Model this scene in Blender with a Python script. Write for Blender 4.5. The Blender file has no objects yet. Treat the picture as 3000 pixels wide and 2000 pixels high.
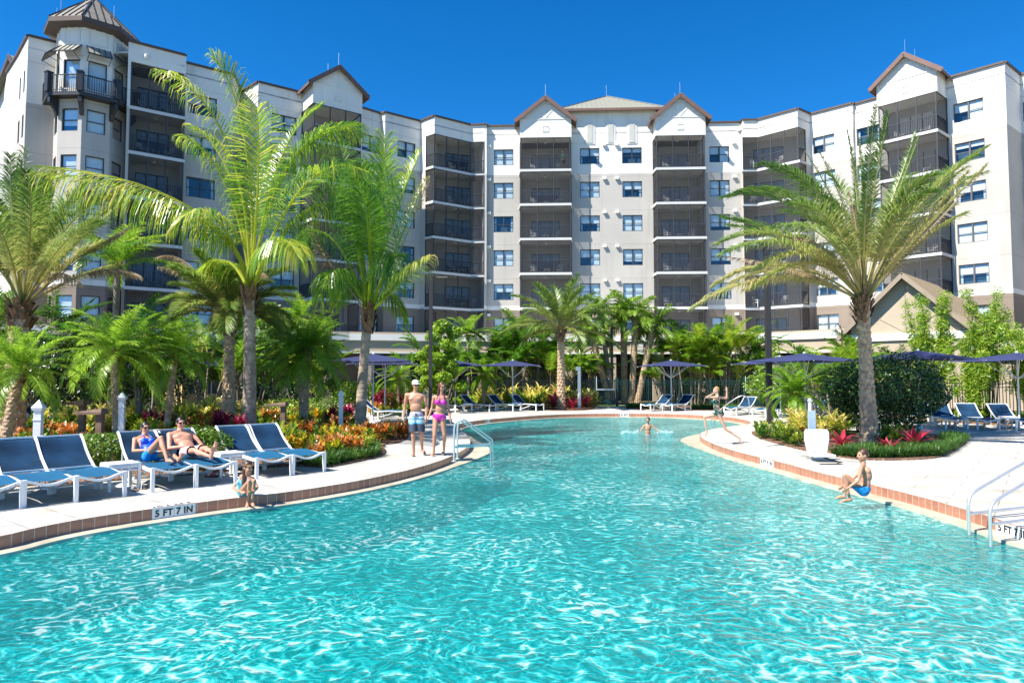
import bpy, bmesh, math, random
from math import radians as R, sin, cos, pi, tan, atan2, sqrt
from mathutils import Vector, Matrix, noise
from mathutils.geometry import tessellate_polygon

S = bpy.context.scene
C = S.collection
# ---------------------------------------------------------------- camera
CAMH, FPX = 1.87, 2000.0
PITCH = math.atan(103 / FPX)
cam_d = bpy.data.cameras.new('camera')
cam_d.lens = 24; cam_d.sensor_width = 36; cam_d.clip_end = 3000; cam_d.clip_start = 0.05
cam = bpy.data.objects.new('camera', cam_d); C.objects.link(cam)
cam.location = (0, 0, CAMH); cam.rotation_euler = (pi / 2 + PITCH, 0, 0)
S.camera = cam
# ---------------------------------------------------------------- sun and sky
SUN_AZ, SUN_EL = R(57), R(52)          # azimuth measured from straight behind the camera towards the left
sv = Vector((-cos(SUN_EL) * sin(SUN_AZ), -cos(SUN_EL) * cos(SUN_AZ), sin(SUN_EL)))
sl = bpy.data.lights.new('sun', 'SUN'); sl.energy = 4.9; sl.angle = R(0.5); sl.color = (1, .95, .87)
so = bpy.data.objects.new('sun', sl); C.objects.link(so)
so.rotation_euler = sv.to_track_quat('Z', 'Y').to_euler(); so.location = (-30, -10, 60)
W = bpy.data.worlds.new('World'); S.world = W; W.use_nodes = True
nt = W.node_tree; nt.nodes.clear()
sky = nt.nodes.new('ShaderNodeTexSky'); sky.sky_type = 'NISHITA'; sky.sun_disc = False
sky.sun_elevation = SUN_EL; sky.sun_rotation = math.atan2(sv.x, sv.y) % (2 * pi)
sky.air_density = .85; sky.dust_density = 0.0; sky.ozone_density = 6.0; sky.altitude = 2000
hs = nt.nodes.new('ShaderNodeHueSaturation'); hs.inputs['Saturation'].default_value = 1.28; hs.inputs['Hue'].default_value = .499
bg = nt.nodes.new('ShaderNodeBackground'); bg.inputs['Strength'].default_value = 0.12
wo = nt.nodes.new('ShaderNodeOutputWorld')
nt.links.new(sky.outputs[0], hs.inputs['Color']); nt.links.new(hs.outputs[0], bg.inputs[0]); nt.links.new(bg.outputs[0], wo.inputs[0])
S.view_settings.view_transform = 'Standard'; S.view_settings.look = 'None'
S.view_settings.exposure = 1.03; S.view_settings.gamma = 1
S.render.engine = 'CYCLES'
S.cycles.max_bounces = 8; S.cycles.transparent_max_bounces = 16
S.cycles.diffuse_bounces = 3; S.cycles.glossy_bounces = 3
S.cycles.caustics_reflective = False; S.cycles.caustics_refractive = False
S.cycles.use_denoising = True

# ---------------------------------------------------------------- pixel helpers (photo pixels 3000 x 2000)
cp_, sp_ = cos(PITCH), sin(PITCH)
def at(px, py, z=0.0):
    u = (px - 1500) / FPX; v = (1000 - py) / FPX
    dy = cp_ - v * sp_; dz = sp_ + v * cp_; t = (z - CAMH) / dz
    return Vector((u * t, dy * t, z))
def atY(px, py, Y):
    u = (px - 1500) / FPX; v = (1000 - py) / FPX
    dy = cp_ - v * sp_; dz = sp_ + v * cp_; t = Y / dy
    return Vector((u * t, Y, CAMH + dz * t))

# ---------------------------------------------------------------- object helpers
class MB:
    def __init__(s): s.v = []; s.f = []; s.m = []; s.a = []
    def add(s, vs, fs, mi=0, a=0.0):
        o = len(s.v); s.v.extend([tuple(p) for p in vs])
        for f in fs:
            s.f.append(tuple(i + o for i in f)); s.m.append(mi); s.a.append(a)
        return s
    def box(s, c, d, rz=0.0, mi=0, a=0.0, M=None):
        x, y, z = d[0] / 2, d[1] / 2, d[2] / 2
        vs = [Vector((i * x, j * y, k * z)) for k in (-1, 1) for j in (-1, 1) for i in (-1, 1)]
        m = M if M is not None else (Matrix.Translation(c) @ Matrix.Rotation(rz, 4, 'Z'))
        vs = [m @ p for p in vs]
        return s.add(vs, [(0, 2, 3, 1), (4, 5, 7, 6), (0, 1, 5, 4), (2, 6, 7, 3), (0, 4, 6, 2), (1, 3, 7, 5)], mi, a)
    def bar(s, p, q, w, h, mi=0, up=(0, 0, 1)):      # rectangular bar from p to q
        p, q = Vector(p), Vector(q); d = q - p; L = d.length
        if L < 1e-6: return s
        x = d / L; z = Vector(up); y = z.cross(x)
        if y.length < 1e-4: y = Vector((0, 1, 0)).cross(x)
        if y.length < 1e-4: y = Vector((1, 0, 0)).cross(x)
        y.normalize(); z = x.cross(y)
        m = Matrix((x, y, z)).transposed().to_4x4(); m.translation = (p + q) / 2
        return s.box(None, (L, w, h), M=m, mi=mi)
    def tube(s, pts, rad, n=8, mi=0, a=0.0, cap=True):
        pts = [Vector(p) for p in pts]
        if not hasattr(rad, '__len__'): rad = [rad] * len(pts)
        rings = []; prev = None
        for i, p in enumerate(pts):
            d = (pts[min(i + 1, len(pts) - 1)] - pts[max(i - 1, 0)])
            d = d.normalized() if d.length > 1e-9 else Vector((0, 0, 1))
            if prev is None:
                ax = Vector((1, 0, 0)) if abs(d.x) < .9 else Vector((0, 1, 0))
                prev = (ax - d * ax.dot(d)).normalized()
            else:
                prev = prev - d * prev.dot(d)
                prev = prev.normalized() if prev.length > 1e-6 else Vector((1, 0, 0))
            b = d.cross(prev)
            rings.append([p + (prev * cos(2 * pi * k / n) + b * sin(2 * pi * k / n)) * rad[i] for k in range(n)])
        vs = [q for r in rings for q in r]; fs = []
        for i in range(len(pts) - 1):
            for k in range(n):
                k2 = (k + 1) % n
                fs.append((i * n + k, i * n + k2, (i + 1) * n + k2, (i + 1) * n + k))
        if cap: fs.append(tuple(range(n - 1, -1, -1))); fs.append(tuple((len(pts) - 1) * n + k for k in range(n)))
        return s.add(vs, fs, mi, a)
    def prism(s, poly, z0, z1, mi=0, top=True, bottom=True, a=0.0):
        n = len(poly); vs = [(p[0], p[1], z0) for p in poly] + [(p[0], p[1], z1) for p in poly]
        fs = [(i, (i + 1) % n, n + (i + 1) % n, n + i) for i in range(n)]
        s.add(vs, fs, mi, a)
        tri = tessellate_polygon([[Vector((p[0], p[1], 0)) for p in poly]])
        if top: s.add([(p[0], p[1], z1) for p in poly], tri, mi, a)
        if bottom: s.add([(p[0], p[1], z0) for p in poly], tri, mi, a)
        return s
    def quad(s, a_, b, c, d, mi=0, a=0.0): return s.add([a_, b, c, d], [(0, 1, 2, 3)], mi, a)
    def lathe(s, prof, c=(0, 0, 0), n=12, mi=0, a=0.0):
        vs = []; fs = []
        for r, z in prof:
            for k in range(n): vs.append((c[0] + r * cos(2 * pi * k / n), c[1] + r * sin(2 * pi * k / n), c[2] + z))
        for i in range(len(prof) - 1):
            for k in range(n): fs.append((i * n + k, i * n + (k + 1) % n, (i + 1) * n + (k + 1) % n, (i + 1) * n + k))
        fs.append(tuple(range(n - 1, -1, -1))); fs.append(tuple((len(prof) - 1) * n + k for k in range(n)))
        return s.add(vs, fs, mi, a)
    def mesh(s, name, mats, smooth=False, fixn=False):
        me = bpy.data.meshes.new(name); me.from_pydata(s.v, [], s.f)
        if not isinstance(mats, (list, tuple)): mats = [mats]
        for m in mats: me.materials.append(m)
        if any(s.m): me.polygons.foreach_set('material_index', s.m)
        if any(s.a):
            at_ = me.attributes.new('var', 'FLOAT', 'FACE'); at_.data.foreach_set('value', s.a)
        if smooth: me.polygons.foreach_set('use_smooth', [True] * len(me.polygons))
        if fixn:
            b = bmesh.new(); b.from_mesh(me); bmesh.ops.recalc_face_normals(b, faces=b.faces); b.to_mesh(me); b.free()
        me.update(); return me
    def build(s, name, mats, parent=None, smooth=False, fixn=False, loc=None, rz=0):
        return link(name, s.mesh(name, mats, smooth, fixn), parent, loc, rz)

def link(name, me, parent=None, loc=None, rz=0):
    o = bpy.data.objects.new(name, me); C.objects.link(o)
    if loc is not None: o.location = loc
    o.rotation_euler.z = rz
    if parent is not None: o.parent = parent
    return o
def tag(o, label=None, cat=None, group=None, kind=None):
    if label: o['label'] = label
    if cat: o['category'] = cat
    if group: o['group'] = group
    if kind: o['kind'] = kind
    return o
def empty(name, loc=(0, 0, 0), rz=0.0, label=None, cat=None, group=None):
    o = bpy.data.objects.new(name, None); C.objects.link(o); o.location = loc; o.rotation_euler = (0, 0, rz)
    o.empty_display_size = .2
    return tag(o, label, cat, group)
KIDS = {}
def copy_tree(o, parent=None):
    c = o.copy(); C.objects.link(c)
    if parent is not None: c.parent = parent
    for ch in KIDS.get(o.name) or [k for k in C.objects if k.parent == o]: copy_tree(ch, c)
    return c
def place(proto, first, loc, rz=0, label=None, group=None, scale=None):
    o = proto if first else copy_tree(proto)
    o.location = loc; o.rotation_euler = (0, 0, rz)
    if label: o['label'] = label
    if group: o['group'] = group
    if scale: o.scale = (scale,) * 3 if not hasattr(scale, '__len__') else scale
    return o

# ---------------------------------------------------------------- material helpers
def newmat(name):
    m = bpy.data.materials.new(name); m.use_nodes = True
    nt = m.node_tree; b = nt.nodes['Principled BSDF']
    return m, nt, b
def N(nt, t, **kw):
    n = nt.nodes.new(t)
    for k, v in kw.items():
        if k in n.inputs: n.inputs[k].default_value = v
        else: setattr(n, k, v)
    return n
def L(nt, a, b): nt.links.new(a, b)
def c4(c): return (c[0], c[1], c[2], 1)
def mat(name, col, rough=.6, var=.12, scale=3.0, bump=0.0, bscale=40.0, metal=0.0, spec=.5, coord='Object', detail=4):
    m, nt, b = newmat(name)
    b.inputs['Roughness'].default_value = rough; b.inputs['Metallic'].default_value = metal
    b.inputs['Specular IOR Level'].default_value = spec
    tc = N(nt, 'ShaderNodeTexCoord')
    if var > 0:
        no = N(nt, 'ShaderNodeTexNoise', Scale=scale, Detail=detail)
        L(nt, tc.outputs[coord], no.inputs['Vector'])
        mr = N(nt, 'ShaderNodeMapRange'); mr.inputs['From Min'].default_value = .3; mr.inputs['From Max'].default_value = .7
        mr.inputs['To Min'].default_value = 1 - var; mr.inputs['To Max'].default_value = 1 + var
        L(nt, no.outputs['Fac'], mr.inputs['Value'])
        mx = N(nt, 'ShaderNodeVectorMath', operation='SCALE'); mx.inputs[0].default_value = col[:3]
        L(nt, mr.outputs[0], mx.inputs['Scale']); L(nt, mx.outputs[0], b.inputs['Base Color'])
    else: b.inputs['Base Color'].default_value = c4(col)
    if bump > 0:
        n2 = N(nt, 'ShaderNodeTexNoise', Scale=bscale, Detail=3)
        L(nt, tc.outputs[coord], n2.inputs['Vector'])
        bp = N(nt, 'ShaderNodeBump', Strength=bump, Distance=.02)
        L(nt, n2.outputs['Fac'], bp.inputs['Height']); L(nt, bp.outputs[0], b.inputs['Normal'])
    return m
def ramp(nt, stops):
    r = N(nt, 'ShaderNodeValToRGB'); e = r.color_ramp.elements
    e[0].position, e[0].color = stops[0][0], c4(stops[0][1]); e[1].position, e[1].color = stops[-1][0], c4(stops[-1][1])
    for p, c in stops[1:-1]:
        x = e.new(p); x.color = c4(c)
    return r
def leafmat(name, stops, rough=.42, trans=.45, tgain=1.6, noise_s=0.0):
    """foliage: colour from the per-leaf 'var' value, thin-leaf translucency"""
    m, nt, b = newmat(name); out = nt.nodes['Material Output']
    at_ = N(nt, 'ShaderNodeAttribute', attribute_name='var')
    r = ramp(nt, stops)
    oi = N(nt, 'ShaderNodeObjectInfo')
    ad = N(nt, 'ShaderNodeMath', operation='MULTIPLY_ADD'); ad.inputs[1].default_value = .14; 
    L(nt, oi.outputs['Random'], ad.inputs[0]); L(nt, at_.outputs['Fac'], ad.inputs[2])
    sb = N(nt, 'ShaderNodeMath', operation='SUBTRACT'); sb.inputs[1].default_value = .07
    L(nt, ad.outputs[0], sb.inputs[0]); L(nt, sb.outputs[0], r.inputs[0])
    L(nt, r.outputs[0], b.inputs['Base Color']); b.inputs['Roughness'].default_value = rough
    b.inputs['Specular IOR Level'].default_value = .5
    tr = N(nt, 'ShaderNodeBsdfTranslucent')
    g = N(nt, 'ShaderNodeVectorMath', operation='SCALE'); g.inputs['Scale'].default_value = tgain
    L(nt, r.outputs[0], g.inputs[0]); L(nt, g.outputs[0], tr.inputs['Color'])
    mx = N(nt, 'ShaderNodeMixShader'); mx.inputs[0].default_value = trans
    L(nt, b.outputs[0], mx.inputs[1]); L(nt, tr.outputs[0], mx.inputs[2]); L(nt, mx.outputs[0], out.inputs['Surface'])
    return m

# ---------------------------------------------------------------- common materials
M = {}
M['white_metal'] = mat('white_powder_coat', (.78, .78, .76), .35, .03, 6)
M['dark_metal'] = mat('dark_bronze_metal', (.035, .032, .032), .45, .1, 4)
M['screen_metal'] = mat('screen_frame_metal', (.045, .045, .05), .5, .1, 4)
M['green_metal'] = mat('green_fence_metal', (.01, .045, .04), .4, .1, 5)
M['black_metal'] = mat('black_fence_metal', (.012, .012, .013), .4, .1, 5)
M['steel'] = mat('polished_steel', (.72, .70, .66), .38, .05, 8, metal=.75)
M['navy'] = mat('navy_canvas', (.022, .03, .10), .85, .12, 1.5, .15, 120)
M['sling'] = mat('blue_sling_mesh', (.003, .095, .20), .6, .06, 14, .2, 300)
M['sling_back'] = mat('navy_sling_mesh', (.009, .036, .078), .8, .45, 2.5, .2, 300, spec=.15)
M['trunk_grey'] = mat('palm_bark_grey', (.24, .19, .15), .9, .35, 6, .8, 14)
M['white_trim'] = mat('white_trim', (.80, .78, .73), .6, .04, 2)
# ================================================================ POOL, DECK, GROUND
def chaikin(pts, it=2, closed=False):
    for _ in range(it):
        o = []; n = len(pts)
        rng = range(n if closed else n - 1)
        if not closed: o.append(pts[0])
        for i in rng:
            a, b = pts[i], pts[(i + 1) % n]
            o.append(a * .75 + b * .25); o.append(a * .25 + b * .75)
        if not closed: o.append(pts[-1])
        pts = o
    return pts
edge_px = [(-420, 1640), (0, 1572), (100, 1546), (240, 1519), (420, 1493), (560, 1474), (714, 1455), (829, 1443), (1000, 1417), (1120, 1394),
           (1230, 1368), (1310, 1342), (1358, 1318), (1378, 1300), (1376, 1284), (1362, 1268), (1345, 1257), (1330, 1249), (1335, 1244), (1366, 1236),
           (1415, 1229), (1500, 1222), (1600, 1215), (1700, 1212), (1810, 1211), (1950, 1212), (2050, 1216), (2140, 1222), (2185, 1230), (2203, 1238),
           (2190, 1243), (2130, 1249), (2075, 1258), (2050, 1268), (2052, 1280), (2075, 1294), (2130, 1315), (2220, 1338), (2300, 1357), (2400, 1384),
           (2480, 1403), (2600, 1430), (2760, 1472), (2929, 1521), (3000, 1549)]
edge = [at(x, y, 0) for x, y in edge_px]
edge = [Vector((p.x, p.y, 0)) for p in edge]
edge += [Vector((6.75, 6.9, 0)), Vector((7.6, 4.5, 0)), Vector((8.2, 1, 0)), Vector((7.5, -4, 0)), Vector((3, -8, 0)), Vector((-4, -8, 0)), Vector((-9, -4, 0)), Vector((-10, 2, 0)), Vector((-9, 5.2, 0))]
edge = chaikin(edge, 2, True)
def offset(poly, d):                     # inwards for a positive d (polygon is clockwise seen from above)
    n = len(poly); out = []
    for i in range(n):
        a, b, c = poly[i - 1], poly[i], poly[(i + 1) % n]
        t = (c - a).normalized(); nn = Vector((t.y, -t.x, 0))
        out.append(b + nn * d)
    return out
def poly_area(p): return sum(p[i - 1].x * p[i].y - p[i].x * p[i - 1].y for i in range(len(p))) / 2
if poly_area(edge) > 0: edge.reverse()
ZL, ZW, ZF = -.15, -.185, -1.1          # gutter ledge, water, pool floor
def inset(poly, d0):
    """ledge inner line: wider round the step peninsula"""
    n = len(poly); out = []
    for i in range(n):
        a, b, c = poly[i - 1], poly[i], poly[(i + 1) % n]
        t = (c - a).normalized(); nn = Vector((t.y, -t.x, 0)); d = d0
        e = (b - at(1375, 1305)).length; d += .38 * max(0, 1 - e / 3.2)
        e = (b - at(2052, 1275)).length; d += .35 * max(0, 1 - e / 3.0)
        out.append(b + nn * d)
    return out
ledge = inset(edge, .27)

def sheet(name, outer, hole, z, m, **kw):
    loops = [[Vector((p[0], p[1], 0)) for p in outer]]
    if hole: loops.append([Vector((p[0], p[1], 0)) for p in hole])
    tri = tessellate_polygon(loops); vs = [(p.x, p.y, z) for lp in loops for p in lp]
    mb = MB(); mb.add(vs, tri); o = mb.build(name, m); me = o.data
    b = bmesh.new(); b.from_mesh(me)
    for f in b.faces:
        f.normal_update()
        if f.normal.z < 0: f.normal_flip()
    b.to_mesh(me); b.free(); return o

# deck: white pavers laid diagonally, thin joints
m, nt, b = newmat('white_pool_deck'); b.inputs['Roughness'].default_value = .75
tc = N(nt, 'ShaderNodeTexCoord'); mp = N(nt, 'ShaderNodeMapping'); mp.inputs['Rotation'].default_value = (0, 0, R(38))
L(nt, tc.outputs['Object'], mp.inputs[0])
br = N(nt, 'ShaderNodeTexBrick', Scale=1.0); br.inputs['Color1'].default_value = (.54, .515, .46, 1); br.inputs['Color2'].default_value = (.48, .455, .405, 1)
br.inputs['Mortar'].default_value = (.30, .275, .24, 1); br.inputs['Mortar Size'].default_value = .009; br.inputs['Brick Width'].default_value = 1.22; br.inputs['Row Height'].default_value = .61
L(nt, mp.outputs[0], br.inputs['Vector'])
no = N(nt, 'ShaderNodeTexNoise', Scale=1.1, Detail=6); L(nt, tc.outputs['Object'], no.inputs['Vector'])
mr = N(nt, 'ShaderNodeMapRange'); mr.inputs['To Min'].default_value = .74; mr.inputs['To Max'].default_value = 1.12; mr.inputs['From Min'].default_value = .3; mr.inputs['From Max'].default_value = .65
L(nt, no.outputs['Fac'], mr.inputs['Value'])
sc = N(nt, 'ShaderNodeVectorMath', operation='SCALE'); L(nt, br.outputs['Color'], sc.inputs[0]); L(nt, mr.outputs[0], sc.inputs['Scale'])
mw = N(nt, 'ShaderNodeMapping'); mw.inputs['Scale'].default_value = (.35, 1.3, 1); mw.inputs['Rotation'].default_value = (0, 0, R(-12)); L(nt, tc.outputs['Object'], mw.inputs[0])
nw = N(nt, 'ShaderNodeTexNoise', Scale=1.0, Detail=7, Roughness=.62); L(nt, mw.outputs[0], nw.inputs['Vector'])
rw_ = ramp(nt, [(.56, (1, 1, 1)), (.62, (.86, .83, .76)), (.72, (.74, .70, .60))]); L(nt, nw.outputs['Fac'], rw_.inputs[0])
mw2 = N(nt, 'ShaderNodeVectorMath', operation='MULTIPLY'); L(nt, sc.outputs[0], mw2.inputs[0]); L(nt, rw_.outputs[0], mw2.inputs[1]); L(nt, mw2.outputs[0], b.inputs['Base Color'])
n2 = N(nt, 'ShaderNodeTexNoise', Scale=60); L(nt, tc.outputs['Object'], n2.inputs['Vector']); bp = N(nt, 'ShaderNodeBump', Strength=.15, Distance=.01); L(nt, n2.outputs['Fac'], bp.inputs['Height']); L(nt, bp.outputs[0], b.inputs['Normal'])
M['deck'] = m
deck_outer = [(-34, -14), (-34, 30), (-16, 36), (-12, 41), (-6, 42.8), (2.5, 43.3), (10, 42.6), (15.5, 41), (19, 33), (24, 27), (36, 24), (36, -14)]
tag(sheet('pool_deck', deck_outer, edge, 0.0, M['deck']), kind='structure')
M['ground'] = mat('garden_soil', (.09, .075, .04), .95, .5, .6, .5, 8)
tag(sheet('ground', [(-700, -300), (-700, 900), (700, 900), (700, -300)], edge, -.02, M['ground']), kind='structure')
M['lawn'] = mat('lawn_green', (.06, .12, .02), .95, .35, 1.5, .6, 50)
tag(sheet('lawn', [(-40, 45.5), (-40, 52), (-20, 48), (-8, 47.6), (6, 47.6), (14, 45.5), (22, 40), (34, 33), (34, 29), (24, 32), (18, 38), (13, 43.6), (4, 44.2), (-7, 44.2), (-20, 42.4), (-30, 38)], None, -.012, M['lawn']), kind='structure')
M['path'] = mat('concrete_path', (.55, .50, .42), .9, .12, 1.2)
tag(sheet('path', [(-14, 45.9), (6, 45.9), (9.5, 44.4), (16, 41.5), (16.6, 42.6), (10, 45.6), (6.4, 47.2), (-14, 47.2)], None, -.006, M['path']), kind='structure')

# tiled edge: terracotta tiles with grout
m, nt, b = newmat('terracotta_tile'); b.inputs['Roughness'].default_value = .35
uv = N(nt, 'ShaderNodeUVMap'); uv.uv_map = 'uv'
br = N(nt, 'ShaderNodeTexBrick', Scale=1.0); br.offset = 0.0
br.inputs['Color1'].default_value = (.44, .20, .125, 1); br.inputs['Color2'].default_value = (.34, .145, .09, 1); br.inputs['Mortar'].default_value = (.55, .42, .32, 1)
br.inputs['Mortar Size'].default_value = .006; br.inputs['Brick Width'].default_value = .152; br.inputs['Row Height'].default_value = 1.0
L(nt, uv.outputs[0], br.inputs['Vector'])
no = N(nt, 'ShaderNodeTexNoise', Scale=9, Detail=5); L(nt, uv.outputs[0], no.inputs['Vector'])
mr = N(nt, 'ShaderNodeMapRange'); mr.inputs['To Min'].default_value = .7; mr.inputs['To Max'].default_value = 1.35
L(nt, no.outputs['Fac'], mr.inputs['Value'])
sc = N(nt, 'ShaderNodeVectorMath', operation='SCALE'); L(nt, br.outputs['Color'], sc.inputs[0]); L(nt, mr.outputs[0], sc.inputs['Scale']); L(nt, sc.outputs[0], b.inputs['Base Color'])
M['tile'] = m
n = len(edge)
me = bpy.data.meshes.new('tile_edge')
top = offset(edge, .012)
vs = [(p.x, p.y, 0.003) for p in edge] + [(p.x, p.y, .003) for p in top] + [(p.x, p.y, ZL - .02) for p in top]
fs = []; uvs = []
acc = 0
for i in range(n):
    j = (i + 1) % n; Ls = (edge[j] - edge[i]).length
    fs.append((i, j, n + j, n + i)); uvs += [(acc, .5), (acc + Ls, .5), (acc + Ls, .52), (acc, .52)]
    fs.append((n + i, n + j, 2 * n + j, 2 * n + i)); uvs += [(acc, .3), (acc + Ls, .3), (acc + Ls, .7), (acc, .7)]
    acc += Ls
me.from_pydata(vs, [], fs); ul = me.uv_layers.new(name='uv')
for k, u in enumerate(uvs): ul.data[k].uv = u
me.materials.append(M['tile']); tag(link('pool_edge_tiles', me), kind='structure')
M['ledge'] = mat('wet_ledge_plaster', (.50, .45, .34), .4, .22, 3, .2, 30)
mb = MB(); vs = [(p.x, p.y, ZL) for p in top] + [(p.x, p.y, ZL) for p in ledge] + [(p.x, p.y, ZL - .07) for p in offset(ledge, .006)]
fs = []
for i in range(n):
    j = (i + 1) % n; fs += [(i, j, n + j, n + i), (n + i, n + j, 2 * n + j, 2 * n + i)]
mb.add(vs, fs); tag(mb.build('pool_ledge', M['ledge']), kind='structure')
# basin
m, nt, b = newmat('pool_plaster'); b.inputs['Roughness'].default_value = .8
tc = N(nt, 'ShaderNodeTexCoord'); no = N(nt, 'ShaderNodeTexNoise', Scale=.7, Detail=5); L(nt, tc.outputs['Object'], no.inputs['Vector'])
r = ramp(nt, [(.3, (.70, .76, .75)), (.7, (.82, .86, .84))]); L(nt, no.outputs['Fac'], r.inputs[0]); L(nt, r.outputs[0], b.inputs['Base Color'])
M['plaster'] = m
wall = offset(ledge, .002)
mb = MB(); vs = [(p.x, p.y, ZL - .05) for p in wall] + [(p.x, p.y, ZF - .01) for p in wall]
mb.add(vs, [(i, (i + 1) % n, n + (i + 1) % n, n + i) for i in range(n)])
# floor: rises towards the far beach end
def zf(y): return ZF + max(0, min(1, (y - 14) / 24)) * .3
fl = [Vector((p.x, p.y, 0)) for p in offset(ledge, -.05)]
tri = tessellate_polygon([fl]); mb.add([(p.x, p.y, zf(p.y)) for p in fl], tri)
tag(mb.build('pool_basin', M['plaster'], fixn=True), kind='structure')
# water: clear tinted surface, rippled gloss, cell net painting bright caustic lines into its colour
m, nt, b = newmat('pool_water'); out = nt.nodes['Material Output']; nt.nodes.remove(b)
tc = N(nt, 'ShaderNodeTexCoord')
w1 = N(nt, 'ShaderNodeTexNoise', Scale=1.3, Detail=3); L(nt, tc.outputs['Object'], w1.inputs['Vector'])
wm = N(nt, 'ShaderNodeVectorMath', operation='SCALE'); wm.inputs['Scale'].default_value = .8; L(nt, w1.outputs['Color'], wm.inputs[0])
w2 = N(nt, 'ShaderNodeTexNoise', Scale=7, Detail=2); L(nt, tc.outputs['Object'], w2.inputs['Vector'])
wm2 = N(nt, 'ShaderNodeVectorMath', operation='SCALE'); wm2.inputs['Scale'].default_value = .12; L(nt, w2.outputs['Color'], wm2.inputs[0])
wa = N(nt, 'ShaderNodeVectorMath', operation='ADD'); L(nt, tc.outputs['Object'], wa.inputs[0]); L(nt, wm.outputs[0], wa.inputs[1])
wb = N(nt, 'ShaderNodeVectorMath', operation='ADD'); L(nt, wa.outputs[0], wb.inputs[0]); L(nt, wm2.outputs[0], wb.inputs[1])
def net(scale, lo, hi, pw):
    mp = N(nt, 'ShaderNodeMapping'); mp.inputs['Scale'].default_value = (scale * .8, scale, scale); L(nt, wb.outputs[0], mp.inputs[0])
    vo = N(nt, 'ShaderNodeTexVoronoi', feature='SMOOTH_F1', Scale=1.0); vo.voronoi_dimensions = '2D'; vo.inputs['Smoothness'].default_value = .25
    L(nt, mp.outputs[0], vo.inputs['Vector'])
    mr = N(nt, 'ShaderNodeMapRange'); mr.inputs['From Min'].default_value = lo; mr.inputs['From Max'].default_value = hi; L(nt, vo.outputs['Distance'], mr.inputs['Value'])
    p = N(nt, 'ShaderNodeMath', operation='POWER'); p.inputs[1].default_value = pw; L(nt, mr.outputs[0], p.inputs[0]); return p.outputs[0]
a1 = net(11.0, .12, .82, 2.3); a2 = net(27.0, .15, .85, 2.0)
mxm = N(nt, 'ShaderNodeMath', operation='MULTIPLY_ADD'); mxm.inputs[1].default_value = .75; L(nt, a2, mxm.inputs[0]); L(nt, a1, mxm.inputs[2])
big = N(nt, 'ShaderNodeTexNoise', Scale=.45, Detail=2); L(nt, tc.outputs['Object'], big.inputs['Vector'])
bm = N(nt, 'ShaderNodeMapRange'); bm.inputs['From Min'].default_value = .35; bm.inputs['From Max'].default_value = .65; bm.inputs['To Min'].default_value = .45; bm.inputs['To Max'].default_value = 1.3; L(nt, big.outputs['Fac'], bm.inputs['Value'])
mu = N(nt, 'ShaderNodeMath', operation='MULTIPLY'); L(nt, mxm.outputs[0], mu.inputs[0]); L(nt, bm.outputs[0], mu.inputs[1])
r = ramp(nt, [(0.0, (.01, .44, .46)), (.35, (.08, .72, .73)), (.85, (.46, .95, .91)), (1.0, (.8, 1.0, .98))]); L(nt, mu.outputs[0], r.inputs[0])  # pale end of the ramp: painted caustic glints in the tint
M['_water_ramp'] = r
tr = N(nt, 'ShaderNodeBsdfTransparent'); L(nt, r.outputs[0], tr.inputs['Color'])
df = N(nt, 'ShaderNodeBsdfDiffuse'); dr_ = ramp(nt, [(0.0, (.0, .24, .25)), (.35, (.015, .50, .50)), (.7, (.14, .74, .74)), (1.0, (.75, .97, .95))]); L(nt, mu.outputs[0], dr_.inputs[0]); L(nt, dr_.outputs[0], df.inputs['Color'])  # same painted light net repeated in the diffuse colour
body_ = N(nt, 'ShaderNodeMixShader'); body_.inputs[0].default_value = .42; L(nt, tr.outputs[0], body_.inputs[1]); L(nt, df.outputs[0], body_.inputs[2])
gl = N(nt, 'ShaderNodeBsdfGlossy', Roughness=.05)
bh = N(nt, 'ShaderNodeTexNoise', Scale=7.0, Detail=4, Roughness=.6); L(nt, wa.outputs[0], bh.inputs['Vector'])
ba = N(nt, 'ShaderNodeMath', operation='MULTIPLY_ADD'); ba.inputs[1].default_value = -.35; L(nt, a1, ba.inputs[0]); L(nt, bh.outputs['Fac'], ba.inputs[2])
bp = N(nt, 'ShaderNodeBump', Strength=.6, Distance=.06); L(nt, ba.outputs[0], bp.inputs['Height']); L(nt, bp.outputs[0], gl.inputs['Normal'])
fr = N(nt, 'ShaderNodeFresnel', IOR=1.33); L(nt, bp.outputs[0], fr.inputs['Normal'])
mx = N(nt, 'ShaderNodeMixShader'); L(nt, fr.outputs[0], mx.inputs[0]); L(nt, body_.outputs[0], mx.inputs[1]); L(nt, gl.outputs[0], mx.inputs[2]); L(nt, mx.outputs[0], out.inputs['Surface'])
M['water'] = m
tag(sheet('pool_water', ledge, None, ZW, m), kind='structure')

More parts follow.
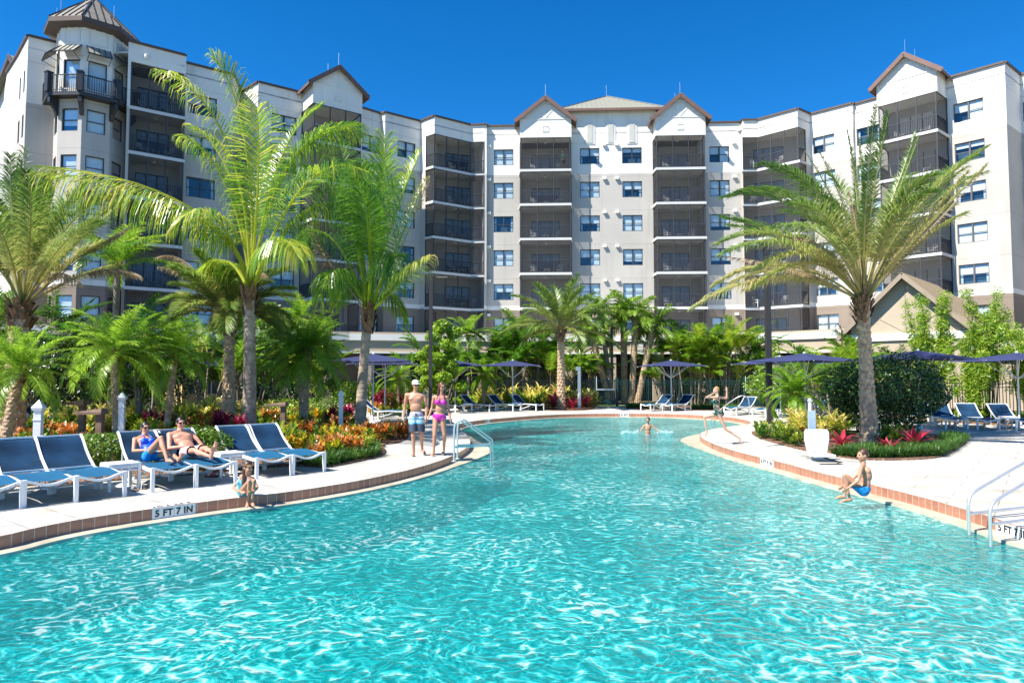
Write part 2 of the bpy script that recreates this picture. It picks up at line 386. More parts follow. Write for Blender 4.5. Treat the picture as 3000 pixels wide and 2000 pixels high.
# ---- depth markers set in the tile edge
def text_mesh(txt, size, m, bold=.012):
    cu = bpy.data.curves.new('txt', 'FONT'); cu.body = txt; cu.size = size; cu.align_x = 'CENTER'; cu.align_y = 'CENTER'; cu.offset = bold; cu.extrude = .0008
    cu.space_character = 1.08
    o = bpy.data.objects.new('txt', cu); C.objects.link(o); dg = bpy.context.evaluated_depsgraph_get(); dg.update()
    me = bpy.data.meshes.new_from_object(o.evaluated_get(dg)); me.materials.clear(); me.materials.append(m)
    bpy.data.objects.remove(o); return me
M['ink'] = mat('black_ink', (.02, .02, .02), .5, 0)
M['glaze'] = mat('white_glazed_tile', (.78, .79, .77), .25, .04, 4)
def marker(px, py, txt, width, label, deck=True, flip=False):
    p = at(px, py, 0); k = min(range(n), key=lambda i: (top[i] - p).length)
    a, b_ = top[k - 2], top[(k + 2) % n]; t = (b_ - a).normalized()
    if t.x < 0: t = -t
    nn = Vector((t.y, -t.x, 0))
    inward = (ledge[k] - top[k]).normalized()
    if nn.dot(inward) < 0: nn = -nn
    c = (top[k] + nn * .004)
    o = empty('depth_marker', c, atan2(t.y, t.x), label, 'depth marker')
    s = -1 if nn.dot(Vector((t.y, -t.x, 0))) > 0 else 1
    nt_ = max(2, round(width / .152)); mb = MB()
    for i in range(nt_):
        x = (i + .5 - nt_ / 2) * .152; mb.box((x, s * .004, -.076), (.147, .008, .147))
        if deck: mb.box((x, -s * .09, .005), (.147, .147, .006))
    mb.build('tile', M['glaze'], o)
    me = text_mesh(txt, .15, M['ink'], .006)
    w = max(v.co.x for v in me.vertices) - min(v.co.x for v in me.vertices)
    o1 = link('lettering', me, o, (0, s * .0095, -.078)); o1.scale = (min(1.25, width * .86 / w), .85, 1)
    o1.rotation_euler = (pi / 2, 0, 0) if s < 0 else (pi / 2, 0, pi)
    if deck:
        o2 = link('lettering', me, o, (0, -s * .09, .0095)); o2.scale = (min(1.25, width * .86 / w), .8, 1); o2.rotation_euler = (0, 0, 0 if s > 0 else pi)
    return o
marker(488, 1482, '5 FT 7 IN', .61, 'white depth tile reading 5 FT 7 IN left of the seated girl')
marker(1818, 1211, '3 FT', .5, 'white depth tile reading 3 FT on the far pool edge', deck=False)
marker(2255, 1346, '4 FT 9 IN', .62, 'white depth tile reading 4 FT 9 IN near the pool lift', deck=False)
marker(2975, 1540, '5 FT 7 IN', .6, 'white depth tile reading 5 FT 7 IN behind the handrails at the right edge', deck=False)
marker(1424, 1228, '3 FT 6 IN', .5, 'white depth tile reading 3 FT 6 IN behind the left handrail', deck=False)
# ================================================================ HOTEL
FZ = [4.75 + 2.96 * k for k in range(7)]           # slab levels; FZ[6] = soffit under the parapet zone
ZT = 23.75
def wallmat(name, lower=(.27, .215, .165), mid=(.50, .465, .41), upper=(.80, .765, .69)):
    m, nt, b = newmat(name); b.inputs['Roughness'].default_value = .85; b.inputs['Specular IOR Level'].default_value = .40
    ge = N(nt, 'ShaderNodeNewGeometry'); sx = N(nt, 'ShaderNodeSeparateXYZ'); L(nt, ge.outputs['Position'], sx.inputs[0])
    r = ramp(nt, [(0, lower), (7.56 / 30, upper), (7.88 / 30, mid), (19.38 / 30, upper), (1, upper)]); r.color_ramp.interpolation = 'CONSTANT'
    dv = N(nt, 'ShaderNodeMath', operation='DIVIDE'); dv.inputs[1].default_value = 30; L(nt, sx.outputs['Z'], dv.inputs[0]); L(nt, dv.outputs[0], r.inputs[0])
    no = N(nt, 'ShaderNodeTexNoise', Scale=.35, Detail=6); L(nt, ge.outputs['Position'], no.inputs['Vector'])
    mr = N(nt, 'ShaderNodeMapRange'); mr.inputs['To Min'].default_value = .93; mr.inputs['To Max'].default_value = 1.06; mr.inputs['From Min'].default_value = .3; mr.inputs['From Max'].default_value = .7; L(nt, no.outputs['Fac'], mr.inputs['Value'])
    # control joints: a thin groove at each floor
    fz = N(nt, 'ShaderNodeMath', operation='SUBTRACT'); fz.inputs[1].default_value = FZ[0] - .35; L(nt, sx.outputs['Z'], fz.inputs[0])
    md = N(nt, 'ShaderNodeMath', operation='PINGPONG'); md.inputs[1].default_value = 1.48; L(nt, fz.outputs[0], md.inputs[0])
    lt = N(nt, 'ShaderNodeMath', operation='GREATER_THAN'); lt.inputs[1].default_value = .018; L(nt, md.outputs[0], lt.inputs[0])
    g = N(nt, 'ShaderNodeMapRange'); g.inputs['To Min'].default_value = .74; g.inputs['To Max'].default_value = 1; L(nt, lt.outputs[0], g.inputs['Value'])
    ms = N(nt, 'ShaderNodeMapping'); ms.inputs['Scale'].default_value = (2.2, 2.2, .12); L(nt, ge.outputs['Position'], ms.inputs[0]); ns = N(nt, 'ShaderNodeTexNoise', Scale=1.0, Detail=5); L(nt, ms.outputs[0], ns.inputs['Vector'])
    rs = N(nt, 'ShaderNodeMapRange'); rs.inputs['From Min'].default_value = .55; rs.inputs['From Max'].default_value = .75; rs.inputs['To Min'].default_value = 1; rs.inputs['To Max'].default_value = .88; L(nt, ns.outputs['Fac'], rs.inputs['Value'])
    ml0 = N(nt, 'ShaderNodeMath', operation='MULTIPLY'); L(nt, mr.outputs[0], ml0.inputs[0]); L(nt, rs.outputs[0], ml0.inputs[1])
    ml = N(nt, 'ShaderNodeMath', operation='MULTIPLY'); L(nt, ml0.outputs[0], ml.inputs[0]); L(nt, g.outputs[0], ml.inputs[1])
    sc = N(nt, 'ShaderNodeVectorMath', operation='SCALE'); L(nt, r.outputs[0], sc.inputs[0]); L(nt, ml.outputs[0], sc.inputs['Scale']); L(nt, sc.outputs[0], b.inputs['Base Color'])
    n2 = N(nt, 'ShaderNodeTexNoise', Scale=9, Detail=4); L(nt, ge.outputs['Position'], n2.inputs['Vector']); bp = N(nt, 'ShaderNodeBump', Strength=.25, Distance=.03); L(nt, n2.outputs['Fac'], bp.inputs['Height']); L(nt, bp.outputs[0], b.inputs['Normal'])
    return m
M['stucco'] = wallmat('banded_stucco')
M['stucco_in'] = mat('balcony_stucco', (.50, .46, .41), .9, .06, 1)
M['cream'] = mat('cream_stucco', (.76, .735, .67), .85, .05, .5, .2, 9)
M['beige'] = mat('beige_stucco', (.44, .36, .26), .85, .06, .5, .2, 9)
M['taupe'] = mat('taupe_stucco', (.27, .215, .165), .85, .06, .5, .2, 9)
M['slabw'] = mat('white_slab_edge', (.60, .59, .56), .7, .05, 1)
M['coping'] = mat('dark_parapet_cap', (.10, .065, .045), .5, .1, 2)
M['fascia'] = mat('brown_fascia', (.17, .095, .07), .6, .1, 2)
M['frame'] = mat('window_frame_dark', (.05, .05, .05), .4, .05, 3)
M['frame_l'] = mat('window_frame_bronze', (.14, .125, .11), .4, .05, 3)
M['rail'] = mat('balcony_rail_dark', (.05, .05, .052), .45, .05, 3)
M['blind'] = mat('roller_blind', (.74, .77, .77), .8, .04, 2)
M['curtain'] = mat('sheer_curtain', (.5, .55, .6), .8, .3, 9)
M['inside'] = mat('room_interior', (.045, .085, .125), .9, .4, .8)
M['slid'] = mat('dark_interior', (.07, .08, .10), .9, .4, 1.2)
def glassmat(name, tint, ior=1.45, r=.03):
    m, nt, b = newmat(name); out = nt.nodes['Material Output']; nt.nodes.remove(b)
    t = N(nt, 'ShaderNodeBsdfTransparent'); t.inputs['Color'].default_value = c4(tint)
    g = N(nt, 'ShaderNodeBsdfGlossy', Roughness=r); g.inputs['Color'].default_value = (.9, .95, 1, 1)
    fr = N(nt, 'ShaderNodeFresnel', IOR=ior)
    md = N(nt, 'ShaderNodeMath', operation='MULTIPLY_ADD'); md.inputs[1].default_value = 1.1; md.inputs[2].default_value = .04; L(nt, fr.outputs[0], md.inputs[0])
    mx = N(nt, 'ShaderNodeMixShader'); L(nt, md.outputs[0], mx.inputs[0]); L(nt, t.outputs[0], mx.inputs[1]); L(nt, g.outputs[0], mx.inputs[2]); L(nt, mx.outputs[0], out.inputs['Surface'])
    return m
M['glass'] = glassmat('window_glass', (.86, .93, .95))
m, nt, b = newmat('insect_screen'); out = nt.nodes['Material Output']; b.inputs['Base Color'].default_value = (.03, .03, .033, 1); b.inputs['Roughness'].default_value = .8
t = N(nt, 'ShaderNodeBsdfTransparent'); mx = N(nt, 'ShaderNodeMixShader'); mx.inputs[0].default_value = .40
L(nt, t.outputs[0], mx.inputs[1]); L(nt, b.outputs[0], mx.inputs[2]); L(nt, mx.outputs[0], out.inputs['Surface']); M['screen'] = m
# standing-seam roof
m, nt, b = newmat('standing_seam_roof'); b.inputs['Base Color'].default_value = (.25, .245, .19, 1); b.inputs['Roughness'].default_value = .6; b.inputs['Metallic'].default_value = 0
M['roof'] = m

hotel = empty('hotel_building', (0, 0, 0), 0, 'large white and grey seven storey hotel with screened balconies and gables, wrapping round the pool', 'building')

class Face:
    """a vertical wall plane from A to B (A on the left seen from the pool)"""
    def __init__(s, A, B):
        s.A = Vector((A[0], A[1], 0)); s.B = Vector((B[0], B[1], 0)); s.len = (s.B - s.A).length
        s.u = (s.B - s.A) / s.len; s.n = Vector((s.u.y, -s.u.x, 0)); s.ang = atan2(s.u.y, s.u.x)
    def P(s, u, w, z): return s.A + s.u * u + s.n * w + Vector((0, 0, z))
    def upx(s, px):                                # where the sight line of an image column meets the wall
        k = (px - 1500) / FPX
        return (k * s.A.y - s.A.x) / (s.u.x - k * s.u.y)
    def M4(s, u, w, z):
        m = Matrix((s.u, s.n, Vector((0, 0, 1)))).transposed().to_4x4(); m.translation = s.P(u, w, z); return m
def wall_panel(mb, F, z0, z1, holes, depth=.22, u0=0.0, u1=None, mi=0):
    """wall with rectangular openings and their reveals. holes: (u0,u1,z0,z1)"""
    u1 = F.len if u1 is None else u1
    us = sorted(set([u0, u1] + [h[i] for h in holes for i in (0, 1)])); zs = sorted(set([z0, z1] + [h[i] for h in holes for i in (2, 3)]))
    for i in range(len(us) - 1):
        for j in range(len(zs) - 1):
            um, zm = (us[i] + us[i + 1]) / 2, (zs[j] + zs[j + 1]) / 2
            if any(h[0] < um < h[1] and h[2] < zm < h[3] for h in holes): continue
            mb.quad(F.P(us[i], 0, zs[j]), F.P(us[i + 1], 0, zs[j]), F.P(us[i + 1], 0, zs[j + 1]), F.P(us[i], 0, zs[j + 1]), mi)
    for a, b_, c, d in holes:
        for p, q in (((a, c), (a, d)), ((b_, d), (b_, c)), ((a, d), (b_, d)), ((b_, c), (a, c))):
            mb.quad(F.P(p[0], 0, p[1]), F.P(q[0], 0, q[1]), F.P(q[0], -depth, q[1]), F.P(p[0], -depth, p[1]), mi)
WN = [0]
def win_protos(w, h, panes, kind, fm):
    """frame with double-hung sashes; kind = how far the blinds are down"""
    o = bpy.data.objects.new('window', None)
    mb = MB(); t = .055
    for x in (-w / 2 + t / 2, w / 2 - t / 2): mb.box((x, 0, h / 2), (t, .07, h))
    for z in (t / 2, h - t / 2): mb.box((0, 0, z), (w - 2 * t, .07, t))
    for i in range(1, panes): mb.box((-w / 2 + w * i / panes, .004, h / 2), (.1, .075, h - 2 * t))
    mb.box((0, -.012, h * .49), (w - 2 * t, .045, .05))
    fr = mb.mesh('frame', fm)
    g = MB(); g.quad((-w / 2 + t, -.02, t), (w / 2 - t, -.02, t), (w / 2 - t, -.02, h - t), (-w / 2 + t, -.02, h - t)); gm = g.mesh('pane', M['glass'])
    bl = MB()
    for i in range(panes):
        x0 = -w / 2 + w * i / panes + .05; x1 = -w / 2 + w * (i + 1) / panes - .05
        hh = {'full': .98, 'half': .5, 'most': .74, 'none': .0, 'low': .28, 'mix': (.5, .98)[i % 2]}[kind] * h
        if hh > 0: bl.box(((x0 + x1) / 2, -.09, h - hh / 2), (x1 - x0, .012, hh), mi=0)
        if kind in ('none', 'half'): bl.box((x0 + .09 if i == 0 else x1 - .09, -.13, h * .45), (.16, .03, h * .9), mi=1)
    bm_ = bl.mesh('blind', [M['blind'], M['curtain']])
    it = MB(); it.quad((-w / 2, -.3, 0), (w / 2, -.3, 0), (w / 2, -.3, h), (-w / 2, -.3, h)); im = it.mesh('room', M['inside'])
    return fr, gm, bm_, im
WP = {}
rw = random.Random(5)
def window(F, u, z, w=1.7, h=1.4, panes=2, kind=None, fm='frame', trim=False):
    kind = kind or rw.choice(['full', 'half', 'half', 'most', 'none', 'full', 'half', 'most', 'mix', 'low'])
    key = (w, h, panes, kind, fm)
    if key not in WP: WP[key] = win_protos(w, h, panes, kind, M[fm])
    fr, g, b_, im = WP[key]
    o = link('window', fr, hotel, F.P(u, -.10, z), F.ang + pi)   # local y points outwards after the turn
    o.rotation_euler.z = F.ang; o.scale = (1, -1, 1)
    link('pane', g, o); link('blind', b_, o); link('room', im, o)
    return (u - w / 2, u + w / 2, z, z + h)
def rail_mesh(pts, h=1.07, sp=.115):
    mb = MB()
    for i in range(len(pts) - 1):
        p, q = Vector(pts[i]), Vector(pts[i + 1]); Ln = (q - p).length; d = (q - p) / Ln
        mb.bar(p + Vector((0, 0, h)), q + Vector((0, 0, h)), .06, .05); mb.bar(p + Vector((0, 0, .1)), q + Vector((0, 0, .1)), .04, .04)
        k = max(1, int(Ln / sp))
        for j in range(k + 1):
            a = p + d * (Ln * j / k); mb.box((a.x, a.y, a.z + h / 2), (.028, .028, h), atan2(d.y, d.x))
    return mb
chairs = []
def balcony(front, back, k, posts, top=None, room=.5, name='balcony', chair=True):
    """front: XY points of the slab edge (left to right); back: XY points of the recess back wall (left,right)"""
    z0 = FZ[k]; z1 = FZ[k + 1] if top is None else top
    fr = [Vector((p[0], p[1], 0)) for p in front]; bk = [Vector((p[0], p[1], 0)) for p in back]
    poly = fr + [bk[1], bk[0]]
    mb = MB(); cen = sum(poly, Vector()) / len(poly)
    ex = [p + (p - cen).normalized() * .12 if i < len(fr) else p for i, p in enumerate(poly)]
    mb.prism(ex, z0 - .21, z0); sl_ = mb.build(name, M['slabw'], hotel, fixn=True)
    # interior: back wall, sides, ceiling
    F = Face(bk[0], bk[1]); mb = MB()
    dw = min(2.5, F.len * .62); du = F.len * .5
    wall_panel(mb, F, z0, z1 - .21, [(du - dw / 2, du + dw / 2, z0, z0 + 2.1)], .1)
    for a, b_ in ((fr[0], bk[0]), (bk[1], fr[-1])):
        mb.quad(*(Vector((p.x, p.y, z)) for p, z in ((a, z0), (b_, z0), (b_, z1 - .21), (a, z1 - .21)))) if False else None
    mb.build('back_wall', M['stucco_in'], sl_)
    d = MB()
    d.box(None, (dw, .05, .07), M=F.M4(du, -.04, z0 + 2.07)); d.box(None, (dw, .05, .05), M=F.M4(du, -.04, z0 + .05))
    for x in (-.5, -.17, .17, .5): d.box(None, (.07, .06, 2.1), M=F.M4(du + x * dw * .97, -.035, z0 + 1.05))
    dr = d.build('sliding_door', M['rail'], sl_)
    g = MB(); g.quad(F.P(du - dw / 2, -.05, z0), F.P(du + dw / 2, -.05, z0), F.P(du + dw / 2, -.05, z0 + 2.1), F.P(du - dw / 2, -.05, z0 + 2.1)); 
    g.build('door_glass', M['glass'], sl_)
    g = MB(); hh = rw.choice([.6, 1.1, 2.0, 2.0]); g.box(None, (dw * .96, .01, hh), M=F.M4(du, -.14, z0 + 2.08 - hh / 2)); g.box(None, (dw, .01, 2.1), M=F.M4(du, -.45, z0 + 1.05), mi=1)
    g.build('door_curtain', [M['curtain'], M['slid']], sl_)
    # rail
    ins = [p + (cen - p).normalized() * .05 for p in fr]
    rail_mesh([(p.x, p.y, z0) for p in ins]).build('railing', M['rail'], sl_)
    # screen frame and mesh
    mb = MB(); sc_ = MB()
    for i in range(len(fr) - 1):
        a, b_ = fr[i], fr[i + 1]; nP = posts[i]; dd = (b_ - a)
        ang = atan2(dd.y, dd.x)
        for j in range(nP + 1):
            p = a + dd * j / nP; mb.box((p.x, p.y, (z0 + z1 - .21) / 2), (.07, .07, z1 - .21 - z0), ang)
        for z in (z0 + .03, z1 - .24): mb.bar((a.x, a.y, z), (b_.x, b_.y, z), .06, .05)
        sc_.quad((a.x, a.y, z0), (b_.x, b_.y, z0), (b_.x, b_.y, z1 - .21), (a.x, a.y, z1 - .21))
    mb.build('screen_frame', M['screen_metal'], sl_); sc_.build('insect_screen', M['screen'], sl_)
    # ceiling light
    mb = MB(); mb.lathe([(.13, 0), (.14, -.04), (.08, -.09)], (cen.x, cen.y, z1 - .21)); mb.build('ceiling_light', M['white_trim'], sl_)
    return cen, F, z0

hw = MB()                     # main walls of the hotel, one continuous shell
def capline(a, b_, z=ZT): 
    mb = MB(); mb.bar((a[0], a[1], z + .07), (b_[0], b_[1], z + .07), .26, .14); mb.build('parapet_cap', M['coping'], hotel)
def run(A, B, cols, z0=0.0, z1=ZT, rows=range(0, 6), w=1.7, h=1.4, zo=.78, fm='frame', panes=2, capped=True, kinds=None):
    """wall A-B with window columns given as image columns"""
    F = Face(A, B); hs = []
    for ci, px in enumerate(cols):
        u = F.upx(px) if not isinstance(px, tuple) else px[0] * F.len
        u = max(w / 2 + .1, min(F.len - w / 2 - .1, u))
        for k in rows: hs.append(window(F, u, FZ[k] + zo, w, h, panes, fm=fm))
    wall_panel(hw, F, z0, z1, hs)
    if capped: capline(A, B, z1)
    return F
# -- left wing, far block
pL0, pL1 = (-33.8, 45.65), (-31.2, 42.97)
run((-36.5, 48.3), pL0, [], capped=True)
run(pL0, pL1, [(.35,), (.75,)], w=.62, h=1.5, panes=1, rows=range(1, 6))
tL = (-29.75, 44.02); run(pL1, (-28.2, 45.2), [])
tR = (-26.6, 42.6)
# block corner with tower: wall B with balcony column
def lineP(p, t, a=36.0): return (p[0] + t * cos(R(a)), p[1] + t * sin(R(a)))
wB0 = (-25.15, 43.62); wB1 = (-22.38, 45.65)
FB = Face(lineP(wB0, .05, 36.2), wB1)
# header above the balconies, piers
ub0, ub1 = max(.18, FB.upx(352)), FB.upx(524)
wall_panel(hw, Face((-25.7, 45.0), FB.P(0, 0, 0)[:2]), 0, ZT, [])
wall_panel(hw, FB, 0, ZT, [(ub0, ub1, FZ[0], FZ[6])], .12)
capline(FB.P(.05, 0, 0), wB1)
for k in range(6):
    a, b_ = FB.P(ub0 + .04, -.02, 0), FB.P(ub1 - .04, -.02, 0)
    chairs.append((balcony([a, b_], [FB.P(ub0, -1.9, 0), FB.P(ub1, -1.9, 0)], k, [3]), k, 'beside the corner tower'))
for s_ in (ub0, ub1): hw.quad(FB.P(s_, -.1, FZ[0]), FB.P(s_, -1.95, FZ[0]), FB.P(s_, -1.95, FZ[6]), FB.P(s_, -.1, FZ[6]))
wC0 = (-23.06, 46.6); run(wB1, wC0, [])
wC1 = lineP(wC0, 3.45, 36.5); run(wC0, wC1, [576], rows=range(0, 6), w=1.9)
run(wC1, (-20.96, 51.7), [])
wD0, wD1 = (-18.93, 49.89), (-12.3, 54.75)
run((-20.96, 51.7), wD0, [])
FD = Face(wD0, wD1)
u1_, u2_ = FD.upx(880), FD.upx(1050)
run(wD0, FD.P(u1_, 0, 0)[:2], [821], w=1.9)
run(FD.P(u1_, 0, 0)[:2], FD.P(u2_, 0, 0)[:2], [], z0=0, capped=False)
wE0 = FD.P(u2_, 0, 0)[:2]; wE1 = (-11.0, 56.0); run(wE0, wE1, [1070], w=1.7)
wF0 = (-10.55, 55.75); run(wE1, wF0, []); wF1 = (-7.87, 57.78); run(wF0, wF1, [1186])
# -- folded corner balconies
def corner(pts, posts, back, label):
    for i in range(len(pts) - 1):
        F = Face(pts[i], pts[i + 1]); wall_panel(hw, F, FZ[6] - .21, ZT, []); capline(pts[i], pts[i + 1])
    poly = list(pts) + [back[1], back[0]]
    tri = tessellate_polygon([[Vector((p[0], p[1], 0)) for p in poly]]); hw.add([(p[0], p[1], FZ[6] - .21) for p in poly], tri)
    for i in range(len(pts) - 1):
        F = Face(pts[i], pts[i + 1]); wall_panel(hw, F, 0, FZ[0] - .21, [])
    for k in range(6): chairs.append((balcony([Vector((p[0], p[1], 0)) for p in pts], back, k, posts), k, label))
    for a, b_ in ((pts[0], back[0]), (back[1], pts[-1])): wall_panel(hw, Face(a, b_), 0, ZT, [])
cl = [wF1, (-6.54, 56.53), (-3.64, 58.55), (-2.45, 58.55)]
cl = [(-7.3, 57.2), (-6.54, 56.53), (-3.64, 58.6), (-2.45, 58.5)]
run(wF1, cl[0], [])
corner(cl, [1, 3, 1], [(-6.6, 59.2), (-3.0, 60.6)], 'of the folded left corner')
# pier and centre wall
cA = (-2.45, 58.5); cB = (-2.2, 58.92); cC = (19.45, 57.97)
run(cA, (-2.2, 58.5), []); run((-2.2, 58.5), cB, [])
FC = Face(cB, cC)
def bay_gable(F, pxl, pxr, d, label, apex_up=1.75, w=None, rake=.35, back=1.6, eave=0.0):
    """projecting balcony bay with a gabled top: front parallel to wall F"""
    fr_ = Face(F.P(0, d, 0)[:2], F.P(F.len, d, 0)[:2]); a = fr_.upx(pxl); b_ = fr_.upx(pxr)
    A0, B0, A1, B1 = F.P(a, 0, 0), F.P(b_, 0, 0), F.P(a, d, 0), F.P(b_, d, 0)
    G = Face(A1[:2], B1[:2]); zc = FZ[6] - .21
    # head wall with gable
    mid = G.P(G.len / 2, 0, ZT + .2 + apex_up)
    ze = ZT + .2
    hw.add([G.P(0, 0, zc), G.P(G.len, 0, zc), G.P(G.len, 0, ze), mid, G.P(0, 0, ze)], [(0, 1, 2, 3, 4)])
    for s_, e_ in ((A0, A1), (B1, B0)): wall_panel(hw, Face(s_[:2], e_[:2]), zc, ze, [])
    hw.quad(*(Vector((p.x, p.y, zc)) for p in (A0, A1, B1, B0)))
    for s_, e_ in ((A0, A1), (B1, B0)): wall_panel(hw, Face(s_[:2], e_[:2]), 0, FZ[0] - .21, [])
    wall_panel(hw, G, 0, FZ[0] - .21, [])
    for k in range(6):
        chairs.append((balcony([A0 + F.n * .02, A1 + F.u * .12, B1 - F.u * .12, B0 + F.n * .02], [F.P(a + .05, .012, 0), F.P(b_ - .05, .012, 0)] if back <= 0 else [F.P(a + .12, -back + .0, 0), F.P(b_ - .12, -back, 0)], k, [1, 3, 1]), k, label))
    # roof: two slopes running back over the block, with fascia boards
    ov = .42; run_ = G.len / 2 + ov; rise = apex_up * run_ / (G.len / 2); zr = ZT + .2 + apex_up + .1; bd = 5.5
    rf = MB(); fa = MB()
    cu = G.len / 2
    for sgn in (-1, 1):
        p0, p1 = G.P(cu, rake, zr), G.P(cu + sgn * run_, rake, zr - rise)
        q0, q1 = G.P(cu, -bd, zr), G.P(cu + sgn * run_, -bd, zr - rise)
        rf.quad(p0, p1, q1, q0); 
        dn = Vector((0, 0, -.1)); rf.quad(p0 + dn, q0 + dn, q1 + dn, p1 + dn, mi=1)
        for j in range(14):
            t = j / 13; rf.bar(p0.lerp(q0, t) + Vector((0, 0, .03)), p1.lerp(q1, t) + Vector((0, 0, .03)), .04, .06)
        fa.bar(p0 + Vector((0, 0, -.10)), p1 + Vector((0, 0, -.10)), .05, .30)
        fa.bar(p1 + Vector((0, 0, -.12)), q1 + Vector((0, 0, -.12)), .05, .2)
    r_ = rf.build('roof', [M['roof'], M['fascia']], hotel); fa.build('fascia', M['fascia'], r_)
    rod = MB(); rod.tube([G.P(cu, 0, zr), G.P(cu, 0, zr + 1.1)], .012, 5); rod.build('lightning_rod', M['steel'], r_); rod = MB(); rod.tube([G.P(cu, -2.2, zr), G.P(cu, -2.2, zr + 1.1)], .012, 5); rod.build('lightning_rod', M['steel'], r_)
    # square ornament and trim battens on the gable
    tm = MB()
    for (uu, zz, ww, hh2) in ((cu, ZT - .5, .55, .05), (cu, ZT - .95, .55, .05), (cu - .25, ZT - .72, .05, .4), (cu + .25, ZT - .72, .05, .4)): tm.box(None, (ww, .04, hh2), M=G.M4(uu, .02, zz))
    tm.box(None, (.3, .02, .26), M=G.M4(cu, .01, ZT - .72))
    tm.box(None, (G.len, .04, .05), M=G.M4(cu, .02, ZT + .12)); tm.box(None, (.035, .03, apex_up), M=G.M4(cu, .015, ZT + .2 + apex_up / 2))
    for sgn in (-1, 1): tm.bar(G.P(cu, .015, ZT + .2), G.P(cu + sgn * .8, .015, ZT + .2 + apex_up * .55), .03, .035)
    tm.build('gable_trim', M['cream'], hotel)
    # wall piece behind the bay: openings
    return a, b_
def holewall(F, segs, cols, z1=ZT, back=1.6, rows=range(0, 6), w=1.7, fm='frame'):
    hs = []
    for px in cols:
        u = F.upx(px)
        for k in rows: hs.append(window(F, u, FZ[k] + .78, w, 1.4, fm=fm))
    for a, b_ in segs: hs.append((a + .1, b_ - .1, FZ[0], FZ[6] - .21))
    wall_panel(hw, F, 0, z1, hs, .12)
    for a, b_ in segs:
        for s_ in (a + .1, b_ - .1): hw.quad(F.P(s_, -.1, FZ[0]), F.P(s_, -back - .05, FZ[0]), F.P(s_, -back - .05, FZ[6]), F.P(s_, -.1, FZ[6]))
# left wing bay
s1 = bay_gable(FD, 905, 1053, 2.3, 'of the left wing gable', apex_up=1.5, back=0)
b1 = bay_gable(FC, 1523, 1677, 1.25, 'of the left middle gable', apex_up=1.75)
b2 = bay_gable(FC, 1927, 2077, 1.25, 'of the right middle gable', apex_up=1.75)
holewall(FC, [b1, b2], [1475, 1731, 1857, 2117])
capline(cB, FC.P(b1[0], 0, 0)[:2]); capline(FC.P(b2[1], 0, 0)[:2], cC)
# raised centre between the gables: hip roof with deep eave and three louvred panels
ca, cb = b1[1], b2[0]
zH = 25.0
wall_panel(hw, FC, ZT, zH, [], u0=ca - .3, u1=cb + .3)
rf = MB(); fa = MB()
e0, e1 = FC.P(ca - 1.2, .55, zH), FC.P(cb + 1.2, .55, zH); mid = FC.P((ca + cb) / 2, -4.6, zH + 3.2); k0, k1 = FC.P(ca - 1.2, -9.5, zH), FC.P(cb + 1.2, -9.5, zH)
rf.add([e0, e1, k1, k0, mid], [(0, 1, 4), (1, 2, 4), (2, 3, 4), (3, 0, 4)]); rf.quad(e0, k0, k1, e1, mi=1)
for j in range(1, 22):
    t = j / 22; p = e0.lerp(e1, t); q = mid + (p - mid) * .0; hgt = 1 - abs(t - .5) * 2
    rf.bar(p + Vector((0, 0, .03)), p.lerp(FC.P(ca - 1.2 + (cb - ca + 2.4) * t, -4.6, zH + 3.2), hgt) + Vector((0, 0, .03)), .035, .05)
for t_ in ((e0, mid), (e1, mid)): rf.bar(t_[0] + Vector((0, 0, .05)), t_[1] + Vector((0, 0, .05)), .1, .06)
r_ = rf.build('roof', [M['roof'], M['fascia']], hotel)
fa.bar(e0 + Vector((0, 0, -.06)), e1 + Vector((0, 0, -.06)), .06, .22); fa.build('fascia', M['fascia'], r_)
rod = MB(); rod.tube([mid, mid + Vector((0, 0, 1.1))], .012, 5); rod.build('lightning_rod', M['steel'], r_)
for px in (1732, 1794, 1857):
    u = FC.upx(px); mb = MB()
    arch = [(-.42, 0), (.42, 0), (.42, 1.7), (.28, 1.92), (0, 2.02), (-.28, 1.92), (-.42, 1.7)]
    pts = [FC.P(u + x, .0, 22.05 + z) for x, z in arch]; pf = [FC.P(u + x, .05, 22.05 + z) for x, z in arch]
    mb.add(pf, [tuple(range(7))]); mb.add(pts + pf, [(i, (i + 1) % 7, 7 + (i + 1) % 7, 7 + i) for i in range(7)])
    for j in range(18): mb.box(None, (.5, .05, .045), M=FC.M4(u, .07, 22.2 + j * .095))
    mb.build('louvre_panel', M['cream'], hotel)
# small wall vents
for px in (1774, 1811, 1447 - 15, 2160):
    u = FC.upx(px)
    for k in range(0, 6): mb = MB(); mb.box(None, (.3, .22, .22), M=FC.M4(u, .11, FZ[k] + 2.45)); mb.build('wall_vent', M['white_trim'], hotel)
# -- right corner balconies and right wing
cr = [(19.75, 57.45), (21.0, 57.4), (23.42, 54.98), (24.3, 55.65)]
run(cC, (19.75, 57.97), []); run((19.75, 57.97), cr[0], [])
corner(cr, [1, 3, 1], [(20.2, 59.2), (24.2, 57.2)], 'of the folded right corner')
run(cr[-1], (24.97, 56.15), []); wG1 = (27.37, 53.86); run((24.97, 56.15), wG1, [2428], fm='frame_l')
wH0 = (27.62, 54.1); run(wG1, wH0, [])
wH1 = (34.44, 46.67); FH = Face(wH0, wH1)
s3 = bay_gable(FH, 2590, 2772, 2.1, 'of the right wing gable', apex_up=1.65, back=0)
hs = []
for px, w_ in ((2561, 1.75), (2862, 1.85)):
    u = FH.upx(px)
    if px == 2561: u = min(u, s3[0] - 1.0)
    for k in range(6): hs.append(window(FH, u, FZ[k] + .78, w_, 1.4, fm='frame_l'))
wall_panel(hw, FH, 0, ZT, hs); capline(wH0, FH.P(s3[0], 0, 0)[:2]); capline(FH.P(s3[1], 0, 0)[:2], wH1)
